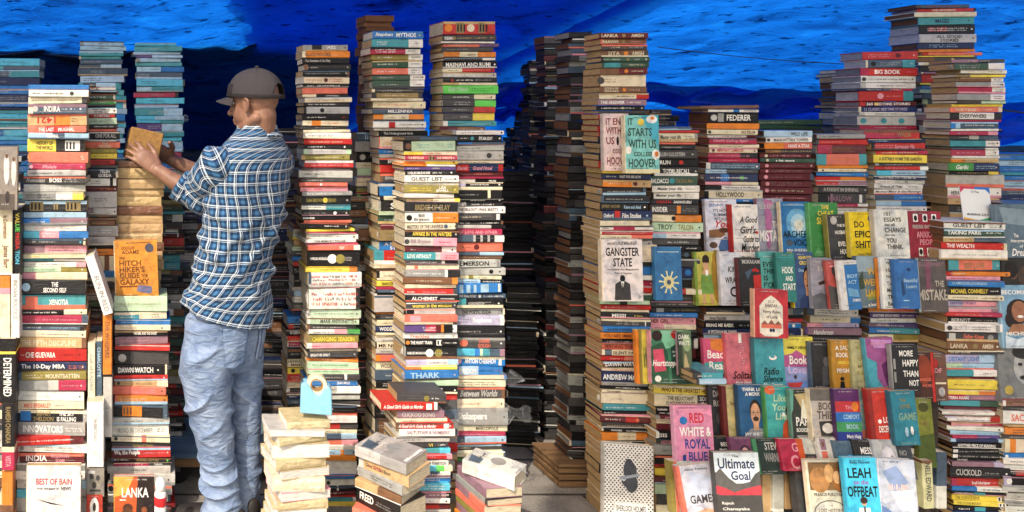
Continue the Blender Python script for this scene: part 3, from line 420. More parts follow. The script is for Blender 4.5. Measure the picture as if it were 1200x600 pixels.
# column right of the gap
fo(708, 133, 738, 200, 2.80, 'pale pink face-out cover with dark red capitals behind a teal one', 'dfc4c2', [t('IT ENDS', '7a2f3a', .1, .08, .98, .2), t('WITH', '7a2f3a', .1, .24, .7, .36), t('US', '7a2f3a', .1, .41, .42, .54), e('K', .55, .48, .05, .08), t('COLLEEN', '7a2f3a', .35, .62, .98, .7), t('HOOVER', '7a2f3a', .12, .76, .98, .9)], sp='d8c4b8', T=.022, lean=2)
fo(733, 135, 773, 203, 2.765, 'teal face-out cover with daisies and dark green capitals', '7fc6c0', [p('4aa6b9', (.5, .0), (1, 0), (1, .55), (.75, .35)), t('IT', 'F', .1, .05, .25, .17), t('STARTS', 'F', .1, .22, .8, .36), t('WITH US', 'F', .1, .42, .92, .57), t('COLLEEN', 'F', .25, .63, .85, .71), t('HOOVER', 'F', .1, .75, .9, .9), e('w', .8, .07, .16, .07), e('O', .82, .05, .06, .03), e('w', .9, .68, .12, .09), e('O', .92, .67, .06, .045), e('y', .48, .12, .1, .06), e('w', .1, .6, .09, .07), r('d8cfa8', 0, .93, 1, 1)], sp='C', T=.022, lean=2)
fo(706, 281, 754, 353, 2.78, 'white face-out cover with a grey suited man under heavy black capitals', 'W', [t('PIETER-LOUIS MYBURGH', 'D', .15, .05, .85, .09), t('GANGSTER', 'k', .1, .13, .92, .27), t('STATE', 'k', .28, .3, .74, .44), t('Unravelling Ace Magashule\'s', 'D', .12, .47, .9, .51), t('Web of Capture', 'D', .3, .53, .72, .57), e('K', .5, .63, .065, .055), p('D', (.3, .98), (.32, .72), (.45, .67), (.55, .67), (.68, .72), (.7, .98)), p('w', (.46, .68), (.54, .68), (.5, .82)), r('K', .49, .7, .51, .84), e('I', .9, .93, .04, .03)], sp='C', T=.024, lean=2)
fo(752, 287, 770, 307, 2.82, 'small cream book half hidden by the suited man cover', 'C', [t('2 i', 'D', .6, .4, .8, .6)], T=.02, lean=1)
fo(769, 290, 800, 352, 2.79, 'plastic wrapped blue face-out cover with a pale gold burst', '2d6ca0', [e('c9c18c', .5, .66, .2, .12)]+[p('d9d3a0', (.5, .66), (.5+.38*math.cos(a*.63), .66+.22*math.sin(a*.63)), (.5+.38*math.cos(a*.63+.16), .66+.22*math.sin(a*.63+.16))) for a in range(10)]+[e('X', .5, .66, .08, .05), r('9fb7c8', .1, .08, .9, .1)], T=.02, film=1, lean=3)
fo(747, 388, 770, 450, 2.735, 'orange and yellow striped paperback at the head of a fanned row', 'y', [r('O', 0, 0, .3, 1)], sp='O', T=.02, lean=3)
fo(753, 388, 776, 450, 2.72, 'lime yellow paperback fanned behind the green cover', 'cbbf4a', [t('Red White', 'F', .1, .3, .3, .7)], sp='J', T=.02, lean=3)
fo(764, 388, 812, 450, 2.695, 'green face-out cover with a pink figure and red heart', '3f7c5c', [p('7dbb97', (.25, 0), (.8, 0), (.7, .3), (.3, .35)), e('2c1d1c', .16, .1, .13, .1), p('2f5a44', (0, .3), (.3, .22), (.42, .45), (.42, 1), (0, 1)), p('d0506a', (.05, .36), (.3, .34), (.36, .75), (.08, .78)), e('R', .6, .08, .1, .08), p('25473a', (.48, .32), (.68, .22), (.98, .3), (1, 1), (.5, 1)), t('I KISSED', 'w', .52, .38, .7, .42), t('AND I', 'w', .54, .45, .68, .49), t('Heartstopper', 'w', .03, .55, .7, .7, shear=.3), e('w', .15, .9, .08, .06)], sp='P', T=.024, lean=3)
fo(795, 390, 811, 440, 2.675, 'small photo cover of a tree lined path on the green book', '5c6b52', [r('2e3b2c', 0, 0, .35, 1), p('b9a27a', (.4, 1), (.5, .5), (.6, .5), (.95, 1)), e('8da37b', .7, .25, .3, .2), t('DARK', 'W', .1, .06, .9, .16), t('WALTZ', 'W', .1, .2, .9, .3)], sp='m', T=.012, lean=3)
fo(793, 477, 838, 544, 2.64, 'pink face-out cover with big red, white and blue lettering', 'dd8fb3', [t('RED', 'c8303f', .4, .13, .78, .3), e('B', .24, .26, .1, .07), t('WHITE &', 'w', .12, .37, .95, .53), t('ROYAL', '27408a', .25, .57, .9, .74), t('BLUE', '27408a', .33, .79, .82, .94), p('27408a', (.17, .85), (.26, .83), (.24, 1), (.16, 1)), p('D', (.83, .88), (.9, .85), (.97, 1), (.9, 1)), r('P', .2, .06, .85, .075)], sp='e0a2bd', T=.022, lean=5)
fo(789, 543, 815, 602, 2.62, 'pale green paperback leaning behind the clear wrapped lilac cover', 'c9d3c2', [r('J', 0, 0, .15, 1), r('S', .16, 0, .3, 1)], sp='J', T=.03, lean=6)
fo(806, 548, 850, 620, 2.56, 'clear wrapped lilac white cover with dark widely spaced capitals', 'cfd0dc', [t('Alice Feeney', 'X', .2, .05, .85, .1), p('b8bfd4', (.3, .1), (.9, .2), (.7, .5), (.35, .45)), t('GAMES', 'D', .22, .47, .9, .6), p('d8a98a', (.2, .75), (.6, .68), (.95, .75), (.95, 1), (.2, 1)), r('S', 0, 0, .09, 1)], sp='S', T=.02, film=1, lean=8, roll=-6)
fo(708, 525, 766, 622, 2.68, 'houndstooth patterned cover with a dark side-on head silhouette', 'dddbd6', 'HOUND', sp='I', T=.025, lean=6, roll=4)
# display, first row
fo(829, 234, 866, 296, 2.955, 'white cover with blue capitals and two people lying together', 'd9dbe6', [t('JENNY HAN', '3f74b0', .12, .08, .98, .15), t("IT'S NOT", 'X', .25, .18, .7, .24), t('SUMMER', 'X', .25, .26, .8, .32), t('WITHOUT', 'X', .25, .34, .8, .4), t('You', 'R', .3, .4, .8, .53, shear=.35), p('8a6242', (.08, .58), (.5, .55), (.6, .66), (.45, .72), (.08, .72)), e('5a3c2a', .55, .58, .16, .05), e('6a4d3a', .2, .86, .13, .06), p('4b6fa0', (.35, .9), (.45, .75), (.6, .7), (.75, .8), (.8, .95), (.4, .97)), r('I', .05, .74, .95, .755)], T=.018, lean=4)
fo(860, 240, 891, 303, 2.925, 'white cover with a red spine and looping black script', 'e0ddd6', [t('A Good', 'k', .3, .22, .98, .34, shear=.3), t("Girl's", 'k', .3, .4, .9, .54, shear=.3), t('Guide to', 'k', .4, .58, .98, .7, shear=.3), t('Murder', 'k', .3, .72, .98, .88, shear=.3), r('D', .1, .46, .98, .466), r('D', .1, .62, .98, .626), r('R', .1, .86, .98, .868), e('R', .92, .52, .05, .03)], sp='R', T=.026, lean=4)
fo(890, 233, 921, 299, 2.95, 'grey lilac cover with a pink leg shape and tall white capitals beside a blue one', '9a98a8', [p('b06a9a', (.28, .0), (.6, .05), (.52, .5), (.42, .9), (.3, .85)), e('7f93a0', .7, .2, .18, .12), t('ELLE KENNEDY', 'I', .1, .1, .95, .18), t('THE', 'w', .55, .4, .9, .52), t('MISTAKE', 'w', .05, .56, .99, .76)], sp='m', T=.018, film=1, lean=4)
fo(917, 237, 953, 299, 2.92, 'blue cover with a glowing pale sky and navy capitals', '2f79b4', [e('6aa7cf', .55, .4, .38, .28), e('a9cbdd', .58, .42, .26, .2), e('d5d8cc', .58, .44, .15, .11), t("ARCHER'S", 'k', .05, .54, .99, .67), t('VOICE', 'k', .38, .7, .9, .83), e('X', .25, .77, .12, .065), t('MIA SHERIDAN', 'w', .15, .88, .97, .93), r('9fc3dc', .1, .05, .8, .065)], sp='C', T=.018, lean=4)
fo(951, 238, 985, 301, 2.90, 'bright green cover with pale yellow capitals and tiny running figures', '3f8a48', [t('THE', 'y', .42, .04, .7, .12), t('CHEAT', 'y', .3, .15, .85, .24), t('SHEET', 'y', .25, .27, .92, .4), r('1d3a22', .52, .48, .62, .92), p('w', (.68, .55), (.75, .6), (.74, .85), (.68, .9)), e('S', .48, .6, .05, .05), r('58a364', .03, .78, .5, .79), p('58a364', (.1, .95), (.25, .8), (.4, .95))], sp='5b9a5f', T=.02, lean=4)
fo(973, 252, 1001, 306, 2.87, 'wrinkled black film wrapped cover with small white capitals', '34373a', [t('THE SEVEN', 'w', .4, .2, .95, .26), t('HUSBANDS', 'w', .3, .34, .95, .42), t('EVELYN', 'w', .4, .58, .95, .68), t('HUGO', 'w', .45, .74, .9, .85), e('I', .28, .12, .14, .09)], sp='J', T=.022, film=1, lean=4, roll=-1.5)
fo(998, 249, 1029, 302, 2.85, 'vivid yellow cover with three lines of black capitals', 'e0c81e', [t('DO', 'k', .18, .2, .55, .34), t('EPIC', 'k', .18, .41, .75, .56), t('SHIT', 'k', .18, .63, .76, .79), e('X', .82, .14, .12, .08), t('Ankur Warikoo', 'J', .25, .9, .9, .95)], sp='d9c14a', T=.02, lean=4)
fo(1027, 246, 1067, 303, 2.83, 'plain white cover with thin grey serif lines above the blue one', 'd9d7d2', [t('101', 'D', .3, .05, .48, .13), t('ESSAYS', 'D', .3, .16, .8, .25), t('that will', 'D', .3, .28, .6, .34), t('CHANGE', 'D', .3, .37, .92, .47), t('the way', 'D', .3, .5, .6, .55), t('YOU', 'D', .33, .58, .62, .68), t('THINK', 'D', .33, .71, .8, .81), t('BRIANNA WIEST', 'G', .4, .92, .9, .95)], sp='I', T=.02, lean=4)
fo(1066, 248, 1106, 304, 2.85, 'crimson cover with five tiny framed portraits', '8e2a3a', [r('w', .18, .06, .32, .22), r('w', .46, .06, .6, .22), r('w', .72, .06, .86, .22), e('K', .25, .14, .05, .06), e('K', .53, .14, .05, .06), e('K', .79, .14, .05, .06), t('FREDRIK BACKMAN', 'I', .15, .28, .9, .36), t('ANXIOUS', 'P', .25, .42, .85, .55), t('PEOPLE', 'P', .33, .58, .85, .7), e('K', .85, .66, .11, .07), r('w', .28, .76, .4, .93), r('w', .52, .76, .66, .93), e('K', .34, .84, .05, .06), e('K', .59, .84, .05, .06)], sp='M', T=.022, lean=4)
# second row
fo(816, 296, 846, 358, 2.88, 'yellow green art cover with a standing woman in a green dress', 'c3bd55', [r('7a9a3e', 0, 0, .1, 1), e('9c7a2c', .85, .45, .2, .5), e('2c2018', .45, .15, .14, .1), p('c79b74', (.35, .2), (.55, .2), (.6, .42), (.3, .42)), p('6f9a4a', (.25, .42), (.65, .42), (.72, .78), (.2, .78)), p('c79b74', (.28, .78), (.38, .78), (.36, .97), (.26, .97)), p('c79b74', (.55, .78), (.65, .78), (.7, .97), (.6, .97)), r('w', .42, .34, .52, .44)]+[e('8e9a3a', .18+.13*(i % 3), .12+.2*i, .04, .03) for i in range(4)], sp='8f9a4a', T=.02, lean=4)
fo(846, 297, 871, 358, 2.86, 'pale lilac cover with a loose black curl and spaced capitals', 'c9c9d2', [t('KING', 'D', .38, .26, .98, .37), t('OF', 'D', .62, .39, .8, .44), t('WRATH', 'D', .2, .46, .98, .58), e('k', .62, .74, .2, .1), e('c9c9d2', .62, .74, .13, .06), p('k', (.72, .68), (.95, .6), (.8, .74))], T=.018, film=1, lean=4)
fo(867, 303, 894, 359, 2.84, 'black cover with a red doorway shape under grey capitals', '2c2c2e', [t('MURAKAMI', 'I', .2, .04, .98, .12), p('R', (.66, .36), (.98, .34), (.98, .7), (.66, .7)), p('R', (.6, .24), (.75, .2), (.92, .26), (.9, .29), (.62, .28)), p('X', (.3, .3), (.6, .22), (.62, .25), (.4, .45))], sp='M', T=.018, lean=4)
fo(892, 296, 916, 352, 2.86, 'aqua cover with four lines of blunt black capitals', '62b3ad', [t('EVERY', 'k', .18, .2, .98, .31), t('THING', 'k', .18, .34, .98, .45), t('IS', 'k', .18, .48, .4, .59), t('F*CKED', 'k', .18, .62, .99, .74), r('w', .2, .84, .9, .86), r('I', .2, .08, .9, .095)], sp='4f9a95', T=.018, lean=4)
fo(912, 297, 934, 354, 2.83, 'dark teal cover with curly white hand lettering', '2f7f78', [t('HOOK', 'w', .3, .28, .9, .42), t('AND', 'w', .45, .47, .85, .57), t('START', 'w', .3, .62, .98, .76), r('A', .1, .08, .9, .1)], sp='2a6a64', T=.016, lean=4)
fo(931, 296, 956, 361, 2.84, 'blue cover with a yellow spine and a man in a navy shirt', '3a5680', [t('ASHNEER', 'y', .3, .07, .95, .13), t('GROVER', 'y', .35, .16, .95, .23), t('Doglapan', 'L', .3, .3, .9, .37)]+man(SK, '1d1a1a', '2a3a62', .66, .5, .2), sp='d6b93c', T=.02, lean=4)
fo(953, 303, 978, 362, 2.82, 'grey misty cover with two hands holding a dark bar', '9a97a2', [t('COLLEEN HOOVER', 'I', .1, .04, .9, .09), ('s', 'I', .2, .16, .95, .26), p('3a2c28', (.3, .48), (.98, .38), (.98, .46), (.35, .54)), p('c69a82', (.55, .4), (.98, .32), (.98, .42), (.65, .48)), p('5d5f68', (0, .75), (.4, .68), (1, .78), (1, 1), (0, 1))], T=.018, film=1, lean=4)
fo(974, 306, 992, 362, 2.80, 'narrow salmon and charcoal cover tilted beside a white edge', 'b4534e', [p('4c4a48', (0, .5), (1, .62), (1, 1), (0, 1)), e('D', .5, .2, .2, .12), t('FO', 'w', .5, .48, .98, .58), r('P', .2, .1, .8, .13)], T=.016, lean=4, roll=-3)
fo(987, 306, 1010, 363, 2.78, 'white bordered cover around a bright blue panel', 'dadad6', [r('2f6fa8', .34, .08, 1, 1), t('BOY', 'L', .45, .28, .98, .36), t('ACT', 'L', .45, .4, .9, .48), t('DUNMORE', 'w', .6, .78, .98, .84), p('6a9cc0', (.4, .55), (.9, .6), (.95, .75), (.42, .72))], sp='W', T=.014, lean=4, roll=-3)
fo(1007, 301, 1034, 361, 2.79, 'lake landscape cover with large mustard words', '5f7480', [r('8fa3ad', 0, .0, 1, .3), p('3a4a3a', (0, .45), (.25, .28), (.3, .62), (0, .66)), p('7d8a4a', (.4, .72), (1, .6), (1, .8), (.4, .85)), t('WE', 'c9a338', .42, .22, .98, .36), t('WERE', 'c9a338', .25, .44, .98, .57), t('LIARS', 'c9a338', .32, .64, .95, .78), t('e. lockhart', 'w', .4, .9, .95, .96)], T=.018, film=1, lean=4)
fo(1031, 303, 1042, 362, 2.775, 'slim orange to purple spine wedged beside a white list cover', 'a34a6a', [r('O', 0, 0, 1, .4), r('3f6a9a', 0, .75, 1, 1)], sp='O', T=.012, lean=4)
fo(1036, 302, 1056, 362, 2.76, 'white cover with a stacked question in thin black type', 'dcdcda', [t('Why', 'D', .25, .08, .75, .16), t('Has', 'D', .25, .21, .7, .29), t('Nobody', 'D', .25, .34, .98, .42), t('Told', 'D', .25, .47, .7, .55), t('Me', 'D', .25, .6, .55, .68), t('This', 'D', .25, .73, .75, .81), t('Before', 'D', .25, .86, .95, .94)], T=.014, lean=4)
fo(1051, 305, 1079, 362, 2.74, 'blue cover with small jumping figures and pale italic words', '2f66a4', [t('Beautiful', 'L', .35, .38, .95, .46, shear=.2), t('Losers', 'L', .45, .5, .9, .58, shear=.2), p('24406a', (.25, .45), (.35, .4), (.4, .7), (.28, .75)), e('24406a', .6, .2, .08, .04), r('L', .3, .82, .55, .84)], T=.016, lean=4)
fo(1077, 303, 1112, 366, 2.80, 'shaded brown grey cover with faint pink leg and tall pale capitals', '59524e', [p('7a4a5e', (.3, 0), (.5, .05), (.45, .6), (.3, .7)), t('ELLE KENNEDY', 'm', .1, .08, .95, .15), t('THE', 'b8b0a2', .6, .42, .9, .53), t('MISTAKE', 'b8b0a2', .02, .58, .99, .78), r('9aa0a0', .0, 0, .08, 1)], T=.018, film=1, lean=4)  # same print as the grey lilac cover, colours darkened for shade
fo(884, 340, 924, 396, 2.70, 'red cover with a white arched window propped above the coral one', 'b8323a', [p('e3dcc8', (.16, .9), (.16, .34), (.3, .22), (.5, .12), (.7, .22), (.84, .34), (.84, .9), (.68, .97), (.32, .97)), t('ELIF', 'G', .42, .22, .62, .28), t('SHAFAK', 'D', .32, .3, .7, .37), t('Forty Rules', 'D', .26, .43, .78, .51), t('of Love', 'D', .36, .53, .68, .6), r('S', .2, .72, .8, .8), p('8a5a4a', (.2, .72), (.3, .64), (.4, .72), (.5, .62), (.6, .72), (.7, .64), (.8, .72)), e('N', .48, .84, .04, .04), e('N', .56, .84, .04, .04)], sp='d8a58a', T=.02, lean=4, roll=2.5)
# third row
fo(826, 398, 854, 438, 2.78, 'pink, orange and teal cover with two rounded white words', 'd0567a', [p('d9803a', (.3, 0), (1, 0), (1, .4), (.3, .3)), p('3f9a94', (0, .68), (1, .64), (1, 1), (0, 1)), t('Beach', 'w', .14, .32, .98, .56), t('Read', 'w', .2, .64, .95, .88)], T=.018, lean=4)
fo(853, 392, 889, 452, 2.76, 'coral pink cover with a dotted white trail and brushed black script', 'd0707c', [r('w', .42, .0, .52, .18)]+[e('w', .5+.06*math.sin(i*1.3), .22+.05*i, .012, .008) for i in range(8)]+[t('Solitaire', 'k', .18, .72, .98, .87, shear=.3), t('Alice Oseman', 'w', .25, .9, .9, .96)], sp='c2606c', T=.02, lean=4)
fo(886, 398, 921, 455, 2.735, 'wrapped teal cover with a small white headphone and black brush script', '3f96a4', [t('Radio', 'k', .28, .58, .8, .73, shear=.3), t('Silence', 'k', .25, .74, .92, .87, shear=.3), t('Alice Oseman', 'w', .25, .89, .9, .95), e('w', .62, .38, .13, .05), e('3f96a4', .6, .36, .08, .03)], sp='2f7480', T=.02, film=1, lean=4)
fo(920, 396, 956, 459, 2.75, 'yellow topped cover with purple hills and a red rowing boat', 'd9cf55', [p('b05a8a', (0, .34), (.3, .3), (.45, .24), (.7, .34), (1, .28), (1, .6), (0, .6)), r('8fa0d0', 0, .55, 1, 1), r('6f8fd0', 0, .8, 1, 1), t('EMILY HENRY', 'k', .16, .17, .9, .22), t('Book', 'w', .2, .34, .78, .5), t('Lovers', 'd3b6dc', .15, .52, .95, .67), p('c8453f', (.08, .84), (.6, .82), (.5, .92), (.15, .92)), e('D', .36, .73, .05, .04)], sp='c9b94a', T=.02, lean=4)
fo(952, 402, 979, 458, 2.73, 'glossy black plastic wrapped cover with a faint grey figure', '28292b', [e('5a5d62', .68, .4, .14, .1), p('4a4d52', (.5, .5), (.85, .48), (.95, .85), (.45, .9)), r('50535a', .15, .05, .9, .07)], sp='X', T=.018, film=1, lean=4)
fo(977, 400, 1001, 459, 2.71, 'ochre cover with a small black figure and white capitals', 'b8852c', [t('A SALT', 'w', .2, .1, .95, .19), t('BOOK', 'w', .22, .24, .8, .33), t('LIMBERLOST', 'y', .25, .4, .95, .46), t('PEIGHT', 'w', .22, .55, .95, .63), e('k', .45, .75, .1, .04), p('k', (.3, 1), (.36, .8), (.54, .8), (.6, 1))], sp='a07a30', T=.016, lean=4)
fo(1000, 400, 1024, 459, 2.70, 'olive cream cover with thin brown capitals and ruled lines', 'b8b482', [t('ALL', 'J', .25, .1, .6, .18), t('OF', 'J', .3, .34, .5, .4), t('MY', 'J', .3, .48, .65, .54), t('RAGE', 'J', .25, .6, .9, .68), r('J', .1, .8, .9, .81), t('TAHIR', 'D', .2, .9, .9, .95)], sp='9c9a6a', T=.016, film=1, lean=4)
fo(1020, 397, 1053, 459, 2.68, 'magenta and aqua swirled cover in crumpled plastic', '96508a', [p('4aa0b4', (0, .35), (.35, .45), (.3, .75), (.6, 1), (0, 1)), p('c08ac0', (.2, .02), (.95, .05), (.9, .2), (.3, .18)), p('5d2a5a', (.5, .5), (.8, .4), (.9, .8), (.6, .85)), ('s', 'P', .2, .08, .8, .13)], sp='4a9ab0', T=.018, film=1, lean=4, roll=-3)
fo(1047, 405, 1079, 459, 2.66, 'black cover with jumbled hand drawn white words', '26272a', [t('MORE', 'w', .3, .12, .8, .25), t('HAPPY', 'w', .4, .32, .98, .46), t('THAN', 'w', .4, .55, .95, .68), t('NOT', 'w', .6, .75, .95, .88), t('I\nI', 'G', .06, .3, .14, .8)], sp='G', T=.018, lean=4)
fo(1072, 414, 1098, 471, 2.70, 'dark brown cover with a big rust red circle', '4a2a22', [e('8a3a24', .5, .35, .36, .3), t('MARCEL', 'S', .25, .52, .85, .58), t('MORI', 'S', .4, .64, .85, .7), r('R', .84, 0, .96, 1)], sp='3a2420', T=.02, lean=4)
fo(1093, 416, 1112, 470, 2.76, 'speckled brown and cream cover behind the tall right stack', '6a4c40', [e('R', .3, .2, .2, .1), t('OF', 'P', .2, .3, .7, .4), r('C', .1, .6, .9, .64), e('I', .6, .8, .2, .1)], T=.02, lean=4)
# fourth row
fo(834, 453, 853, 514, 2.74, 'charcoal cover with grey capitals beside a cream panel', '3a383d', [t('DARK', 'I', .25, .1, .98, .22), t('ROM', 'I', .25, .28, .98, .4), e('57525a', .6, .62, .25, .12)], T=.016, lean=5)
fo(849, 454, 873, 514, 2.715, 'maroon edged cover with a cream yellow panel', 'c9c088', [r('6a2a28', 0, 0, .22, 1), t('Tomorrow', 'M', .35, .3, .98, .37), t('MO', 'R', .6, .42, .95, .5), r('R', .85, .6, .95, .68), t('GOOD', 'J', .35, .8, .9, .86)], sp='6a2a28', T=.018, lean=5)
fo(868, 453, 903, 515, 2.69, 'blue cover with a smiling bearded man in grey', '285a86', [t('THINK LIKE', 'w', .15, .05, .9, .11), t('A MONK', 'w', .25, .13, .75, .2), *man('c79a78', '2c2422', '8a8f94', .55, .52, .22), e('3a2c26', .55, .62, .1, .045), t('JAY SHETTY', 'w', .15, .87, .9, .94)], sp='1d4468', T=.02, lean=5)
fo(900, 455, 931, 518, 2.67, 'teal cover with a woman in an orange red dress', '3f9f9a', [e('d0603a', .2, .06, .2, .08), t('Like\nYour\nLife', 'H', .25, .14, .9, .6, shear=.1), p('c0502f', (.55, 1), (.62, .68), (.78, .58), (.95, .66), (1, 1)), e('8a5a40', .83, .46, .09, .08), e('2c1d18', .84, .42, .11, .07), e('w', .66, .5, .05, .04)], sp='4a8a50', T=.02, lean=5)
fo(929, 458, 956, 515, 2.65, 'dark cover with a white tower shape and blocky white capitals', '2c3230', [p('b9a878', (.2, .1), (.95, .05), (.95, .3), (.5, .4)), p('d9d3c2', (.52, .2), (.6, .2), (.72, .58), (.42, .58)), t('PARIS', 'w', .2, .55, .98, .73), t('BOOKSELLER', 'w', .2, .77, .98, .85), r('I', .2, .92, .9, .94), p('5f9a8a', (0, 0), (.18, 0), (.1, .4), (0, .5))], sp='5f8a78', T=.018, film=1, lean=5)
fo(953, 458, 986, 517, 2.63, 'black and white street photo cover with cream spine', 'b8b4a8', [r('6a665e', 0, 0, 1, .22), t('BOOK', '5a5048', .28, .25, .98, .4), t('THIEF', '5a5048', .2, .42, .9, .58), p('3a3834', (.25, .62), (.95, .6), (.98, .9), (.3, .9)), e('d9d6cc', .55, .75, .2, .1), r('8a8578', 0, .92, 1, 1)], sp='C', T=.022, film=1, lean=5)
fo(982, 458, 1011, 520, 2.61, 'rainbow banded cover from purple to navy', '5a2a60', [r('b8353a', 0, .22, 1, .42), r('2f70b4', 0, .42, 1, .6), r('3f8f58', 0, .6, 1, .78), r('2a3a8a', 0, .78, 1, 1), t('THE', 'P', .4, .3, .75, .37), e('O', .8, .32, .14, .09), t('COMFORT', 'L', .3, .46, .95, .55), t('BOOK', 'L', .4, .64, .9, .73), t('Matt Haig', 'w', .38, .83, .95, .92)], sp='4a2a58', T=.018, lean=5)
fo(1007, 460, 1028, 519, 2.62, 'wrapped grey teal cover with a red lower corner', '6a8a88', [p('a05a50', (0, .78), (1, .7), (1, 1), (0, 1)), e('8fa8a4', .5, .35, .3, .2), r('B', .0, 0, .1, 1)], sp='7a4a4a', T=.016, film=1, lean=5, roll=-2)
fo(1023, 458, 1054, 521, 2.59, 'bright red cover with cracked white capitals near a teal one', 'c0392f', [t('LOVE', 'w', .5, .5, .95, .61), t('DECEPTION', 'w', .3, .66, .99, .78), e('w', .36, .58, .07, .04), r('8a2a24', 0, 0, .16, 1)], sp='9a2a26', T=.02, lean=5, roll=-2)
fo(1050, 460, 1079, 522, 2.57, 'teal cover with two tiny figures and muted capitals', '2a7f94', [t('THE', 'J', .35, .14, .6, .2), t('LOVE', 'J', .35, .24, .75, .32), t('GAME', '7fa08a', .25, .4, .95, .54), e('L', .5, .75, .07, .09), e('w', .72, .73, .06, .08), r('A', .2, .93, .9, .95)], sp='1f5f70', T=.02, lean=5, roll=-2)
fo(1078, 470, 1098, 548, 2.62, 'narrow olive green cover at the end of the fourth row', '7a8030', [e('4a4a20', .5, .12, .3, .07), t('M', 'J', .3, .3, .7, .4), p('4a5a24', (0, .55), (1, .5), (1, 1), (0, 1))], sp='5a6024', T=.02, lean=5)
# low tilted row
fo(840, 514, 862, 545, 2.66, 'black paperback with small white capitals between two leaning covers', '202428', [t('BEST', 'w', .4, .2, .9, .34), t('ENGLISH', 'w', .3, .42, .98, .56)], T=.03, lean=14)
fo(861, 515, 890, 548, 2.63, 'plum cover with a pale woman face above the grey mountain cover', '6a3a58', [e('3a2034', .55, .55, .25, .3), e('c79a90', .55, .55, .15, .22)], T=.02, lean=14)
fo(888, 517, 921, 556, 2.62, 'black and green cover with thin scratched capitals', '22332c', [t('STEVE', 'I', .42, .1, .95, .32), t('WARNER', 'G', .35, .4, .99, .65), r('3f7a50', 0, 0, .15, 1)], sp='2f6a48', T=.02, lean=14)
fo(919, 517, 947, 552, 2.61, 'cherry red cover with pink letters and an orange side', 'b02a48', [p('c8552a', (.72, 0), (1, 0), (1, 1), (.8, 1)), t('G', 'P', .5, .12, .75, .4), t('C', 'P', .35, .5, .7, .95)], T=.025, lean=14)
fo(945, 515, 968, 546, 2.62, 'off-white paperback left of a red labelled white one', 'cfcac0', [r('I', .2, .3, .8, .34)], T=.02, lean=14)
fo(964, 515, 988, 545, 2.60, 'off-white cover with a small brown and red label', 'd6d2c8', [r('m', .08, .05, .35, .45), r('S', .08, .5, .35, .8), e('Z', .22, .25, .06, .1)], T=.02, lean=14)
fo(985, 519, 1008, 552, 2.58, 'slate blue cover with one pale blue disc', '4a6274', [e('5fa0c8', .65, .75, .25, .3)], T=.02, lean=14)
fo(1007, 518, 1032, 556, 2.57, 'black cover with two heavy white word halves below the red one', '2a2826', [t('MESSY', 'w', .3, .22, .98, .42), t('MOVE', 'w', .3, .52, .98, .75)], T=.02, lean=14)
fo(1030, 518, 1057, 556, 2.56, 'pale grey cover with a soft white egg shape', 'aeb0b4', [e('d5d5d8', .6, .6, .3, .4), e('8a8c92', .75, .7, .12, .25)], T=.02, lean=14, film=1)
fo(1055, 522, 1076, 562, 2.56, 'dark slate cover with faint grey lettering low on the right', '3a3f44', [t('NO', 'G', .3, .2, .7, .35)], T=.02, lean=14)
# front row
fo(843, 534, 896, 614, 2.52, 'grey mountain cover with red ridge under a white title arc', '5a5856', [r('cfd6dc', 0, 0, 1, .28), e('cfd6dc', .5, .3, .46, .14), p('5a5856', (0, .3), (.12, .22), (.3, .36), (.5, .46), (.75, .42), (.9, .3), (1, .26), (1, .6), (0, .6)), p('b8404a', (0, .46), (.2, .5), (.4, .56), (.7, .5), (1, .46), (1, .6), (.6, .66), (.3, .64), (0, .58)), p('484644', (0, .6), (1, .6), (1, 1), (0, 1)), t('The', 'N', .4, .03, .55, .07), t('Ultimate', 'N', .08, .08, .9, .23), t('Goal', 'N', .35, .26, .78, .39), t('Rajesh', 'W', .1, .69, .36, .74), t('Chanayaka', 'W', .1, .77, .7, .82), t('Understood Grammar', 'W', .1, .86, .8, .91)], sp='D', T=.022, lean=7)
fo(938, 536, 990, 612, 2.60, 'dark grey cover with maroon print behind the old painting cover', '4a4a4c', [('s', 'R', .25, .05, .95, .1), r('R', .15, .2, .17, .4)], sp='D', T=.03, lean=7)
fo(952, 543, 999, 616, 2.54, 'cream cover with a brown and gold old painting on top', 'c9c2b0', [r('7a5a38', .04, .03, .96, .46), e('a87a4a', .3, .3, .25, .2), e('c79a68', .55, .2, .12, .14), e('8a5a30', .8, .3, .18, .2), e('d0a878', .74, .26, .1, .1), t('FRANCIS FUKUYAMA', 'D', .12, .5, .9, .55), e('D', .5, .8, .42, .19), e('d0cabb', .5, .8, .4, .175), t('THE', 'D', .44, .68, .56, .71), t('LOST HISTORY', 'D', .2, .74, .8, .8), t('AND THE LAST', 'D', .2, .84, .8, .89)], sp='C', T=.02, lean=7)
fo(996, 540, 1035, 616, 2.50, 'cyan cover with loose black lettering and a small cartoon singer', '3fb0d2', [t('Becky Albertalli', 'N', .2, .05, .8, .1), t('LEAH', 'k', .1, .15, .8, .3), t('on the', '8a4a9a', .25, .33, .7, .4), t('OFFBEAT', 'k', .04, .42, .95, .58), e('c79a78', .5, .66, .08, .05), e('3a2a24', .5, .63, .11, .05), p('w', (.28, 1), (.34, .74), (.66, .74), (.72, 1)), p('c9b23a', (.3, .86), (.7, .84), (.78, 1), (.25, 1)), r('D', .47, .72, .53, 1)], sp='2f98ba', T=.018, lean=7)
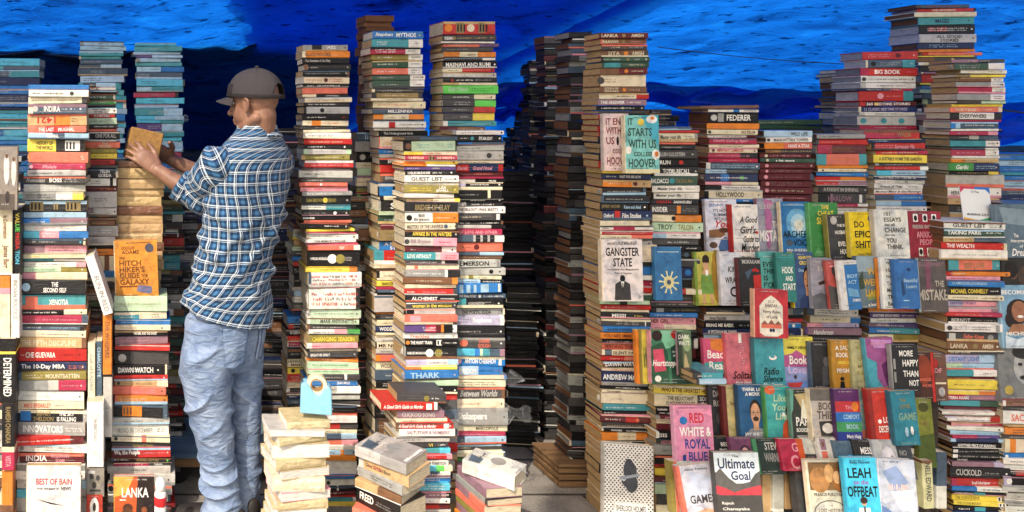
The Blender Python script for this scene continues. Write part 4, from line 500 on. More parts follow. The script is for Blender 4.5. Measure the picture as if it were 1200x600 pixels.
fo(1034, 542, 1078, 616, 2.52, 'white and blue marbled cover in shiny crumpled plastic', 'b4bccb', [p('7f92b4', (.1, .2), (.5, .1), (.8, .35), (.4, .5)), p('d9dde4', (.3, .5), (.9, .45), (.95, .8), (.5, .75)), p('5f78a8', (.02, .7), (.3, .8), (.25, 1), (.02, 1)), ('s', 'd8b9b0', .25, .38, .8, .47), ('s', 'd8b9b0', .25, .55, .85, .63)], sp='c0c4cc', T=.02, film=1, lean=8, roll=3)
# far right covers
fo(1172, 240, 1212, 302, 2.80, 'slate grey cover with flowing white script at the right edge', '5f7280', [p('7f909c', (.1, .05), (.9, .1), (.8, .4), (.2, .35)), t('The', 'w', .45, .55, .6, .62), t('Interpretation', 'w', .35, .65, .98, .73, shear=.3), t('of', 'w', .6, .76, .7, .81), t('Dreams', 'w', .35, .83, .98, .97, shear=.3)], T=.02, lean=5)
fo(1176, 300, 1212, 340, 2.80, 'dark photo cover with a woman in shadow', '2c2826', [e('6a4a3a', .35, .5, .14, .2), e('1a1513', .3, .4, .2, .25), e('4a3a30', .7, .6, .2, .3)], T=.02, lean=4)
fo(1176, 335, 1218, 408, 2.78, 'light blue cover with a smiling long haired woman', '7ba4c4', [t('BECOMING', 'w', .06, .08, .9, .15), e('2a1e1c', .5, .42, .34, .2), e('2a1e1c', .3, .55, .2, .14), e('9a6a4e', .52, .42, .22, .17), e('w', .54, .5, .09, .022), p('9a6a4e', (.1, .78), (.3, .62), (.75, .62), (.9, .78)), p('d3e2ea', (.08, .8), (.4, .86), (.92, .76), (.98, 1), (.06, 1)), t('MICHELLE', 'w', .1, .74, .9, .8)], sp='8fb4cc', T=.025, lean=4)
fo(1174, 406, 1222, 472, 2.78, 'grey portrait cover with a moustached man and round gold seal', '76787a', [e('a8a8a8', .62, .38, .27, .3), e('2a2a2a', .62, .12, .28, .12), e('2a2a2a', .52, .33, .06, .03), e('2a2a2a', .76, .33, .06, .03), e('1e1e1e', .62, .56, .14, .04), e('c0a850', .2, .78, .11, .08), r('7a4a48', 0, .92, 1, 1)], T=.025, lean=4)
# left side
fo(-8, 172, 20, 246, 2.66, 'grey brown photo cover with white robed people at the left edge', '8a827a', [e('d9d2ca', .55, .35, .12, .25), e('d9d2ca', .85, .4, .1, .22), e('6a4a3a', .55, .15, .06, .04), e('6a4a3a', .85, .2, .06, .04), r('5a504a', .1, .75, .9, 1), e('3a3432', .6, .8, .1, .1)], T=.03, lean=2)
fo(135, 282, 186, 348, 2.85, 'orange face-out cover with dark outlined capitals and a grey rock shape', 'd08a2c', [t('DOUGLAS', '6a3a18', .18, .1, .48, .16), t('ADAMS', '6a3a18', .18, .17, .58, .24), t('THE', '6a3a18', .12, .29, .25, .33), t('HITCH', '6a3a18', .12, .35, .62, .45), t("HIKER'S", '6a3a18', .12, .46, .7, .56), t('GUIDE', '6a3a18', .12, .57, .58, .67), t('GALAXY', '6a3a18', .12, .68, .8, .78), t('TO THE', '6a3a18', .62, .6, .76, .66), r('6a3a18', .12, .8, .7, .82), e('4a4a5a', .82, .14, .1, .08), p('6f6f8c', (.5, .86), (.56, .79), (.84, .82), (.86, .9), (.8, .95), (.52, .9))], sp='C', T=.035, film=1, lean=2, roll=-2)
fo(30, 549, 94, 640, 2.62, 'white face-out cover with red capitals and a thin black bird drawing', 'dedcd8', [t('BEST OF BAIN', 'b8323a', .18, .16, .84, .24), t('from the pages of', 'D', .2, .27, .6, .31), t('NEWS', 'k', .64, .265, .82, .31), p('k', (.2, .42), (.45, .46), (.7, .5), (.45, .48)), p('k', (.42, .62), (.7, .58), (.68, .64), (.5, .66)), p('X', (.3, .7), (.55, .66), (.6, .7), (.4, .74))], sp='C', T=.03, lean=5)
fo(133, 562, 181, 640, 2.70, 'orange and black face-out cover with two painted warriors', 'b8562a', [p('d8a04a', (0, .0), (.5, 0), (.3, .25), (0, .3)), p('2a201e', (.6, 0), (1, 0), (1, .55), (.78, .7), (.55, .55)), t('LANKA', 'w', .2, .16, .86, .3), e('4a2a1e', .35, .45, .12, .06), p('5a3a24', (.1, .6), (.3, .42), (.48, .5), (.5, .78), (.3, .9), (.12, .8)), p('1d1a1a', (.55, .6), (.85, .5), (.95, .9), (.6, .95)), e('8a4a2a', .75, .48, .07, .045), p('d04a2a', (.1, .9), (.9, .85), (.9, 1), (.1, 1)), r('w', .15, .33, .3, .345)], sp='a88a40', T=.025, lean=6)
fo(101, 549, 122, 582, 2.70, 'small black and white photo cover tucked between two stacks', '8a867e', [e('D', .3, .3, .12, .1), e('D', .65, .35, .12, .1), e('3a3836', .45, .6, .12, .12), r('D', .2, .75, .8, .82), r('I', .1, .1, .5, .2)], T=.015, lean=3)
fo(101, 581, 120, 625, 2.69, 'small red cover with a white oval beside the white bird cover', 'b8402e', [e('w', .5, .32, .28, .25), e('3a3230', .5, .32, .1, .12)], T=.015, lean=3)

# ---------------------------------------------------------------- books standing on end, spine outwards: (x0,y0,x1,y1,D,roll,segments,texts)
VS = []
def vs(x0, y0, x1, y1, D, label, segs, txt=(), roll=0, film=.5): VS.append(dict(b=(x0, y0, x1, y1), D=D, label=label, segs=segs, txt=txt, roll=roll, film=film))
vs(-2, 245, 14.5, 322, 2.70, 'upright cream spine with handwritten words at the left edge', 'C', [('In Conversation', 'Z', .1, .45), ('James Barr', 'Z', .55, .9)])
vs(15.5, 243, 25.5, 322, 2.71, 'upright black spine with letters in red, yellow and blue', 'K', [('VAL', 'y', .08, .25), ('UE', 'g', .25, .36), ('MIGRA', 'R', .38, .62), ('TION', 'c', .64, .84)])
vs(-2, 323, 12, 396, 2.70, 'upright peach white spine at the left edge', 'O/.2/P/.3/C', [])
vs(13, 321, 23, 396, 2.70, 'upright white spine right of the peach one', 'W', [('INDIAN POLITICS', 'G', .1, .7)])
vs(-1, 397, 18.5, 472, 2.68, 'upright charcoal spine with a yellow badge', 'K/.08/K/.2/y/.24/K', [('DETERMINED', 'w', .3, .9), ('', 'w', .1, .2)])
vs(2, 473, 17, 551, 2.68, 'upright black spine ending in a cream and red foot', 'K/.65/C/.73/Q', [('RAMESH CHANDRA', 'd', .05, .6), ('VISTA', 'P', .78, .95)])
vs(2, 552, 15, 592, 2.69, 'upright orange spine at the bottom left', 'O', [])
vs(-6, 592, 16, 625, 2.69, 'upright brown spine at the bottom left corner', 'Z/.3/O', [])
vs(110, 298, 121.5, 370, 2.72, 'white book leaning right against the orange upright one', 'W', [('FUN IN BED', 'G', .35, .95)], roll=-18)
vs(120.5, 369, 131, 441, 2.74, 'upright orange spine between two stacks', 'O', [('THE WHISPERS', 'Z', .1, .7)])
vs(121, 442, 131.5, 512, 2.74, 'upright greyish white spine below the orange upright one', 'I', [('a novel', 'G', .5, .8)])
vs(103, 402, 111.5, 471, 2.75, 'upright cream spine with slim grey lettering', 'C', [('Call of LADIES', 'G', .1, .9)])
vs(112, 400, 119.8, 470, 2.76, 'upright blue spine beside the slim cream one', 'X', [('CHARLOTTE', 'L', .1, .6)])
vs(102, 471, 121.5, 547, 2.70, 'thick upright cream white spine in front of the blue one', 'W', [('THE GREAT SILENCE', 'G', .25, .6)])
vs(1082, 540, 1094, 596, 2.60, 'upright cream olive spine with bold dark capitals', 'b8b48a', [('NELL EDWARD', 'D', .05, .85)], roll=-3)
vs(1066, 526, 1080, 596, 2.64, 'upright grey spine behind the marbled cover', 'G', [], roll=4)
vs(1098, 530, 1110, 596, 2.66, 'upright slate spine beside the tall right stack', 'X/.6/I', [])
vs(894, 556, 905, 600, 2.68, 'upright tan page edge left of a grey wrapped one', 'T', [], film=.1)
vs(906, 554, 919, 600, 2.67, 'upright clear wrapped grey spine among tan page edges', 'I', [], film=1)
vs(920, 554, 930, 600, 2.67, 'upright light brown page edge in the front row gap', '9a7c58', [], film=.1)
vs(931, 553, 939, 600, 2.68, 'upright dark tan page edge beside the dark grey cover', '8a6a44', [], film=.1)
# ---------------------------------------------------------------- turn the lists into books
BOOKS = []     # dicts: M (matrix), L, T, D, draw(mb_cover), pages..., rect for visibility
ORD = 'topmost second third fourth fifth sixth seventh eighth ninth tenth eleventh twelfth thirteenth fourteenth fifteenth sixteenth seventeenth eighteenth nineteenth twentieth'.split()
TENS = {20: 'twenty', 30: 'thirty', 40: 'fortieth', 50: 'fifty', 60: 'sixty', 70: 'seventy'}
def ordinal(n):
    if n <= 20: return ORD[n-1]
    tn, u = n//10*10, n % 10
    base = {20: 'twenty', 30: 'thirty', 40: 'forty', 50: 'fifty', 60: 'sixty', 70: 'seventy'}[tn]
    return base[:-1]+'ieth' if u == 0 else base+'-'+('first' if u == 1 else ORD[u-1])
def parse_segs(s):
    q = s.split('/'); out = []
    cols = q[0::2]; fr = [float(a) for a in q[1::2]]+[1.0]
    return list(zip(fr, cols))
LIGHTC = set('WCTIGLHPVySOYgc')
def ink(col):
    return 'D' if col in LIGHTC else 'I'
def draw_book(mb, b):
    """adds the cover, its print and (separately) pages of one book in its own space"""
    r = random.Random(b['seed'])
    Ln, T, Dp = b['L'], b['T'], b['Dp']
    segs = [(f, jit(C(c), r)) for f, c in b['segs']]
    if not b.get('fore'):
        if not b.get('face') and len(segs) == 1 and r.random() < .3:       # a publisher's band at one end
            k = r.uniform(.03, .09); c2 = jit(C(r.choice('WKDGCXZ')), r)
            segs = [(k, c2), (1, segs[0][1])] if r.random() < .5 else [(1-k, segs[0][1]), (1, c2)]
        book_cover(mb, Ln, T, Dp, segs, b['film'], b.get('hard', False))
        if b['film'] == 1 and not b.get('face') and not b.get('bg') and r.random() < .6:   # a crumpled end of the clear wrapping
            sd_ = r.choice((-1, -1, 1)); q = r.uniform(.004, .013); vv = []; k = b['seed']; c1 = segs[0][1] if sd_ < 0 else segs[-1][1]
            for i in range(5):
                for j in range(5):
                    vv.append((sd_*(Ln/2+q*(i/4)*(.6+.5*mnoise.noise(Vector((j*.9, k, 1))))), .004+.02*j/4+.004*mnoise.noise(Vector((i*.8, j*.8, k))), T*(.5+(.48-.2*i/4)*math.sin(j*2.2+k)*(1-.5*i/4))))
            mb.add(vv, [(j+5*i, j+5*i+1, j+5*i+6, j+5*i+5) for i in range(4) for j in range(4)], tuple(.45*c+.3 for c in c1), 1)
        art = Art(mb, spine_plane(T))
        if not b.get('face') and not b.get('vertical') and not b.get('hard') and r.random() < .42:      # a coloured stripe along the spine, or a rubbed pale edge
            c2 = jit(C(r.choice('WCIGDKXZmTSLP')), r); k = r.uniform(.1, .34)
            if r.random() < .5: art.rect(-Ln/2+.0005, .0006, Ln/2-.0005, T*k, c2)
            else: art.rect(-Ln/2+.0005, T*(1-k), Ln/2-.0005, T-.0006, c2)
        if not b.get('face') and not b.get('bg') and T > .014 and r.random() < .5:                         # creases down the opened spine
            for q in range(r.choice((1, 2))):
                w_ = T*r.uniform(.25, .75); art.rect(-Ln/2+Ln*r.uniform(0, .3), w_, Ln/2-Ln*r.uniform(0, .3), w_+.0005, tuple(min(.8, .6*c+.22) for c in segs[0][1]))
        for o in b['opts']: spine_print(art, o, b, r)
    else:
        # a book turned with its fore-edge outwards: boards above and below, spine at the back
        c = jit(C(b['board']), r); th = .0012
        for z0, z1 in ((0, th), (T-th, T)): mb.add(boxv(-Ln/2, 0, z0, Ln/2, Dp, z1), BOXF, c, .3)
        mb.add(boxv(-Ln/2, Dp-.0015, th, Ln/2, Dp, T-th), BOXF, c, .3)
        if b.get('wrap'):     # crumpled translucent wrapping over the fore-edge
            nx, nz_ = 22, 7; vv = []; k = b['seed']
            for j in range(nz_+1):
                for i in range(nx+1):
                    x = -Ln/2+Ln*i/nx; z = T*j/nz_; ed = min(i, nx-i, 2)/2*min(j, nz_-j, 2)/2
                    vv.append((x, -.001-ed*(.003+.0025*mnoise.noise(Vector((x*28+k, z*60, 1)))+.0015*mnoise.noise(Vector((x*90+k, z*130, 4)))), z))
            mb.add(vv, [(j*(nx+1)+i, j*(nx+1)+i+1, (j+1)*(nx+1)+i+1, (j+1)*(nx+1)+i) for j in range(nz_) for i in range(nx)], jit(C(b['segs'][0][1]), r), b['film'])
    if b.get('face'):
        Lh, W = Ln, Dp; fr_ = len(mb.f); mb.m[5:9] = [1 if b['face'] != 'HOUND' else 0]*4
        art = Art(mb, cover_plane(Ln, T, Dp))
        its = b['face']
        if its == 'HOUND':
            n = 26
            for i in range(n):
                for j in range(int(n*1.5)):
                    if (i+j) % 2: art.n = 0; art.rect(W*(i/n), Lh*(j/n/1.5), W*((i+.8)/n), Lh*((j+.62)/n/1.5), hexc('1d1d20'))
            its = [e('42454c', .52, .3, .14, .1), e('42454c', .55, .45, .13, .11), p('8f96a0', (.3, .38), (.72, .33), (.72, .36), (.3, .42)), e('42454c', .5, .26, .1, .1), p('42454c', (.5, .4), (.34, .44), (.42, .5)), r_('e0ded8', .2, .68, .88, .82), t('SHERLOCK HOLMES', 'D', .24, .71, .84, .78)]
        for q in its:
            k = q[0]
            if k == 'r': art.rect(W*q[2], Lh*(1-q[5]), W*q[4], Lh*(1-q[3]), jit(C(q[1]), r, .03))
            elif k == 'e': art.ell(W*q[2], Lh*(1-q[3]), W*q[4], Lh*q[5], jit(C(q[1]), r, .03))
            elif k == 'p': art.poly([(W*a, Lh*(1-c)) for a, c in q[2]], jit(C(q[1]), r, .03))
            elif k == 's': art.scribble(W*q[2], W*q[4], Lh*(1-q[5]), Lh*(1-q[3]), C(q[1]), r)
            elif k == 't':
                hh = Lh*(q[6]-q[4])
                art.text(q[1], W*q[3], W*q[5], Lh*(1-q[6]), Lh*(1-q[4]), C(q[2]), bold=.02 if hh > .008 else .008, **q[7])
        if b['face'] != 'HOUND':
            ic = C('I' if sum(C(b['segs'][0][1])) < .9 else 'D')
            for y_, pr in ((.03, .75), (.955, .7), (.9, .35)):
                if r.random() < pr:
                    u = r.uniform(.12, .3); art.scribble(W*u, W*min(.93, u+r.uniform(.3, .6)), Lh*(1-y_)-Lh*.022, Lh*(1-y_), ic, r)
            for k in range(fr_, len(mb.f)):
                if len(mb.f[k]) > 4 and len(mb.f[k]) < 20: mb.m[k] = 1
    return r
def r_(c, x0, y0, x1, y1): return ('r', c, x0, y0, x1, y1)
def spine_print(art, o, b, r):
    q = o.split(':'); k = q[0]; Ln, T = b['L'], b['T']
    X = lambda f: -Ln/2+Ln*float(f)
    if k == 't':
        txt = q[1].replace('_', ' ').replace('\\n', '\n'); fl = q[5] if len(q) > 5 else ''
        hgt = .56 if '\n' not in txt else .8
        if b.get('vertical'): hgt = .5
        art.text(txt, X(q[3]), X(q[4]), T*(.5-hgt/2), T*(.5+hgt/2), C(q[2]), bold=.022, shear=.3 if 'i' in fl else 0, fit='soft', align=.5, flip='u' in fl)
    elif k == 's':
        col = C(q[1]); u0, u1 = (float(q[2]), float(q[3])) if len(q) > 3 else (.1+.1*r.random(), .5+.4*r.random())
        h = min(T*.34, .0052)
        rows = 2 if T > .026 and r.random() < .5 else 1
        for i in range(rows):
            w0 = T*.5-h/2+(0 if rows == 1 else (i-.5)*h*1.7)
            art.scribble(X(u0), X(u1), w0, w0+h, col, r)
    elif k == 'e':
        rr = min(T*.3, .0035) if float(q[2]) > .8 else T*.3; art.ell(X(q[2]), T/2, rr, rr, C(q[1]), 12)
    elif k == 'b':
        art.rect(X(q[2]), T*.1, X(q[3]), T*.9, C(q[1]))
        if q[1] in 'dWO' and float(q[3])-float(q[2]) > .1:
            for i in range(3): art.rect(X(float(q[2])+.02+.06*i), T*.22, X(float(q[2])+.05+.06*i), T*.78, C('K' if q[1] != 'O' else 'Z'))
    elif k == 'r':
        col = C(q[1])
        for i in range(3):
            w = T*(.18+.24*i); u = float(q[2])
            while u < float(q[3])-.05:
                d = r.uniform(.06, .22); art.scribble(X(u), X(min(u+d, float(q[3]))), w, w+T*.15, C(r.choice('RRRODQ')), r); u += d+.03
def pages_of(b, mb):
    r = random.Random(b['seed']+5)
    base = C(b['page']); k = r.uniform(.75, 1.05)
    col = tuple(min(.8, c*k) for c in base)
    if b.get('fore'):
        Ln, T, Dp = b['L'], b['T'], b['Dp']; th = .0013
        v = boxv(-Ln/2+.002, .0015, th, Ln/2-.002, Dp-.002, T-th); kk = r.uniform(0, 500)
        mb.add(v, BOXF, col, 0, 0, [((x+y)*1000+kk, z*1000+kk, 0) for x, y, z in v])
    else:
        page_block(mb, b['L'], b['T'], b['Dp'], col, r, .003 if b.get('hard') else .0015)
seedc = [100]
def nseed(): seedc[0] += 17; return seedc[0]
def lying(D, x0, x1, ytop, ybot, segs, opts, film, page, r, yaw=0, fore=False, hard=False, wrap=False, dep=None):
    T = max(.0035, (ybot-ytop)/FPX*D-r.uniform(.0003, .0019))
    Ln = (x1-x0)/FPX*D
    Dp = dep or min(.17, max(.115, Ln*r.uniform(.58, .68)))
    yw = rad(-yaw+r.gauss(0, 1.9))
    dj = r.uniform(-.009, .009)
    P = at((x0+x1)/2, ybot, D+dj)
    M = Matrix.Translation(P) @ Matrix.Rotation(yw, 4, 'Z') @ Matrix.Rotation(r.gauss(0, .007), 4, 'Y')
    return dict(M=M, L=Ln, T=T, Dp=Dp, segs=segs, opts=opts, film=film, page=page, seed=nseed(), D=D, rect=(x0, ytop, x1, ybot), fore=fore, hard=hard, wrap=wrap)
for key, s in S.items():
    r = random.Random(sum(map(ord, key)))
    yt = s['top']; X0, X1 = s['x0'], s['x1']; n = 0
    ents = [q.strip() for q in s['lines'].replace('\n', ';').split(';') if q.strip()]
    prevc = None
    for q in ents:
        tk = q.split(); yb = float(tk[0]); segs = parse_segs(tk[1]); opts = []; film = r.choice((.1, .3, .5, .8)); noprint = False
        x0, x1 = X0, X1
        for o in tk[2:]:
            if o[:2] == 'X:': X0, X1 = [float(v) for v in o[2:].split(':')]; x0, x1 = X0, X1
            elif o[:2] == 'x:': x0, x1 = [float(v) for v in o[2:].split(':')]
            elif o == 'F': film = 1.0
            elif o == 'n': noprint = True
            else: opts.append(o)
        n += 1
        if not opts and not noprint and yb-yt > 4.2:
            a = r.uniform(.05, .3); opts = [f's:{ink(segs[0][1])}:{a:.2f}:{a+r.uniform(.25,.55):.2f}']
        if not noprint and yb-yt > 5 and r.random() < .22 and not any(o[0] == 'e' and float(o.split(':')[2]) > .8 for o in opts):
            c = segs[-1][1]; opts.append(f'e:{ink(c)}:{r.uniform(.92,.95):.2f}')
        jx = r.gauss(0, 1.0)
        b = lying(s['D'], x0+jx, x1+jx+r.gauss(0, 1.0), yt, yb, segs, opts, film, r.choice(s['pages']), r, s['yaw'], s.get('fore', False), s.get('hard', False), key == 'BR')
        if s.get('fore'): b['board'] = 'Z'; b['page'] = r.choice(('T', 'T', 'Z')) if segs[0][1] != 'Z' else 'Z'
        b['stack'] = s; b['n'] = n; b['h'] = yb-yt
        BOOKS.append(b); yt = yb
    # the stack goes on down to the pavement below the picture's edge
    if s['ground']:
        zpx = PY0+EYE*FPX/s['D']
        while yt < zpx-2:
            yb = min(yt+r.uniform(8, 13), zpx)
            b = lying(s['D'], X0, X1, yt, yb, [(1, r.choice('WGDITRX'))], [], .3, r.choice(s['pages']), r, s['yaw']); b['stack'] = s; n += 1; b['n'] = n; b['h'] = yb-yt; b['below'] = True
            BOOKS.append(b); yt = yb
BGB = []
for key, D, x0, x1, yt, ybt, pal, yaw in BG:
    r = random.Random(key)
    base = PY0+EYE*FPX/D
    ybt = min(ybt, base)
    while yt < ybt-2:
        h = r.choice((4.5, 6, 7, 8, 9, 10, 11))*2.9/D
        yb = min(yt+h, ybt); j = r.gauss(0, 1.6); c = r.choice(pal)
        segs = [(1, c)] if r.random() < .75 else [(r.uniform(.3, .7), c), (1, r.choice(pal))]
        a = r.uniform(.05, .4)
        b = lying(D, x0+j, x1+j+r.gauss(0, 2), yt, yb, segs, [f's:{ink(c) if key[0] != "N" else "D"}:{a:.2f}:{a+r.uniform(.2,.5):.2f}'] if h > 5 else [], r.choice((.2, .5, 1)), r.choice('TZGC' if key[0] in 'FR' else 'GDZZ' if key == 'N1' else 'DDZK'), r, yaw+r.uniform(-3, 3))  # gap stacks: pages and print darkened to paint in the shade
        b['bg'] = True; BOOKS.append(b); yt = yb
# face-out books
for f in FO:
    x0, y0, x1, y1 = f['b']; D = f['D']; r = random.Random(nseed())
    W = (x1-x0)/FPX*D; H = (y1-y0)/FPX*D
    P = at((x0+x1)/2, y1, D)
    B0 = Matrix.Translation((-W/2, 0, H/2)) @ FACE        # standing, front board at y = -T
    M = Matrix.Translation(P) @ Matrix.Rotation(rad(f['roll']), 4, 'Y') @ Matrix.Rotation(rad(-f['lean']), 4, 'X') @ Matrix.Translation((0, f['T'], 0)) @ B0
    b = dict(M=M, L=H, T=f['T'], Dp=W, segs=[(1, f['col'])], opts=[], film=f['film'], page=r.choice('CTI'), seed=nseed(), D=D-.05, rect=f['b'], face=f['items'] or [('r', f['col'], 0, 0, .01, .01)], label=f['label'], sp=f['sp'])
    BOOKS.append(b)
for f in VS:
    x0, y0, x1, y1 = f['b']; D = f['D']
    T = (x1-x0)/FPX*D; H = (y1-y0)/FPX*D
    P = at((x0+x1)/2, (y0+y1)/2, D)
    M = Matrix.Translation(P) @ Matrix.Rotation(rad(f['roll']), 4, 'Y') @ Matrix.Rotation(rad(90), 4, 'Y') @ Matrix.Translation((0, 0, -T/2))
    b = dict(M=M, L=H, T=T, Dp=.13, segs=parse_segs(f['segs']), opts=[f't:{a.replace(" ","_")}:{c}:{u}:{v}' for a, c, u, v in f['txt'] if a], film=f['film'], page='C', seed=nseed(), D=D-.02, rect=f['b'], label=f['label'], vertical=True)
    BOOKS.append(b)
# loose piles turned at an angle: (x centre, y top, D, yaw, [(h px, spine colour, length, depth, dyaw, dx, opts)], ...)
LOOSE = []
def loose(desc, cx, ytop, D, yaw, rows, page, cat=None):
    y = ytop; r = random.Random(int(cx)); n = 0
    for h, col, Ln, Dp, dy, dx, opts, fore, film in rows:
        n += 1
        T = h/FPX*D-.0004; P = at(cx+dx, y+h, D)
        M = Matrix.Translation(P) @ Matrix.Rotation(rad(yaw+dy), 4, 'Z') @ Matrix.Rotation(rad(r.gauss(0, .8)), 4, 'X') @ Matrix.Rotation(rad(r.gauss(0, .8)), 4, 'Y') @ Matrix.Translation((0, -Dp/2, 0))
        b = dict(M=M, L=Ln, T=T, Dp=Dp, segs=parse_segs(col), opts=opts, film=film, page=page, seed=nseed(), D=D-.08, rect=(cx+dx-35, y, cx+dx+35, y+h), fore=fore, board=col[0], n=n, h=h, wrap=fore and (n % 2 == 1))
        if n == 1 and not fore: b['face'] = [('p', 'X', [(.05, .1), (.5, .05), (.45, .3), (.1, .32)]), ('e', 'G', .6, .55, .25, .14), ('r', 'W', .1, .9, .9, .96), ('s', 'D', .15, .2, .85, .26), ('s', 'W', .15, .3, .7, .36)]
        b['stack'] = dict(desc=desc, key=desc); BOOKS.append(b); y += h
loose('the wrapped pile under the dispenser', 350, 485, 2.62, 4, [(9, 'p', 0.15, 0.12, -1, 6, [], True, 1), (8, 'I', 0.193, 0.14, -3, -7, [], True, 1), (8, 'p/.9/P', 0.175, 0.14, 9, -5, [], True, 1), (16, 'p', 0.2, 0.14, -2, -3, [], True, 1), (12, 'p', 0.184, 0.14, 8, -7, [], True, 1), (10, 'p', 0.18, 0.14, 8, -2, [], True, 1), (16, 'C', 0.182, 0.14, -2, -6, [], True, 1), (10, 'P', 0.182, 0.14, 8, -1, [], True, 1), (10, 'p/.9/P', 0.177, 0.14, 0, -2, [], True, 1), (11, 'p', 0.188, 0.14, -2, -4, [], True, 1), (10, 'p/.9/P', 0.177, 0.14, 8, -5, [], True, 1), (8, 'p/.9/P', 0.198, 0.14, 6, -5, [], True, 1), (16, 'p', 0.194, 0.14, 1, -4, [], True, 1), (12, 'I', 0.182, 0.14, -3, -6, [], True, 1), (10, 'p', 0.181, 0.14, -4, -7, [], True, 1), (11, 'C', 0.191, 0.14, 3, -3, [], True, 1), (14, 'C', 0.187, 0.14, -3, -2, [], True, 1)], 'W')
loose('the skewed pile between front piles', 458, 524, 2.58, -50, [(13, 'I/.5/G', .19, .15, 3, 0, ['s:G:.1:.8'], False, 1), (14, 'I/.1/T', .19, .14, 0, 4, ['t:Good_Girl_Bad_Blood:D:.15:.65:i', 's:R:.2:.5'], False, .6), (12, 'G', .18, .13, -4, 0, ['s:D:.3:.8'], False, 1), (10, 'T/.5/Z', .17, .14, 4, -4, [], False, .5), (21, 'K', .18, .14, -6, 0, ['t:FREED:w:.08:.4', 's:G:.45:.8'], False, 1), (10, 'S/.7/m', .19, .14, 16, -6, [], False, .4), (11, 'C', .19, .14, -8, 10, [], False, .4), (12, 'W', .18, .14, 20, 14, [], False, .4), (12, 'Z', .19, .14, 0, 4, [], False, .4), (12, 'C', .19, .14, 6, 4, [], False, .4), (13, 'G', .19, .14, -6, 4, [], False, .4)], 'C')
loose('the cream pile beside the gap', 575, 541, 2.58, -84, [(16, 'I/.3/W', .17, .13, 40, 4, ['s:G:.3:.7'], False, 1), (11, 'm', .18, .13, 0, -2, [], False, .6), (8, 'G', .18, .13, 3, -3, [], False, .6), (10, 'm/.5/S', .19, .13, -2, -4, [], False, .6), (8, 'S', .19, .13, 2, -3, [], False, .6), (8, 'J', .19, .13, 0, -3, [], False, .6), (9, 'm', .19, .13, -3, -4, [], False, .6), (8, 'O/.4/Z', .19, .13, 3, -4, [], False, .6), (9, 'J', .19, .13, 0, -4, [], False, .6), (10, 'Z', .19, .13, 2, -4, [], False, .6), (10, 'W', .19, .13, 0, -4, [], False, .6), (11, 'C', .19, .13, 0, -4, [], False, .6)], 'C')

# ---- which books show largest in the picture
idb = np.full((600, 1200), -1, dtype=np.int32)
order = sorted(range(len(BOOKS)), key=lambda i: -BOOKS[i]['D'])
HUMAN = [(240, 150, 335, 380), (200, 190, 260, 240), (215, 380, 308, 600), (250, 82, 330, 158), (145, 150, 190, 190)]
done = False
for i in order:
    b = BOOKS[i]
    if not done and b['D'] < 2.75:
        done = True
        for x0, y0, x1, y1 in HUMAN: idb[y0:y1, x0:x1] = -2
    x0, y0, x1, y1 = b['rect']
    x0, x1 = max(0, x0), min(1200, x1); y0, y1 = max(0, y0), min(600, y1)
    if x1 > x0 and y1 > y0: idb[int(round(y0)):max(int(round(y1)), int(round(y0))+1), int(round(x0)):int(round(x1))] = i
cnt = np.bincount(idb[idb >= 0], minlength=len(BOOKS))
for i, b in enumerate(BOOKS): b['vis'] = int(cnt[i])
cand = sorted([i for i, b in enumerate(BOOKS) if not b.get('bg') and not b.get('below')], key=lambda i: -(BOOKS[i]['vis']+(5000 if 'label' in BOOKS[i] else 0)))
NIND = 300
IND = set(cand[:NIND])

def book_words(b):
    cols = []
    for f, c in b['segs']:
        nm = cname(c)
        if nm not in cols: cols.append(nm)
    cw = ' and '.join(cols[:2])
    if b.get('fore'): cw = 'clear wrapped '+cname(b['segs'][0][1]) if b['film'] == 1 else cname(b['segs'][0][1])
    size = 'thick ' if b['h'] > 13.5 else 'thin ' if b['h'] < 6.2 else ''
    return f"{size}{cw} book {ordinal(b['n'])} down {b['stack']['desc']}" if b['n'] > 1 else f"{size}{cw} book on the very top of {b['stack']['desc']}"
stuff_c = MB(); stuff_p = MB(); LABS = []
for i, b in enumerate(BOOKS):
    cm, pm = MB(), MB()
    if b.get('face'):
        segs = b['segs']
        draw_book(cm, b)
        # the spine of a face-out book may have its own colour: recolour the profile's spine faces
        if b.get('sp'):
            cs = jit(C(b['sp']), random.Random(b['seed']+3))
            for k in range(12):
                if 1 <= k <= 5: cm.c[k] = (*cs, b['film'])
    else:
        draw_book(cm, b)
    pages_of(b, pm)
    if i in IND:
        root = empty('book'); root.matrix_world = b['M']
        lab = b.get('label') or book_words(b)
        if len(lab.split()) > 16: lab = lab.replace('thin ', '').replace('thick ', '').replace('clear wrapped ', 'wrapped ')
        LABS.append(lab); tag(root, lab, 'book', b['stack']['desc'].replace('the ', 'books of the ', 1) if 'stack' in b else ('books shown face out' if b.get('face') else 'books standing on end'))
        link('cover', cm.mesh('cover', [MCOVER, MART]), root)
        link('page_block', pm.mesh('page_block', [MPAGES]), root)
    else:
        cm.m = [0]*len(cm.f); stuff_c.merge(cm, b['M']); pm.m = [1]*len(pm.f); stuff_c.merge(pm, b['M'])
o = link('stacked_books', stuff_c.mesh('stacked_books', [MCOVER, MPAGES]))
tag(o, 'the many smaller and half hidden books filling the stacks', 'books', None, 'stuff')
print('long', [q for q in LABS if len(q.split()) > 16], 'dup', [q for q in set(LABS) if LABS.count(q) > 1]); print('books', len(BOOKS), 'individual', len(IND), 'smallest individual px', min(BOOKS[i]['vis'] for i in IND), 'stuff verts', len(stuff_c.v))
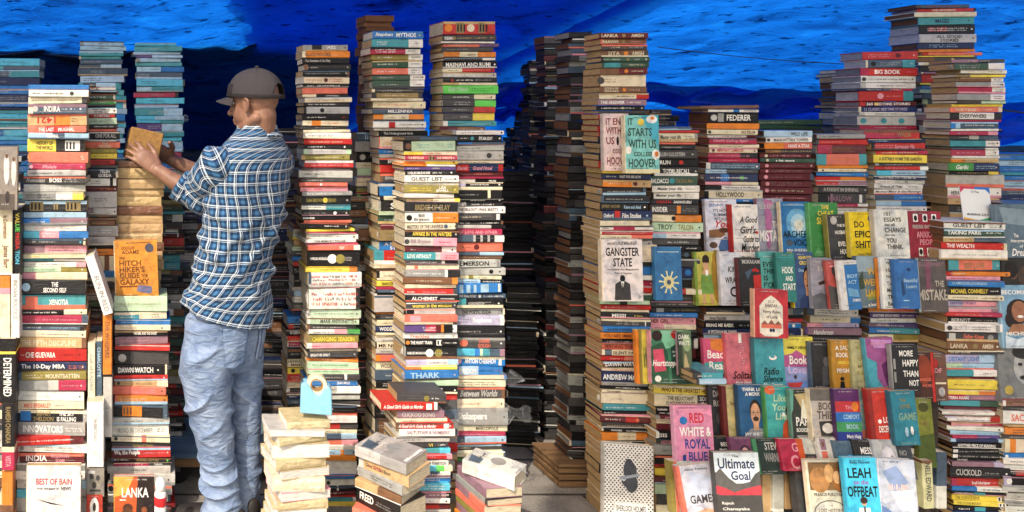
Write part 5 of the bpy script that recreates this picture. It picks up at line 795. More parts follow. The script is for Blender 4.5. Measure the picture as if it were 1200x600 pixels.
# ---------------------------------------------------------------- pavement
def ground_material():
    m, nt, b = new_mat('pavement'); geo = N(nt, 'ShaderNodeNewGeometry')
    n1 = N(nt, 'ShaderNodeTexNoise'); n1.inputs['Scale'].default_value = 7; n1.inputs['Detail'].default_value = 8; L(nt, geo.outputs['Position'], n1.inputs['Vector'])
    n2 = N(nt, 'ShaderNodeTexNoise'); n2.inputs['Scale'].default_value = 140; n2.inputs['Detail'].default_value = 4; L(nt, geo.outputs['Position'], n2.inputs['Vector'])
    br = N(nt, 'ShaderNodeTexBrick'); br.inputs['Scale'].default_value = 1; br.inputs['Brick Width'].default_value = .6; br.inputs['Row Height'].default_value = .3; br.inputs['Mortar Size'].default_value = .008
    L(nt, geo.outputs['Position'], br.inputs['Vector'])
    br.inputs['Color1'].default_value = (.30, .28, .25, 1); br.inputs['Color2'].default_value = (.36, .335, .30, 1); br.inputs['Mortar'].default_value = (.06, .055, .05, 1)
    a = ramp(nt, n1.outputs['Fac'], [(.3, (.6, .58, .55)), (.7, (1.15, 1.12, 1.08))])
    c = mixc(nt, 1, br.outputs['Color'], a.outputs['Color'], 'MULTIPLY')
    a2 = ramp(nt, n2.outputs['Fac'], [(.3, (.7, .7, .7)), (.7, (1.2, 1.2, 1.2))])
    c = mixc(nt, 1, c, a2.outputs['Color'], 'MULTIPLY'); L(nt, c, b.inputs['Base Color']); b.inputs['Roughness'].default_value = .85
    bm = N(nt, 'ShaderNodeBump'); bm.inputs['Strength'].default_value = .5; bm.inputs['Distance'].default_value = .01
    L(nt, n2.outputs['Fac'], bm.inputs['Height']); L(nt, bm.outputs['Normal'], b.inputs['Normal']); return m
g = MB(); g.add([(-150, -150, 0), (150, -150, 0), (150, 150, 0), (-150, 150, 0)], [(0, 1, 2, 3)], (.2, .2, .2))
tag(link('pavement', g.mesh('pavement', [ground_material()])), 'worn grey stone pavement the stacks stand on', None, None, 'structure')

# ---------------------------------------------------------------- tarpaulins
def tarp_material(name, dif, tra, mixf, holes=True, fscale=(9, 9, 9)):
    m, nt, b = new_mat(name)
    geo = N(nt, 'ShaderNodeNewGeometry'); out = nt.nodes['Material Output']
    mp = N(nt, 'ShaderNodeMapping'); mp.inputs['Scale'].default_value = (1.6, 4.0, 4.0); mp.inputs['Rotation'].default_value = (0, .25, .2); L(nt, geo.outputs['Position'], mp.inputs['Vector'])
    n1 = N(nt, 'ShaderNodeTexNoise'); n1.inputs['Scale'].default_value = 2.4; n1.inputs['Detail'].default_value = 7; n1.inputs['Roughness'].default_value = .62; n1.inputs['Distortion'].default_value = .6
    L(nt, mp.outputs['Vector'], n1.inputs['Vector'])
    mp2 = N(nt, 'ShaderNodeMapping'); mp2.inputs['Scale'].default_value = (9, 30, 30); mp2.inputs['Rotation'].default_value = (0, .15, .1); L(nt, geo.outputs['Position'], mp2.inputs['Vector'])
    n2 = N(nt, 'ShaderNodeTexNoise'); n2.inputs['Scale'].default_value = 1.3; n2.inputs['Detail'].default_value = 5; n2.inputs['Roughness'].default_value = .55; L(nt, mp2.outputs['Vector'], n2.inputs['Vector'])
    # grime: soft patches and small dashes of dirt lying on the sheet
    grime = ramp(nt, n1.outputs['Fac'], [(.26, (.2, .22, .28)), (.42, (.85, .86, .88)), (.58, (1, 1, 1)), (.66, (1.25, 1.2, 1.08)), (.74, (1.5, 1.4, 1.12))])
    dash = ramp(nt, n2.outputs['Fac'], [(.32, (.16, .16, .22)), (.41, (1, 1, 1))])
    g2 = mixc(nt, 1, grime.outputs['Color'], dash.outputs['Color'], 'MULTIPLY')
    cd = mixc(nt, 1, (*dif, 1), g2, 'MULTIPLY'); ct = mixc(nt, 1, (*tra, 1), g2, 'MULTIPLY')
    L(nt, cd, b.inputs['Base Color']); b.inputs['Roughness'].default_value = .38; b.inputs['Specular IOR Level'].default_value = .35
    tr = N(nt, 'ShaderNodeBsdfTranslucent'); L(nt, ct, tr.inputs['Color'])
    bm = N(nt, 'ShaderNodeBump'); bm.inputs['Strength'].default_value = .6; bm.inputs['Distance'].default_value = .025
    bm.inputs['Distance'].default_value = .035
    mp3 = N(nt, 'ShaderNodeMapping'); mp3.inputs['Scale'].default_value = (2.4, 8, 8); mp3.inputs['Rotation'].default_value = (0, .5, .4); L(nt, geo.outputs['Position'], mp3.inputs['Vector'])
    n3 = N(nt, 'ShaderNodeTexNoise'); n3.noise_type = 'RIDGED_MULTIFRACTAL'; n3.inputs['Scale'].default_value = 1.1; n3.inputs['Detail'].default_value = 5; L(nt, mp3.outputs['Vector'], n3.inputs['Vector'])
    L(nt, n1.outputs['Fac'], bm.inputs['Height'])
    bm3 = N(nt, 'ShaderNodeBump'); bm3.inputs['Strength'].default_value = .7; bm3.inputs['Distance'].default_value = .03; L(nt, n3.outputs['Fac'], bm3.inputs['Height']); L(nt, bm.outputs['Normal'], bm3.inputs['Normal'])
    L(nt, bm3.outputs['Normal'], b.inputs['Normal']); L(nt, bm3.outputs['Normal'], tr.inputs['Normal'])
    mx = N(nt, 'ShaderNodeMixShader'); mx.inputs[0].default_value = mixf
    L(nt, b.outputs[0], mx.inputs[1]); L(nt, tr.outputs[0], mx.inputs[2]); L(nt, mx.outputs[0], out.inputs['Surface']); return m
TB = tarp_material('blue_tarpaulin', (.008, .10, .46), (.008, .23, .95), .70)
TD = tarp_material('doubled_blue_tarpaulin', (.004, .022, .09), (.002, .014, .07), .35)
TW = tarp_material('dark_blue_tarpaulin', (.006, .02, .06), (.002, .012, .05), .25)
def sheet(name, mat, fn, nu, nv, thick=.002):
    vs_ = []; fs_ = []
    for j in range(nv+1):
        for i in range(nu+1): vs_.append(fn(i/nu, j/nv))
    for j in range(nv):
        for i in range(nu): a = j*(nu+1)+i; fs_.append((a, a+1, a+nu+2, a+nu+1))
    me = bpy.data.meshes.new(name); me.from_pydata(vs_, [], fs_); me.materials.append(mat)
    me.polygons.foreach_set('use_smooth', [True]*len(fs_)); me.update()
    return link(name, me)
def nz(x, y, z, s=1.0): return mnoise.noise(Vector((x*s, y*s, z*s)))
def zroof(Y): return 1.36+(4.9-Y)*.6
def lerp(a, b, k): return a+(b-a)*k
# the roof sheet: low at the back, rising towards the street; two sheets meet in a slanting seam
SEAM = lambda Y: 1.75+(4.2-Y)*.9        # x of the seam at depth Y
def roof_pt(x, Y):
    w = .035*nz(x, Y*1.2, 1, 1.6)+.02*math.sin(x*2.3+Y*3.1+2*nz(x, Y, 7, .8))+.012*nz(x*1.5, Y*3, 3, 5)
    sag = -.05*math.sin(min(max((x+2.5)/8, 0), 1)*math.pi)
    return (x, Y, zroof(Y)+w+sag)
FRONT_L, FRONT_R = 1.95, 2.05
def sstep(a, b_, x): k = min(1, max(0, (x-a)/(b_-a))); return k*k*(3-2*k)
def edge_line(Y): return 1.50-(2.8-Y)*.786
def xr_(Y): return lerp(edge_line(Y), SEAM(Y), sstep(2.0, 2.75, Y))
def left_pt(u, v):
    Y = lerp(4.9, lerp(1.3, .8, sstep(.70, .78, u)), v); return roof_pt(lerp(-2.6, xr_(Y)+.12, u), Y)
def right_pt(u, v):
    Y = lerp(4.9, FRONT_R, v); q = roof_pt(lerp(xr_(Y), 7.5, u), Y); return (q[0], q[1], q[2]-.03)
EDGE_X = .25
tl = sheet('tarpaulin', TB, left_pt, 110, 90); tag(tl, 'blue tarpaulin roof sheet glowing over the man and the left stacks', 'tarpaulin', 'blue tarpaulins')
def diffuser_pt(u, v):
    Y = lerp(2.12, -1.4, v); xl = xr_(Y); x = lerp(xl, 7.6, u); q = roof_pt(x, Y); return (q[0], q[1], q[2]+.02)
TWH = tarp_material('white_diffuser_sheet', (.70, .68, .65), (.76, .74, .70), .66)  # added sheet out of view: blocks the sun, passes soft neutral fill
aw = sheet('awning', TWH, diffuser_pt, 60, 50); tag(aw, 'pale translucent sheet added overhead to shade and softly fill the right hand display', 'awning')
tr_ = sheet('tarpaulin', TB, right_pt, 120, 110); tag(tr_, 'blue tarpaulin roof sheet with dirt flecks above the right hand stacks', 'tarpaulin', 'blue tarpaulins')
# a second layer thrown over the middle: doubles the sheet and keeps the sun off it
def dbl_pt(u, v):
    Y = lerp(4.95, FRONT_L-.1, v)
    xl = .62+.55*(4.2-Y)*-.55+.16*nz(Y*2.1, 3, 1)+.10*nz(Y*6, 9, 1)
    x = lerp(xl, xr_(Y)+.03, u); q = roof_pt(x, Y); return (q[0], q[1], q[2]+.05+.02*nz(x*3, Y*3, 5))
def back_shade_pt(u, v):
    x = lerp(-2.6, 1.3, u); Y = lerp(4.03+.08*nz(x*1.4, 2, 5)+.05*nz(x*5, 1, 2), 4.96, v); q = roof_pt(x, Y); return (q[0], q[1], q[2]+.07+.02*nz(x*3, Y*3, 9))
td2 = sheet('tarpaulin', TD, back_shade_pt, 60, 30); tag(td2, 'added dark tarpaulin strip shading the low back edge above the blue lit stacks', 'tarpaulin', 'blue tarpaulins')  # added strip that darkens the unlit low back of the roof
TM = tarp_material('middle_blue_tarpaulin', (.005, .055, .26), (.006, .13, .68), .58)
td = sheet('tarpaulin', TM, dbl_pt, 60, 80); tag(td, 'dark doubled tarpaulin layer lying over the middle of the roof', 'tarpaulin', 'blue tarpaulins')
# hanging back wall of the stall and its sides
def back_pt(u, v):
    x = lerp(-2.6, 7.5, u); z = lerp(0, zroof(4.9)+.06, v); return (x, 4.93+.05*math.sin(x*5+1.5*nz(x, z, 2))*(1-v*.6)+.05*nz(x*2, z*1.5, 4), z)
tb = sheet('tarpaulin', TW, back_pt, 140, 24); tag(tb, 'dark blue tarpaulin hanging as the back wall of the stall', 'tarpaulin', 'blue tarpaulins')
def side_pt(X):
    def f(u, v):
        Y = lerp(2.9, 4.95, u); return (X+.04*math.sin(Y*6)+.03*nz(Y*2, v*3, X), Y, lerp(0, zroof(Y)+.02, v))
    return f
ts = sheet('tarpaulin', TW, side_pt(-1.9), 40, 24); tag(ts, 'dark blue tarpaulin side curtain at the left end of the stall', 'tarpaulin', 'blue tarpaulins')
ts = sheet('tarpaulin', TW, side_pt(6.2), 40, 24); tag(ts, 'dark blue tarpaulin side curtain at the right end of the stall', 'tarpaulin', 'blue tarpaulins')
# slack folds sagging under the roof at the back
def fold(name, lab, x0, x1, D, ya, yb, mat, drop, seed, amp=.03, tilt=0):
    def f(u, v):
        px = lerp(x0, x1, u); top = lerp(ya, yb, u)+6*nz(u*5, seed, 1)
        h = drop*(.55+.45*math.sin(math.pi*min(1, max(0, u))))+8*nz(u*6, seed, 4)
        P = at(px, top+h*v, D-.35*math.sin(v*math.pi)*.4+tilt*v)
        P.y += amp*math.sin(v*9+u*11+3*nz(u*4, v*2, seed)); return tuple(P)
    o_ = sheet(name, mat, f, 90, 26); tag(o_, lab, 'tarpaulin', 'slack tarpaulin folds'); return o_
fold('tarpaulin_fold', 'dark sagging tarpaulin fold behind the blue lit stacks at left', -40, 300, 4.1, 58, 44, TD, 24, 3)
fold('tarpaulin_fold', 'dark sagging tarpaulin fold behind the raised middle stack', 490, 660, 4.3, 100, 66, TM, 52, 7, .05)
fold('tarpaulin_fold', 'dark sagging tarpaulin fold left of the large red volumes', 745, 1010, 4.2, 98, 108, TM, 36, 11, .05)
fold('tarpaulin_fold', 'bright tarpaulin strip hanging below the dark fold at right', 740, 1300, 4.45, 128, 118, TB, 56, 15, .05)
fold('tarpaulin_fold', 'bright narrow tarpaulin strip above the man and the blue stacks', -40, 305, 4.35, 76, 56, TB, 13, 19, .02)
fold('tarpaulin_fold', 'bright crumpled tarpaulin strip low in the middle opening', 575, 660, 4.5, 128, 92, TB, 26, 23, .05)
def tube(name, pts, rr, mat, n=6):
    mb = MB(); P = [Vector(q) for q in pts]; k = len(P); vs_ = []; fs_ = []
    for i, q in enumerate(P):
        d = (P[min(i+1, k-1)]-P[max(i-1, 0)]).normalized(); a = d.orthogonal().normalized(); c = d.cross(a)
        if i: # keep the frame from twisting
            a = (pa-d*pa.dot(d)).normalized(); c = d.cross(a)
        pa = a
        rad_ = rr[i] if isinstance(rr, (list, tuple)) else rr
        for j in range(n): th = 2*math.pi*j/n; vs_.append(tuple(q+(a*math.cos(th)+c*math.sin(th))*rad_))
    for i in range(k-1):
        for j in range(n): fs_.append((i*n+j, i*n+(j+1) % n, (i+1)*n+(j+1) % n, (i+1)*n+j))
    fs_.append(tuple(range(n))[::-1]); fs_.append(tuple((k-1)*n+j for j in range(n)))
    mb.add(vs_, fs_, (.1, .1, .1)); return mb.mesh(name, [mat], True)
MROPE = plain('rope_fibre', hexc('30343c'), .8, .2)
pts = [at(lerp(770, 1010, i/14), lerp(55, 76, i/14)+3*math.sin(math.pi*i/14), 3.62) for i in range(15)]
tag(link('rope', tube('rope', pts, .002, MROPE)), 'thin dark rope strung under the blue sheet beside the large volumes', 'rope', 'ropes under the tarpaulin')
pts = [at(lerp(1168, 1260, i/8), lerp(128, 140, i/8), 3.6) for i in range(9)]
tag(link('rope', tube('rope', pts, .004, MROPE)), 'thin dark rope running out at the right edge', 'rope', 'ropes under the tarpaulin')

# ---------------------------------------------------------------- timber under the stacks
def wood(name, a, b_, sc=(2, 40, 40)):
    m, nt, b = new_mat(name); geo = N(nt, 'ShaderNodeTexCoord')
    mp = N(nt, 'ShaderNodeMapping'); mp.inputs['Scale'].default_value = sc; L(nt, geo.outputs['Object'], mp.inputs['Vector'])
    n1 = N(nt, 'ShaderNodeTexNoise'); n1.inputs['Scale'].default_value = 1.5; n1.inputs['Detail'].default_value = 6; n1.inputs['Distortion'].default_value = .8; L(nt, mp.outputs['Vector'], n1.inputs['Vector'])
    rr = ramp(nt, n1.outputs['Fac'], [(.3, a), (.7, b_)]); L(nt, rr.outputs['Color'], b.inputs['Base Color']); b.inputs['Roughness'].default_value = .75
    bm = N(nt, 'ShaderNodeBump'); bm.inputs['Strength'].default_value = .4; bm.inputs['Distance'].default_value = .003; L(nt, n1.outputs['Fac'], bm.inputs['Height']); L(nt, bm.outputs['Normal'], b.inputs['Normal']); return m
MW = wood('weathered_wood', hexc('5e4630'), hexc('8d6d48'))
MWD = wood('dark_wood', hexc('241c16'), hexc('3b2e24'))
MBOARD = wood('blue_grey_board', hexc('4d6670'), hexc('7b939b'))
def boxobj(name, mat, lo, hi, parent=None, bev=.003):
    mb = MB(); mb.add(boxv(*lo, *hi), BOXF, (.2, .2, .2)); o_ = link(name, mb.mesh(name, [mat]), parent); bevel_obj(o_, bev); return o_
# crate at the foot of the gap
q0 = at(655, 548, 3.05); q1 = at(697, 548, 3.05)
cr = empty('wooden_crate', (q0.x, 3.05, 0)); tag(cr, 'low wooden crate carrying the dim stack at the foot of the dark gap', 'crate')
w_, h_, d_ = q1.x-q0.x, q0.z, .2
for k in range(3): boxobj('plank', MW, (0, 0, .004+k*h_/3), (w_, .016, (k+1)*h_/3-.004), cr)
for k in range(3): boxobj('plank', MW, (0, .018, .004+k*h_/3), (.016, d_, (k+1)*h_/3-.004), cr)
boxobj('lid', MW, (-.004, -.004, h_+.001), (w_+.004, d_+.004, h_+.014), cr)
# trolley behind the man's feet
qa, qb = at(196, 536, 3.05), at(338, 536, 3.05)
tv = empty('trolley', (qa.x, 3.05, 0)); tag(tv, 'low platform trolley with a blue grey board behind the man', 'trolley')
z_ = qa.z
boxobj('board', MBOARD, (0, 0, z_-.018), (qb.x-qa.x, .42, z_), tv)
boxobj('board_edge', MW, (0, -.012, z_-.036), (qb.x-qa.x, -.001, z_-.003), tv)
MRUB = plain('black_rubber', hexc('262424'), .8, .3); MMET = plain('grey_metal', hexc('777777'), .4, .5, metal=.8)
for wx in (.045, qb.x-qa.x-.06):
    for wy in (.05, .36):
        rr = (z_-.04)/2; mb = MB(); n = 20; vs_ = []
        for s_ in (-.011, .011):
            for k in range(n): vs_.append((rr*math.cos(2*math.pi*k/n), s_, rr*math.sin(2*math.pi*k/n)))
            for k in range(n): vs_.append((rr*.6*math.cos(2*math.pi*k/n), s_*1.02, rr*.6*math.sin(2*math.pi*k/n)))
        fs_ = []
        for k in range(n):
            j = (k+1) % n
            fs_ += [(k, j, n+j, n+k), (2*n+k, 3*n+k, 3*n+j, 2*n+j), (k, 2*n+k, 2*n+j, j)]
        fs_ += [tuple(range(n, 2*n)), tuple(range(3*n, 4*n))]
        mb.add(vs_, fs_, (.1, .1, .1)); o_ = link('wheel', mb.mesh('wheel', [MRUB]), tv); o_.location = (wx, wy, rr)
        f = boxobj('wheel_fork', MMET, (-.018, -.02, rr*1.2), (.018, .02, z_-.019), tv, .002); f.location = (wx, wy, 0); f.data.transform(Matrix.Scale(.6, 4, (1, 0, 0)))
# stepped stand carrying the rows of face-out books
sd = empty('display_stand', (0, 0, 0)); tag(sd, 'dark stepped timber stand hidden behind the rows of face-out books', 'stand')
def step(xa, xb, ytop, D0, D1):
    A, B_ = at(xa, ytop, D0), at(xb, ytop, D0)
    boxobj('step', MWD, (A.x, D0, 0), (B_.x, D1, A.z), sd)
step(832, 1105, 303.5, 2.985, 3.15); step(884, 1084, 400, 2.97, 2.984); step(828, 1100, 461, 2.79, 2.889)
step(836, 1098, 520, 2.70, 2.789); step(842, 1090, 553, 2.69, 2.699)

# ---------------------------------------------------------------- small things
# tape dispenser: moulded body, tape roll, cutter
MBL = plain('sky_blue_plastic', hexc('84bfdc'), .35, .5, coat=.3); MTAPE = plain('tape_roll', hexc('d9cfae'), .35, .5); MCORE = plain('card_core', hexc('9b7b52'), .8, .2)
P = at(370, 486, 2.56); td_ = empty('tape_dispenser', P); td_.rotation_euler = (0, 0, rad(-12)); tag(td_, 'sky blue desk tape dispenser with a cream roll on the wrapped pile', 'tape dispenser')
w = .106
prof = [(-.5, 0), (.5, 0), (.52, .06), (.5, .80), (.42, .92), (.28, .86), (.14, .62), (-.02, .62), (-.16, .84), (-.28, .98), (-.42, .98), (-.47, .9)]
mb = MB(); n = len(prof); vs_ = [(a*w, y, c*.108) for y in (0, .052) for a, c in prof]
mb.add(vs_, [tuple(range(n)), tuple(range(2*n-1, n-1, -1))]+[(k, n+k, n+(k+1) % n, (k+1) % n) for k in range(n)], (.2, .5, .7))
o_ = link('body', mb.mesh('body', [MBL]), td_); bevel_obj(o_, .005, 3)
def ring(name, R0, R1, wd, mat, parent, loc, n=32):
    mb = MB(); vs_ = []
    for k in range(n):
        a = 2*math.pi*k/n
        for rr, yy in ((R1, 0), (R1, wd), (R0, wd), (R0, 0)): vs_.append((rr*math.cos(a), yy, rr*math.sin(a)))
    mb.add(vs_, [(4*k+i, 4*k+(i+1) % 4, 4*((k+1) % n)+(i+1) % 4, 4*((k+1) % n)+i) for k in range(n) for i in range(4)], (.5, .5, .5))
    o_ = link(name, mb.mesh(name, [mat]), parent); o_.location = loc; return o_
ring('tape_roll', .022, .034, .03, MTAPE, td_, (.004, .011, .098)); ring('roll_core', .018, .0215, .032, MCORE, td_, (.004, .010, .098))
boxobj('cutter', MMET, (-.052, .008, .1065), (-.043, .044, .109), td_, .0005)
# glue bottle beside the bottom stack
MWH = plain('white_plastic', hexc('e4e2dc'), .35, .5); MRED = plain('red_label', hexc('c4272c'), .4, .5)
def lathe(name, prof, mat, parent, n=24):
    mb = MB(); vs_ = [(a*math.cos(2*math.pi*k/n), a*math.sin(2*math.pi*k/n), z) for a, z in prof for k in range(n)]; m_ = len(prof)
    fs_ = [(i*n+k, i*n+(k+1) % n, (i+1)*n+(k+1) % n, (i+1)*n+k) for i in range(m_-1) for k in range(n)]+[tuple(range(n))[::-1], tuple((m_-1)*n+k for k in range(n))]
    mb.add(vs_, fs_, (.5, .5, .5)); return link(name, mb.mesh(name, [mat], True), parent)
P = at(188, 603, 2.62); gb = empty('glue_bottle', (P.x, P.y, 0)); tag(gb, 'white glue bottle with a domed cap and red band by the warrior cover', 'bottle'); k = P.z
lathe('bottle_body', [(.018, .0), (.021, .01), (.021, .075+k), (.017, .085+k)], MWH, gb); lathe('label_band', [(.0216, .035+k), (.0218, .036+k), (.0218, .066+k), (.0216, .067+k)], MRED, gb)
lathe('cap', [(.013, .0855+k), (.018, .088+k), (.0185, .108+k), (.016, .122+k), (.008, .13+k), (.002, .132+k)], MWH, gb)
# payment card leaning on the right hand stack (its code square left out)
MCARD = plain('glossy_card', hexc('e2e2de'), .25, .5, var=.03)
P = at(1147, 258, 2.84); pc = empty('payment_card', P); pc.rotation_euler = (rad(-10), rad(3), 0); tag(pc, 'white payment card with coloured corners standing on the right stack', 'card')
W_, H_ = 35/FPX*2.84, 39/FPX*2.84
boxobj('card', MCARD, (-W_/2, 0, 0), (W_/2, .003, H_), pc, .001)
mb = MB(); A_ = Art(mb, lambda u, v, k: (u, -k, v))
A_.rect(-W_/2, H_*.93, 0, H_, hexc('c43a54')); A_.rect(0, H_*.93, W_/2, H_, hexc('2f6fc0')); A_.poly([(-W_/2, H_*.99), (-W_/2, H_*.8), (-W_*.36, H_*.93)], hexc('c43a54')); A_.poly([(W_/2, H_*.99), (W_*.36, H_*.93), (W_/2, H_*.8)], hexc('2f6fc0'))
A_.text('G Pay', -W_*.16, W_*.16, H_*.80, H_*.88, hexc('55585c'), fit='soft'); link('header', mb.mesh('header', [MCOVER]), pc); mb = MB(); A_ = Art(mb, lambda u, v, k: (u, -k, v))
A_.poly([(-.0, 0), (W_/2, 0), (W_/2, H_*.12)], hexc('3f9a64')); A_.poly([(-W_/2, 0), (0, 0), (-W_/2, H_*.07)], hexc('d8a03a'))
A_.text('MUBARAK SURTI', -W_*.36, W_*.36, H_*.13, H_*.2, hexc('2a2a2c'), fit='soft')
link('footer', mb.mesh('footer', [MCOVER]), pc)
# loose ends of wrapping film
def film_material():
    m, nt, b = new_mat('clear_film'); out = nt.nodes['Material Output']
    tr = N(nt, 'ShaderNodeBsdfTransparent'); tr.inputs['Color'].default_value = (.95, .96, .96, 1)
    b.inputs['Base Color'].default_value = (.75, .77, .78, 1); b.inputs['Roughness'].default_value = .1; b.inputs['Specular IOR Level'].default_value = 1
    lw = N(nt, 'ShaderNodeLayerWeight'); lw.inputs['Blend'].default_value = .3
    rr = ramp(nt, lw.outputs['Facing'], [(.2, (.05, .05, .05)), (.9, (.6, .6, .6))])
    mx = N(nt, 'ShaderNodeMixShader'); L(nt, rr.outputs['Color'], mx.inputs[0]); L(nt, tr.outputs[0], mx.inputs[1]); L(nt, b.outputs[0], mx.inputs[2]); L(nt, mx.outputs[0], out.inputs['Surface'])
    return m
MF = film_material()
def scrap(lab, cx, cy, D, w, h, seed, ang=0):
    def f(u, v):
        a = (u-.5)*w*.75; c = (v-.5)*h*.75*(1-.6*u+.25*math.sin(u*7+seed)); ca, sa = math.cos(ang), math.sin(ang); x = a*ca-c*sa; y = a*sa+c*ca
        P = at(cx+x, cy+y, D); P.y += .03*nz(u*3, v*3, seed, 1)+.012*nz(u*9, v*8, seed, 1)-.01*u; P.z += .004*nz(u*3, v*3, seed+3); P.x += .003*nz(u*4, v*4, seed+9); return tuple(P)
    tag(sheet('film_scrap', MF, f, 26, 22), lab, 'plastic film', 'loose ends of clear wrapping film')
scrap('loose clear film end sticking out right of the cream upper middle spine', 600, 443, 2.83, 36, 24, 4, .1)
scrap('large loose clear film end sticking out beside the grey lettered spine', 604, 484, 2.83, 46, 34, 8, .0)
scrap('loose clear film hanging between the two bright middle stacks', 534, 485, 2.74, 36, 46, 12, .6)
scrap('loose clear film bulging from the left of the wrapped pile', 318, 522, 2.58, 30, 28, 16, 3.0)
scrap('loose clear film end on the blue lit stack', 215, 139, 3.46, 14, 16, 21, 0)
scrap('loose clear film on the right of the cream pile', 606, 548, 2.53, 20, 16, 25, .2)

# ---------------------------------------------------------------- light
SUN_DIR = Vector((-.55, -.70, .85)).normalized()     # towards the sun
sl = bpy.data.lights.new('sun', 'SUN'); sl.energy = 2.8; sl.angle = rad(.5); sl.color = (1, .90, .77)
so = bpy.data.objects.new('sun', sl); COL.objects.link(so); so.location = (0, -3, 6); so.rotation_euler = SUN_DIR.to_track_quat('Z', 'Y').to_euler()
w = bpy.data.worlds.new('World'); scene.world = w; w.use_nodes = True; nt = w.node_tree
sky = nt.nodes.new('ShaderNodeTexSky'); sky.sky_type = 'NISHITA'; sky.sun_disc = False
sky.sun_elevation = math.asin(SUN_DIR.z); sky.sun_rotation = math.atan2(SUN_DIR.x, SUN_DIR.y); sky.air_density = 1.2; sky.dust_density = 5; sky.ozone_density = .4
bg = nt.nodes['Background']; bg.inputs['Strength'].default_value = .14; nt.links.new(sky.outputs[0], bg.inputs[0])
vs_ = scene.view_settings; vs_.view_transform = 'Standard'; vs_.look = 'None'; vs_.exposure = .68; vs_.gamma = 1
scene.cycles.max_bounces = 8; scene.cycles.diffuse_bounces = 4; scene.cycles.transmission_bounces = 4; scene.cycles.transparent_max_bounces = 8
scene.cycles.use_denoising = True; scene.cycles.sample_clamp_indirect = 6
# ---------------------------------------------------------------- the man
MANY = 2.78
def mp_(px, py, D): return at(px, py, D)
def smooth_rows(rows, n):
    """Catmull-Rom through rows of numbers"""
    A = np.array(rows, float); out = []
    k = len(A)
    for s_ in range(n+1):
        x = s_/n*(k-1); i = min(int(x), k-2); f = x-i
        p0, p1, p2, p3 = A[max(i-1, 0)], A[i], A[i+1], A[min(i+2, k-1)]
        out.append(.5*((2*p1)+(-p0+p2)*f+(2*p0-5*p1+4*p2-p3)*f*f+(-p0+3*p1-3*p2+p3)*f**3))
    return np.array(out)
def loft(rows, nseg, nring, expo=2.0, disp=None, caps=(False, False), frame=None):
    """rows: cx,cy,cz, ax,ay,az (half axis 1), bx,by,bz (half axis 2).  returns verts, faces, uv in metres"""
    Rr = smooth_rows(rows, nring); vs_ = []; uv = []; fs_ = []; vlen = 0
    for j, q in enumerate(Rr):
        c, a, b = Vector(q[:3]), Vector(q[3:6]), Vector(q[6:9])
        if j: vlen += (c-pc_).length
        pc_ = c; per = math.pi*(a.length+b.length)
        for i in range(nseg):
            th = 2*math.pi*i/nseg; ct, st_ = math.cos(th), math.sin(th)
            ct = math.copysign(abs(ct)**(2/expo), ct); st_ = math.copysign(abs(st_)**(2/expo), st_)
            p = c+a*ct+b*st_; nrm = (a.normalized()*ct/max(a.length, .01)+b.normalized()*st_/max(b.length, .01)).normalized()
            if disp: p = p+nrm*disp(i/nseg, j/nring, p, th)
            vs_.append(tuple(p)); uv.append((i/nseg*per, vlen, 0))
    m_ = len(Rr)
    for j in range(m_-1):
        for i in range(nseg): fs_.append((j*nseg+i, j*nseg+(i+1) % nseg, (j+1)*nseg+(i+1) % nseg, (j+1)*nseg+i))
    if caps[0]: fs_.append(tuple(range(nseg))[::-1])
    if caps[1]: fs_.append(tuple((m_-1)*nseg+i for i in range(nseg)))
    return vs_, fs_, uv
def lmesh(name, parts, mat, parent):
    mb = MB()
    for vs_, fs_, uv in parts: mb.add(vs_, fs_, (.5, .5, .5), 0, 0, uv)
    return link(name, mb.mesh(name, [mat], True), parent)
def remesh(name, parts, voxel, mat, parent, smooth=4, it=None):
    mb = MB()
    for vs_, fs_, uv in parts: mb.add(vs_, fs_, (.5, .5, .5))
    me = mb.mesh(name+'_raw', [mat]); o_ = bpy.data.objects.new(name+'_raw', me); COL.objects.link(o_)
    m = o_.modifiers.new('r', 'REMESH'); m.mode = 'VOXEL'; m.voxel_size = voxel; m.use_smooth_shade = True
    m2 = o_.modifiers.new('s', 'SMOOTH'); m2.factor = .5; m2.iterations = smooth
    dg = bpy.context.evaluated_depsgraph_get(); me2 = bpy.data.meshes.new_from_object(o_.evaluated_get(dg)); me2.name = name
    bpy.data.objects.remove(o_); bpy.data.meshes.remove(me)
    me2.materials.clear(); me2.materials.append(mat)
    me2.polygons.foreach_set('use_smooth', [True]*len(me2.polygons))
    return link(name, me2, parent)
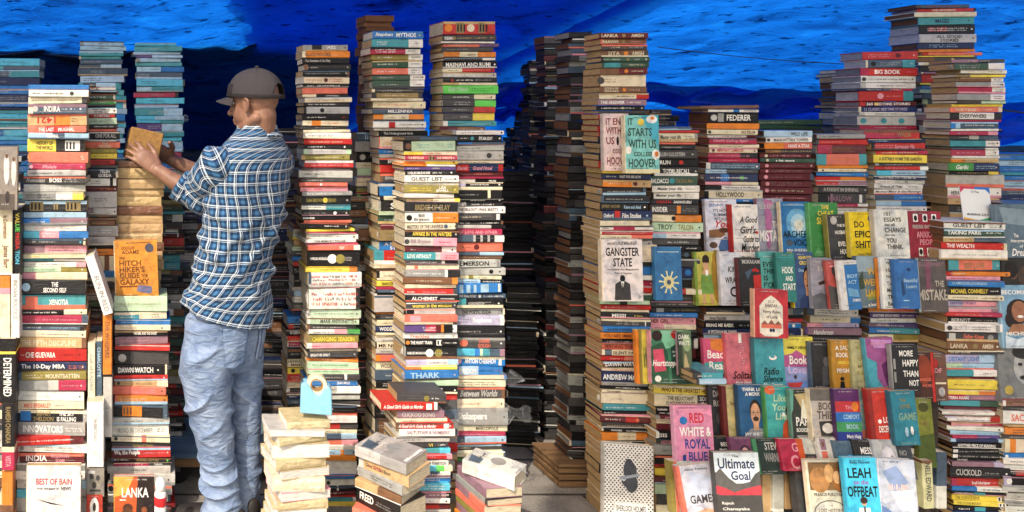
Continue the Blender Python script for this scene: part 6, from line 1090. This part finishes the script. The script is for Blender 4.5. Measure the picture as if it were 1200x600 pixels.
def tubepart(pts, rad_, n=14, closed=True, flat=None):
    """capsule chain through points with radii (flat: squash factor along a vector)"""
    P = [Vector(q) for q in pts]; k = len(P); vs_ = []; fs_ = []
    ext = [P[0]-(P[1]-P[0]).normalized()*rad_[0]*.9]+[P[0]-(P[1]-P[0]).normalized()*rad_[0]*.5]+P+[P[-1]+(P[-1]-P[-2]).normalized()*rad_[-1]*.5]+[P[-1]+(P[-1]-P[-2]).normalized()*rad_[-1]*.9]
    rr = [rad_[0]*.35, rad_[0]*.85]+list(rad_)+[rad_[-1]*.85, rad_[-1]*.35]
    pa = None
    for i, q in enumerate(ext):
        d = (ext[min(i+1, len(ext)-1)]-ext[max(i-1, 0)]).normalized()
        a = d.orthogonal().normalized() if pa is None else (pa-d*pa.dot(d)).normalized(); pa = a; c = d.cross(a)
        for j in range(n):
            th = 2*math.pi*j/n; o_ = (a*math.cos(th)+c*math.sin(th))*rr[i]
            if flat: o_ = o_-flat[0]*o_.dot(flat[0])*(1-flat[1])
            vs_.append(tuple(q+o_))
    m_ = len(ext)
    for i in range(m_-1):
        for j in range(n): fs_.append((i*n+j, i*n+(j+1) % n, (i+1)*n+(j+1) % n, (i+1)*n+j))
    fs_.append(tuple(range(n))[::-1]); fs_.append(tuple((m_-1)*n+j for j in range(n)))
    return vs_, fs_, [(0, 0, 0)]*len(vs_)
def ellpart(c, ax, ay, az, n=22, m_=14):
    c, ax, ay, az = map(Vector, (c, ax, ay, az)); vs_ = []; fs_ = []
    for j in range(m_+1):
        ph = math.pi*(j+.001)/(m_+.002)
        for i in range(n):
            th = 2*math.pi*i/n; vs_.append(tuple(c+ax*math.cos(th)*math.sin(ph)+ay*math.sin(th)*math.sin(ph)+az*math.cos(ph)))
    for j in range(m_):
        for i in range(n): fs_.append((j*n+i, j*n+(i+1) % n, (j+1)*n+(i+1) % n, (j+1)*n+i))
    fs_.append(tuple(range(n))); fs_.append(tuple(m_*n+i for i in range(n))[::-1])
    return vs_, fs_, [(0, 0, 0)]*len(vs_)
# materials
def skin_material():
    m, nt, b = new_mat('skin'); geo = N(nt, 'ShaderNodeNewGeometry')
    n1 = N(nt, 'ShaderNodeTexNoise'); n1.inputs['Scale'].default_value = 26; n1.inputs['Detail'].default_value = 6; L(nt, geo.outputs['Position'], n1.inputs['Vector'])
    rr = ramp(nt, n1.outputs['Fac'], [(.3, hexc('765141')), (.7, hexc('967059'))]); L(nt, rr.outputs['Color'], b.inputs['Base Color'])
    b.inputs['Roughness'].default_value = .5; b.inputs['Subsurface Weight'].default_value = .12; b.inputs['Subsurface Radius'].default_value = (.012, .004, .002); b.inputs['Subsurface Scale'].default_value = .5
    n2 = N(nt, 'ShaderNodeTexNoise'); n2.inputs['Scale'].default_value = 260; L(nt, geo.outputs['Position'], n2.inputs['Vector'])
    bm = N(nt, 'ShaderNodeBump'); bm.inputs['Strength'].default_value = .2; bm.inputs['Distance'].default_value = .002; L(nt, n2.outputs['Fac'], bm.inputs['Height']); L(nt, bm.outputs['Normal'], b.inputs['Normal']); return m
def plaid_material():
    m, nt, b = new_mat('plaid_cotton'); at_ = N(nt, 'ShaderNodeAttribute', attribute_name='T'); sp = N(nt, 'ShaderNodeSeparateXYZ'); L(nt, at_.outputs['Vector'], sp.inputs[0])
    def M_(op, a, b_=None):
        n = N(nt, 'ShaderNodeMath', operation=op)
        for i, v in enumerate((a, b_)):
            if v is None: continue
            if isinstance(v, (int, float)): n.inputs[i].default_value = v
            else: L(nt, v, n.inputs[i])
        return n.outputs[0]
    P_ = .041
    def bands(src):
        f = M_('FRACT', M_('DIVIDE', src, P_))
        d1 = M_('ABSOLUTE', M_('SUBTRACT', f, .20)); d2 = M_('ABSOLUTE', M_('SUBTRACT', f, .36)); d3 = M_('ABSOLUTE', M_('SUBTRACT', f, .78))
        l1 = M_('LESS_THAN', d1, .048); l2 = M_('LESS_THAN', d2, .022); l = M_('MAXIMUM', l1, l2)
        wide = M_('LESS_THAN', d3, .14); return l, wide
    lu, wu = bands(sp.outputs[0]); lv, wv = bands(sp.outputs[1])
    w_ = M_('MULTIPLY', M_('ADD', wu, wv), .5); l_ = M_('MULTIPLY', M_('ADD', lu, lv), .5)
    base = ramp(nt, w_, [(.0, hexc('1a2f4c')), (.5, hexc('284a6c')), (1, hexc('42719a'))])
    lw = ramp(nt, l_, [(0, (0, 0, 0)), (.5, (.62, .62, .62)), (1, (1, 1, 1))])
    c = mixc(nt, lw.outputs['Color'], base.outputs['Color'], hexc('d5dfe3'))
    n1 = N(nt, 'ShaderNodeTexNoise'); n1.inputs['Scale'].default_value = 900; L(nt, at_.outputs['Vector'], n1.inputs['Vector'])
    wv_ = ramp(nt, n1.outputs['Fac'], [(.3, (.82, .82, .82)), (.7, (1.1, 1.1, 1.1))]); c = mixc(nt, 1, c, wv_.outputs['Color'], 'MULTIPLY')
    L(nt, c, b.inputs['Base Color']); b.inputs['Roughness'].default_value = .85; b.inputs['Specular IOR Level'].default_value = .15; b.inputs['Sheen Weight'].default_value = .1
    geo = N(nt, 'ShaderNodeNewGeometry'); n2 = N(nt, 'ShaderNodeTexNoise'); n2.inputs['Scale'].default_value = 22; n2.inputs['Detail'].default_value = 4; n2.inputs['Distortion'].default_value = .6; L(nt, geo.outputs['Position'], n2.inputs['Vector'])
    bm = N(nt, 'ShaderNodeBump'); bm.inputs['Strength'].default_value = .45; bm.inputs['Distance'].default_value = .02; L(nt, n2.outputs['Fac'], bm.inputs['Height']); L(nt, bm.outputs['Normal'], b.inputs['Normal']); return m
def denim_material():
    m, nt, b = new_mat('faded_denim'); geo = N(nt, 'ShaderNodeNewGeometry')
    n1 = N(nt, 'ShaderNodeTexNoise'); n1.inputs['Scale'].default_value = 9; n1.inputs['Detail'].default_value = 6; L(nt, geo.outputs['Position'], n1.inputs['Vector'])
    mp = N(nt, 'ShaderNodeMapping'); mp.inputs['Scale'].default_value = (14, 14, 34); mp.inputs['Rotation'].default_value = (.3, .35, 0); L(nt, geo.outputs['Position'], mp.inputs['Vector'])
    n2 = N(nt, 'ShaderNodeTexNoise'); n2.inputs['Scale'].default_value = 1.4; n2.inputs['Detail'].default_value = 3; n2.inputs['Distortion'].default_value = .8; L(nt, mp.outputs['Vector'], n2.inputs['Vector'])
    rr = ramp(nt, n1.outputs['Fac'], [(.3, hexc('667995')), (.7, hexc('93a2b9'))]); fd_ = ramp(nt, n2.outputs['Fac'], [(.35, (.72, .76, .84)), (.55, (1, 1, 1)), (.7, (1.18, 1.16, 1.12))])
    n4 = N(nt, 'ShaderNodeTexNoise'); n4.inputs['Scale'].default_value = 420; n4.inputs['Detail'].default_value = 2; L(nt, geo.outputs['Position'], n4.inputs['Vector']); gr = ramp(nt, n4.outputs['Fac'], [(.3, (.8, .82, .86)), (.7, (1.15, 1.14, 1.12))])
    L(nt, mixc(nt, 1, mixc(nt, 1, rr.outputs['Color'], fd_.outputs['Color'], 'MULTIPLY'), gr.outputs['Color'], 'MULTIPLY'), b.inputs['Base Color']); b.inputs['Roughness'].default_value = .9; b.inputs['Specular IOR Level'].default_value = .15
    bm = N(nt, 'ShaderNodeBump'); bm.inputs['Strength'].default_value = .55; bm.inputs['Distance'].default_value = .022; L(nt, n2.outputs['Fac'], bm.inputs['Height']); L(nt, bm.outputs['Normal'], b.inputs['Normal']); return m
MSKIN = skin_material(); MPLAID = plaid_material(); MDENIM = denim_material()
MCAP = plain('cap_cotton', hexc('403c3d'), .9, .15, .25, 300, .1); MCAPD = plain('cap_trim', hexc('2a2728'), .85, .2); MSHOE = plain('shoe_leather', hexc('2e2a28'), .6, .4)
MSEAM = plain('denim_seam', hexc('3f4f6a'), .9, .15); MBTN = plain('shirt_button', hexc('c9cdd2'), .4, .5)

person = empty('person', (at(270, 600, MANY).x, MANY, 0)); PL = Vector(person.location)
tag(person, 'man in a dark cap, blue plaid shirt and pale jeans handling a tan book', 'person')
fT = Vector((-.6, .8, 0)); sT = Vector((.8, .6, 0)); UP = Vector((0, 0, 1))      # torso forward, right
LSH, LEL, LWR = Vector((.295, 2.687, 1.362)), at(232, 231, 2.84), at(184, 199, 2.88)
RSH, REL, RWR = Vector((.553, 2.875, 1.362)), at(262, 216, 3.12), at(200, 187, 3.08)
# head frame
fH = Vector((-.76, .64, -.10)).normalized(); sH = fH.cross(UP).normalized(); uH = sH.cross(fH).normalized()     # forward, right, up
HC = at(297, 117, 2.77)
HS = .93
def H(a, b_, c): return HC+(fH*a+sH*b_+uH*c)*HS
fHs, sHs, uHs = fH*HS, sH*HS, uH*HS
body = []
body.append(ellpart(H(-.012, 0, .018), fHs*.098, sHs*.076, uHs*.10))              # skull
body.append(ellpart(H(.022, 0, -.045), fHs*.072, sHs*.062, uHs*.078))             # face
body.append(ellpart(H(.045, 0, -.098), fHs*.040, sHs*.040, uHs*.028))             # chin
body.append(tubepart([H(-.035, .048, -.075), H(.04, .030, -.105)], [.022, .02])); body.append(tubepart([H(-.035, -.048, -.075), H(.04, -.030, -.105)], [.022, .02]))   # jaw
body.append(tubepart([H(.088, 0, .005), H(.103, 0, -.028), H(.112, 0, -.042)], [.009, .011, .014])); body.append(ellpart(H(.10, .012, -.045), fHs*.012, sHs*.009, uHs*.008)); body.append(ellpart(H(.10, -.012, -.045), fHs*.012, sHs*.009, uHs*.008))   # nose
body.append(tubepart([H(.08, .035, .012), H(.09, 0, .014), H(.08, -.035, .012)], [.011, .012, .011]))     # brow
body.append(tubepart([H(.086, .018, -.074), H(.094, 0, -.072), H(.086, -.018, -.074)], [.007, .008, .007])); body.append(tubepart([H(.084, .015, -.086), H(.09, 0, -.087), H(.084, -.015, -.086)], [.007, .009, .007]))     # lips
for sg in (-1, 1):                                                              # ears
    ec = H(-.012, sg*.078, -.022)
    body.append(ellpart(ec, fHs*.017+sHs*sg*.002, sHs*.006, uHs*.031)); body.append(tubepart([H(-.002, sg*.076, -.002), H(-.016, sg*.088, .006), H(-.030, sg*.090, -.008), H(-.026, sg*.086, -.03), H(-.010, sg*.078, -.048)], [.006, .006, .006, .006, .007]))
NB = at(302, 166, 2.80)
body.append(tubepart([H(-.035, 0, -.06), (H(-.04, 0, -.13)+NB)/2, NB, NB-UP*.08], [.052, .051, .060, .08], 20))
# trunk, hips and legs inside the clothes
body.append(tubepart([NB-UP*.05, at(293, 205, MANY), at(283, 270, MANY), at(270, 340, MANY), at(266, 385, MANY)], [.075, .085, .085, .09, .10], 18))
body.append(tubepart([LSH+sT*.04, RSH-sT*.04], [.05, .05]))
LEGL = [at(246, 395, 2.72), at(244, 480, 2.73), at(254, 545, 2.73), at(262, 600, 2.73)]; LEGR = [at(284, 395, 2.84), at(284, 480, 2.84), at(285, 545, 2.83), at(284, 598, 2.83)]
for lg in (LEGL, LEGR): body.append(tubepart(lg, [.075, .052, .045, .036]))
for sh, el, wr in ((LSH, LEL, LWR), (RSH, REL, RWR)):
    m1 = el.lerp(wr, .35); m2 = el.lerp(wr, .8); body.append(tubepart([sh, sh.lerp(el, .5), el, m1, m2, wr], [.05, .044, .038, .039, .029, .027], 16))
# hands: palm, four unequal bent fingers and a thumb from the side of the palm
def hand(wr, along, back, side, tips, thumb, sc=1.0):
    """along: wrist to knuckles, back: out of the back of the hand, side: towards the thumb"""
    a, bk, sd_ = along.normalized(), back.normalized(), side.normalized()
    pal = [wr, wr+a*.035*sc+sd_*.004, wr+a*.075*sc+sd_*.004]
    vs_ = tubepart(pal, [.028*sc, .038*sc, .039*sc], 18, flat=(bk, .42)); body.append(vs_)
    for k, (ln, sp_, cu) in enumerate(tips):
        off = (.028-.0185*k)*sc; k0 = wr+a*.085*sc+sd_*off
        d = (a+sd_*sp_).normalized(); d1 = (d*math.cos(cu*.5)-bk*math.sin(cu*.5)).normalized(); d2 = (d*math.cos(cu*1.3)-bk*math.sin(cu*1.3)).normalized(); d3 = (d*math.cos(cu*2)-bk*math.sin(cu*2)).normalized()
        p1 = k0+d1*ln*.45*sc; p2 = p1+d2*ln*.32*sc; p3 = p2+d3*ln*.23*sc; rr = .0084*sc if k < 3 else .0072*sc
        body.append(tubepart([k0-a*.03*sc, k0, p1, p2, p3], [rr*1.05, rr*1.12, rr*1.0, rr*.94, rr*.78], 12))
    t0 = wr+a*.022*sc+sd_*.026*sc; td1, td2 = [v.normalized() for v in thumb]; t1 = t0+td1*.042*sc; t2 = t1+td1.lerp(td2, .6).normalized()*.03*sc; t3 = t2+td2*.024*sc
    body.append(tubepart([t0-a*.008, t0, t1, t2, t3], [.014*sc, .0145*sc, .0125*sc, .011*sc, .0088*sc], 12))
BOOKC = at(166, 166, 2.955)
al = (at(150, 170, 2.90)-LWR).normalized(); bkL = Vector((.25, -.95, .12)); bkL = (bkL-al*bkL.dot(al)).normalized(); sdL = al.cross(bkL).normalized()
if sdL.z < 0: sdL = -sdL
hand(LWR, al, bkL, sdL, [(.074, .12, .34), (.082, .03, .3), (.077, -.06, .34), (.062, -.17, .42)], [(al*.75+sdL*.6-bkL*.2), (al*.95+sdL*.15-bkL*.4)], .93)
arR = (at(180, 176, 3.04)-RWR).normalized(); bkR = Vector((.2, .9, .3)); bkR = (bkR-arR*bkR.dot(arR)).normalized(); sdR = -arR.cross(bkR).normalized()
if sdR.z < 0: sdR = -sdR
hand(RWR, arR, bkR, sdR, [(.076, .2, .35), (.084, .05, .3), (.078, -.1, .35), (.062, -.3, .4)], [(arR*.5+sdR*.8-bkR*.3), (arR*.8+sdR*.3-bkR*.5)])
def rel(parts): return [([tuple(Vector(v)-PL) for v in a], f, uv) for a, f, uv in parts]
remesh('body', rel(body), .0036, MSKIN, person, 3)
# eyes
MEYE = plain('eye_white', hexc('d8d2c8'), .2, .5); MIRIS = plain('iris', hexc('2a1c14'), .2, .5)
for sg in (-1, 1):
    lmesh('eye', rel([ellpart(H(.074, sg*.031, -.004), fH*.011, sH*.012, uH*.008)]), MEYE, person); lmesh('iris', rel([ellpart(H(.082, sg*.031, -.004), fH*.004, sH*.005, uH*.005)]), MIRIS, person)

# shirt: body, sleeves, collar, yoke seam
def ridge(x): return 1-2*abs((x % 1)-.5)
def fold_t(u, v, p, th):
    d = 0.0035*math.sin(14*v+5*math.sin(th*2)+2*th)+.006*nz(p.x*9, p.y*9, p.z*4.5, 1)
    q = (p.x-.30)*1.1+(p.z-1.0)*.9                                             # drag lines from the raised arm down to the far hip
    d += .015*max(0, math.sin(q*46+3*nz(p.x*3, p.y*3, p.z*3)))**2*min(1, max(0, (1.36-p.z)*5))*min(1, max(0, (p.z-.80)*9))
    q2 = (p.z-.98)*1.0-(p.x-.40)*.8
    d += .014*max(0, math.sin(q2*52+2.5*nz(p.x*4, p.y*4, p.z*4, 1)))**3*max(0, 1-abs(p.z-1.02)/.22)
    d += .016*nz(p.x*14, p.y*14, p.z*7, 1)*max(0, 1-abs(p.z-.80)/.14)
    return d
TOR = [(1.50, 303, .072, .066), (1.475, 302, .082, .072), (1.455, 301, .105, .076), (1.425, 298, .145, .090), (1.37, 294, .186, .110), (1.29, 291, .188, .119), (1.19, 287, .176, .120), (1.09, 281, .166, .119), (.99, 275, .160, .122), (.91, 270, .163, .130), (.85, 268, .170, .138), (.82, 267, .173, .141), (.795, 266, .175, .143)]
rows = []
for z, px, a, b_ in TOR:
    c = Vector((at(px, 300, MANY).x, MANY, z))
    tilt = 0
    A_ = sT*a; B_ = fT*b_
    if z < .90: B_ = B_+UP*(.03*(.90-z)/.105); A_ = A_+UP*(-.03*(.90-z)/.105)
    kk = lerp(1.01, .93, sstep(.82, .98, z)); A_ = A_*kk; B_ = B_*kk; rows.append((*c, *A_, *B_))
V, F_, U = loft(rows, 150, 150, 2.25, fold_t)
shirt = lmesh('shirt', rel([(V, F_, U)]), MPLAID, person); so_ = shirt.modifiers.new('cloth', 'SOLIDIFY'); so_.thickness = .003; so_.offset = 0
def sleeve(sh, el, wr, end, ext, r0):
    ax = (el-sh).normalized(); cuff = el.lerp(wr, end); pts = [sh-ax*.03+sT*ext*2.2-UP*.02, sh+ax*.02, sh.lerp(el, .35), sh.lerp(el, .7), el+(el-(sh+wr)/2).normalized()*.006, el.lerp(wr, end*.5), cuff]
    rd = [.050, .076, .075, .069, .063, .056, .054]; rws = []; pa = None
    for i, q in enumerate(pts):
        d = (pts[min(i+1, 6)]-pts[max(i-1, 0)]).normalized()
        a = (UP-d*UP.dot(d)).normalized(); b_ = d.cross(a).normalized(); rws.append((*q, *(a*rd[i]*r0), *(b_*rd[i]*r0*.94)))
    def fd(u, v, p, th):
        return .0045*math.sin(v*30+2.2*math.sin(th+1)+3*nz(p.x*8, p.y*8, p.z*8))*(.4+.6*math.exp(-((v-.62)/.16)**2))+.009*max(0, math.sin(v*24+th*1.5))**3*math.exp(-((v-.62)/.2)**2)+.005*nz(p.x*16, p.y*16, p.z*16)
    return loft(rws, 72, 80, 2.0, fd), (cuff, (wr-el).normalized(), rd[-1]*r0)
for sh, el, wr, end, ext in ((LSH, LEL, LWR, .42, .05), (RSH, REL, RWR, .3, -.05)):
    (V, F_, U), (cf, dr, rr) = sleeve(sh, el, wr, end, ext, 1.0)
    sl_ = lmesh('sleeve', rel([(V, F_, U)]), MPLAID, shirt); m_ = sl_.modifiers.new('cloth', 'SOLIDIFY'); m_.thickness = .003
    a = (UP-dr*UP.dot(dr)).normalized(); b_ = dr.cross(a)
    rws = [(*(cf+dr*(k*.019-.03)), *(a*(rr+x_)), *(b_*(rr*.95+x_))) for k, x_ in ((0, .004), (.2, .008), (1, .009), (2, .008), (2.2, .004))]
    V, F_, U = loft(rws, 60, 24, 2, lambda u, v, p, th: .003*math.sin(th*5+v*4)+.004*nz(p.x*20, p.y*20, p.z*20))
    lmesh('cuff', rel([(V, F_, [(y, x, z) for x, y, z in U])]), MPLAID, sl_)
# collar: a folded band round the neck
rws = []
cn = at(303, 160, 2.795)
tl_ = (UP*1.0+fT*.28).normalized(); cA = sT; cB = tl_.cross(sT).normalized()
for h_, ra, rb in ((-.020, .094, .086), (-.008, .090, .082), (.010, .078, .071), (.026, .070, .064), (.030, .068, .062), (.027, .065, .059), (.005, .066, .06)):
    rws.append((*(cn+tl_*h_), *(cA*ra), *(cB*rb)))
V, F_, U = loft(rws, 80, 30, 2, lambda u, v, p, th: .002*math.sin(th*7)+.002*nz(p.x*30, p.y*30, p.z*30))
lmesh('collar', rel([(V, F_, U)]), MPLAID, shirt)
# jeans
jn = []
def jfold(p, amp, leg):
    return 0
HIP = [(.90, 268, .138, .108), (.86, 268, .144, .114), (.80, 267, .150, .122), (.74, 263, .150, .126), (.68, 261, .148, .124), (.63, 262, .140, .112), (.60, 265, .13, .09)]
rws = [(*Vector((at(px, 300, MANY).x, MANY, z)), *(sT*a), *(fT*b_)) for z, px, a, b_ in HIP]
hipf = lambda u, v, p, th: .004*nz(p.x*12, p.y*12, p.z*10)+.010*(1-abs(math.sin((p.z-.65)*24+p.x*16+2*nz(p.x*5, p.y*5, p.z*5))))**2*min(1, max(0, (.74-p.z)*12))
HV, HF, HU = loft(rws, 90, 60, 2.3, hipf, (True, True)); jn.append((HV, HF, HU))
def legpart(rowsl, seed):
    rws = []
    for px, py, hw, D in rowsl:
        c = at(px, py, D); k = D/FPX; rws.append((*c, k*hw, 0, 0, 0, k*hw*1.04, 0))
    def fd(u, v, p, th):
        z = p.z; knee = math.exp(-((z-.42)/.15)**2); ank = math.exp(-((z-.13)/.14)**2); thigh = math.exp(-((z-.64)/.11)**2)
        wv = 2.2*nz(p.x*6+seed, p.y*6, z*5, 1)
        def crease(ph, k): x = abs(math.sin(ph)); return (1-x)**k
        m1 = max(0, .45+1.1*nz(p.x*7, p.y*7+seed, z*9, 1)); m2 = max(0, .45+1.1*nz(p.x*8+5, p.y*8, z*11+seed, 1)); m3 = max(0, .4+1.2*nz(p.x*6+9, p.y*6, z*6+seed, 1))
        s1 = crease(z*24+p.x*14+wv+seed, 2.2)*m1*(.016*knee+.013*thigh); s2 = crease(z*26-p.x*17+wv*1.2, 2.2)*m2*(.014*knee+.012*thigh+.006)
        s3 = crease(z*46+1.2*math.sin(th*2+seed)+wv*1.5, 1.6)*(.4+m3)*.017*ank
        return s1+s2+s3+.006*nz(p.x*10, p.y*10, z*6, 1)-.006
    return loft(rws, 110, 240, 2.0, fd, (True, True))
jn.append(legpart([(246, 372, 30, 2.72), (244, 410, 31.5, 2.715), (243, 445, 30, 2.715), (245, 480, 27.5, 2.725), (251, 515, 23.5, 2.73), (258, 550, 22, 2.735), (261, 580, 22.5, 2.735), (262, 603, 24, 2.735), (262, 611, 24, 2.735)], 0))
jn.append(legpart([(284, 372, 25, 2.84), (285, 410, 25, 2.845), (286, 445, 23, 2.845), (287, 480, 21, 2.84), (287, 515, 19.5, 2.84), (287, 550, 19, 2.835), (284, 580, 20.5, 2.83), (284, 601, 21.5, 2.83), (284, 606, 21.5, 2.83)], 2.2))
jeans = remesh('jeans', rel(jn), .0036, MDENIM, person, 1)
# back pockets: patches lying on the seat
def patch(u0, u1, v0, v1, name, mat, lift, n=16, tip=.12):
    ns, nr = 90, 60; vs_ = []; fs_ = []
    R2 = smooth_rows(rws_h, 60)
    for j in range(n+1):
        for i in range(n+1):
            uu = lerp(u0, u1, i/n); vv = lerp(v0, v1, j/n)
            if j == n or True: vv = v0+(v1-v0)*(j/n)*(1+tip*(1-abs(2*i/n-1)) if True else 1)
            x = min(vv, .999)*60; k = min(int(x), 59); f = x-k; q = R2[k]*(1-f)+R2[k+1]*f; th = 2*math.pi*uu
            c, a, b_ = Vector(q[:3]), Vector(q[3:6]), Vector(q[6:9]); ct, st_ = math.cos(th), math.sin(th); e_ = 2/2.3
            ct = math.copysign(abs(ct)**e_, ct); st_ = math.copysign(abs(st_)**e_, st_)
            p = c+a*ct+b_*st_; nn = (a.normalized()*ct/a.length+b_.normalized()*st_/b_.length).normalized(); edge = min(i, n-i, j, n-j)
            vs_.append(tuple(p+nn*(lift+hipf(uu, vv, p, th)+(-.004 if edge == 0 else .0015 if edge == 1 else 0))-PL))
    for j in range(n):
        for i in range(n): a = j*(n+1)+i; fs_.append((a, a+1, a+n+2, a+n+1))
    m1 = n+1; edge = [(1, i) for i in range(1, n)]+[(j, n-1) for j in range(1, n)]+[(n-1, i) for i in range(n-1, 0, -1)]+[(j, 1) for j in range(n-1, 0, -1)]
    pts_ = [Vector(vs_[j*m1+i]) for j, i in edge]
    link('seam', tube('seam', pts_, .0016, MSEAM, 6), jeans)
    return lmesh(name, [(vs_, fs_, [(0, 0, 0)]*len(vs_))], mat, jeans)
rws_h = [(*Vector((at(px, 300, MANY).x, MANY, z)), *(sT*a), *(fT*b_)) for z, px, a, b_ in HIP]
patch(.62, .745, .36, .80, 'back_pocket', MDENIM, .009); patch(.80, .92, .36, .80, 'back_pocket', MDENIM, .009)
# shoes
for lg, nm in ((LEGL, 0), (LEGR, 1)):
    a0 = lg[-1]; c = Vector((a0.x, a0.y, .0)); fd_ = (Vector((-.85, .5, 0)) if nm == 0 else Vector((-.5, .85, 0))).normalized(); sd_ = Vector((-fd_.y, fd_.x, 0))
    rws = [(*(c-fd_*.075+UP*.05), *(sd_*.03), *(UP*.05)), (*(c-fd_*.04+UP*.052), *(sd_*.038), *(UP*.052)), (*(c+fd_*.05+UP*.045), *(sd_*.042), *(UP*.045)), (*(c+fd_*.13+UP*.034), *(sd_*.047), *(UP*.034)), (*(c+fd_*.185+UP*.026), *(sd_*.032), *(UP*.026))]
    lmesh('shoe', rel([loft(rws, 30, 24, 2.4, None, (True, True))]), MSHOE, person)
# cap: crown with an arched opening above the strap, curved peak
CT = Matrix.Rotation(rad(9), 3, sH)                       # tipped slightly down at the front
cf_, cu_ = -(CT @ fH) if False else (Matrix.Rotation(rad(9), 3, sH) @ fH), (Matrix.Rotation(rad(9), 3, sH) @ uH)
CC = H(-.012, 0, .022)
vs_, fs_, uv_ = [], [], []; nu_, nv_ = 96, 36
def cappt(th, ph, k=1.0):
    ct, st_ = math.cos(th), math.sin(th)
    sq = 1+.03*math.cos(2*th)
    return CC+(cf_*ct*.105*sq+sH*st_*.083)*math.sin(ph)*k+cu_*(.094*math.cos(ph))*k
for j in range(nv_+1):
    ph = lerp(.02, 1.68, j/nv_)
    for i in range(nu_):
        th = 2*math.pi*i/nu_; q = cappt(th, ph)+cu_*.002*math.sin(th*6)*math.sin(ph)
        pan = .0025*abs(math.sin(th*3))**.25; q = q+(q-CC).normalized()*(pan+.0015*nz(q.x*18, q.y*18, q.z*18))
        vs_.append(tuple(q-PL)); uv_.append((0, 0, 0))
for j in range(nv_):
    for i in range(nu_):
        th = 2*math.pi*(i+.5)/nu_; ph = lerp(.02, 1.68, (j+.5)/nv_)
        dth = abs(math.atan2(math.sin(th-math.pi), math.cos(th-math.pi)))
        if ph < 1.56 and ph > 1.12 and (dth/.46)**2+((1.56-ph)/.44)**2 < 1: continue
        fs_.append((j*nu_+i, j*nu_+(i+1) % nu_, (j+1)*nu_+(i+1) % nu_, (j+1)*nu_+i))
fs_.append(tuple(range(nu_)))
cap = lmesh('cap', [(vs_, fs_, uv_)], MCAP, person); m_ = cap.modifiers.new('cloth', 'SOLIDIFY'); m_.thickness = .0015; m_.offset = 1
def capband(name, ph0, ph1, k, t0, t1, mat, n=60):
    vs_ = []; fs_ = []
    for j, ph in enumerate((ph0, ph0+.02, ph1-.02, ph1)):
        for i in range(n+1): vs_.append(tuple(cappt(lerp(t0, t1, i/n), ph, k+(.012 if j in (1, 2) else 0))-PL))
    for j in range(3):
        for i in range(n): a = j*(n+1)+i; fs_.append((a, a+1, a+n+2, a+n+1))
    lmesh(name, [(vs_, fs_, [(0, 0, 0)]*len(vs_))], mat, cap)
capband('strap', 1.56, 1.70, 1.06, math.pi-.62, math.pi+.62, MCAPD)
capband('side_panel', 1.22, 1.70, 1.07, .45, 1.0, MCAPD); capband('side_panel', 1.22, 1.70, 1.07, -1.0, -.45, MCAPD)
capband('sweat_band', 1.58, 1.72, 1.05, -2.5, 2.5, MCAPD)
lmesh('button', rel([ellpart(CC+cu_*.100, cf_*.009, sH*.009, cu_*.006)]), MCAP, cap)
vs_, fs_ = [], []; nb = 30
for j in range(13):
    for i in range(nb+1):
        a = lerp(-1.05, 1.05, i/nb); rr = 1+.72*(j/12)*math.cos(a*1.25)**1.0 if abs(a) < 1.2 else 1
        q = CC+cf_*(.103*math.cos(a)+.066*(j/12)*max(0, math.cos(a*1.4)))+sH*(.083*math.sin(a)*(1+.02*j/12))-cu_*(.012+.020*(j/12)+.022*(math.sin(a))**2*(.5+.5*j/12)); vs_.append(tuple(q-PL))
for j in range(12):
    for i in range(nb): a = j*(nb+1)+i; fs_.append((a, a+1, a+nb+2, a+nb+1))
pk = lmesh('peak', [(vs_, fs_, [(0, 0, 0)]*len(vs_))], MCAP, cap); m_ = pk.modifiers.new('board', 'SOLIDIFY'); m_.thickness = .004
# the tan wrapped book he is placing
hb = empty('book', at(166, 186, 2.965)); hb.rotation_euler = (rad(-6), rad(13), rad(6)); tag(hb, 'tan paper wrapped book held tilted between both hands above the pile', 'book', 'books of the tan fore-edge pile')
mb = MB(); Lb, Tb, Db = .135, .118, .10
MPAPER = plain('brown_paper', hexc('96703f'), .75, .25, .4, 70, .3)
mb.add(boxv(-Lb/2, -.004, 0, Lb/2, Db, Tb), BOXF, (.3, .2, .1)); o_ = link('wrapper', mb.mesh('wrapper', [MPAPER]), hb); bevel_obj(o_, .006, 3)
mb = MB(); mb.add(boxv(-Lb/2+.004, -.0055, .012, Lb/2-.004, -.0042, .030), BOXF, (.3, .2, .1)); link('paper_flap', mb.mesh('paper_flap', [MPAPER]), hb)
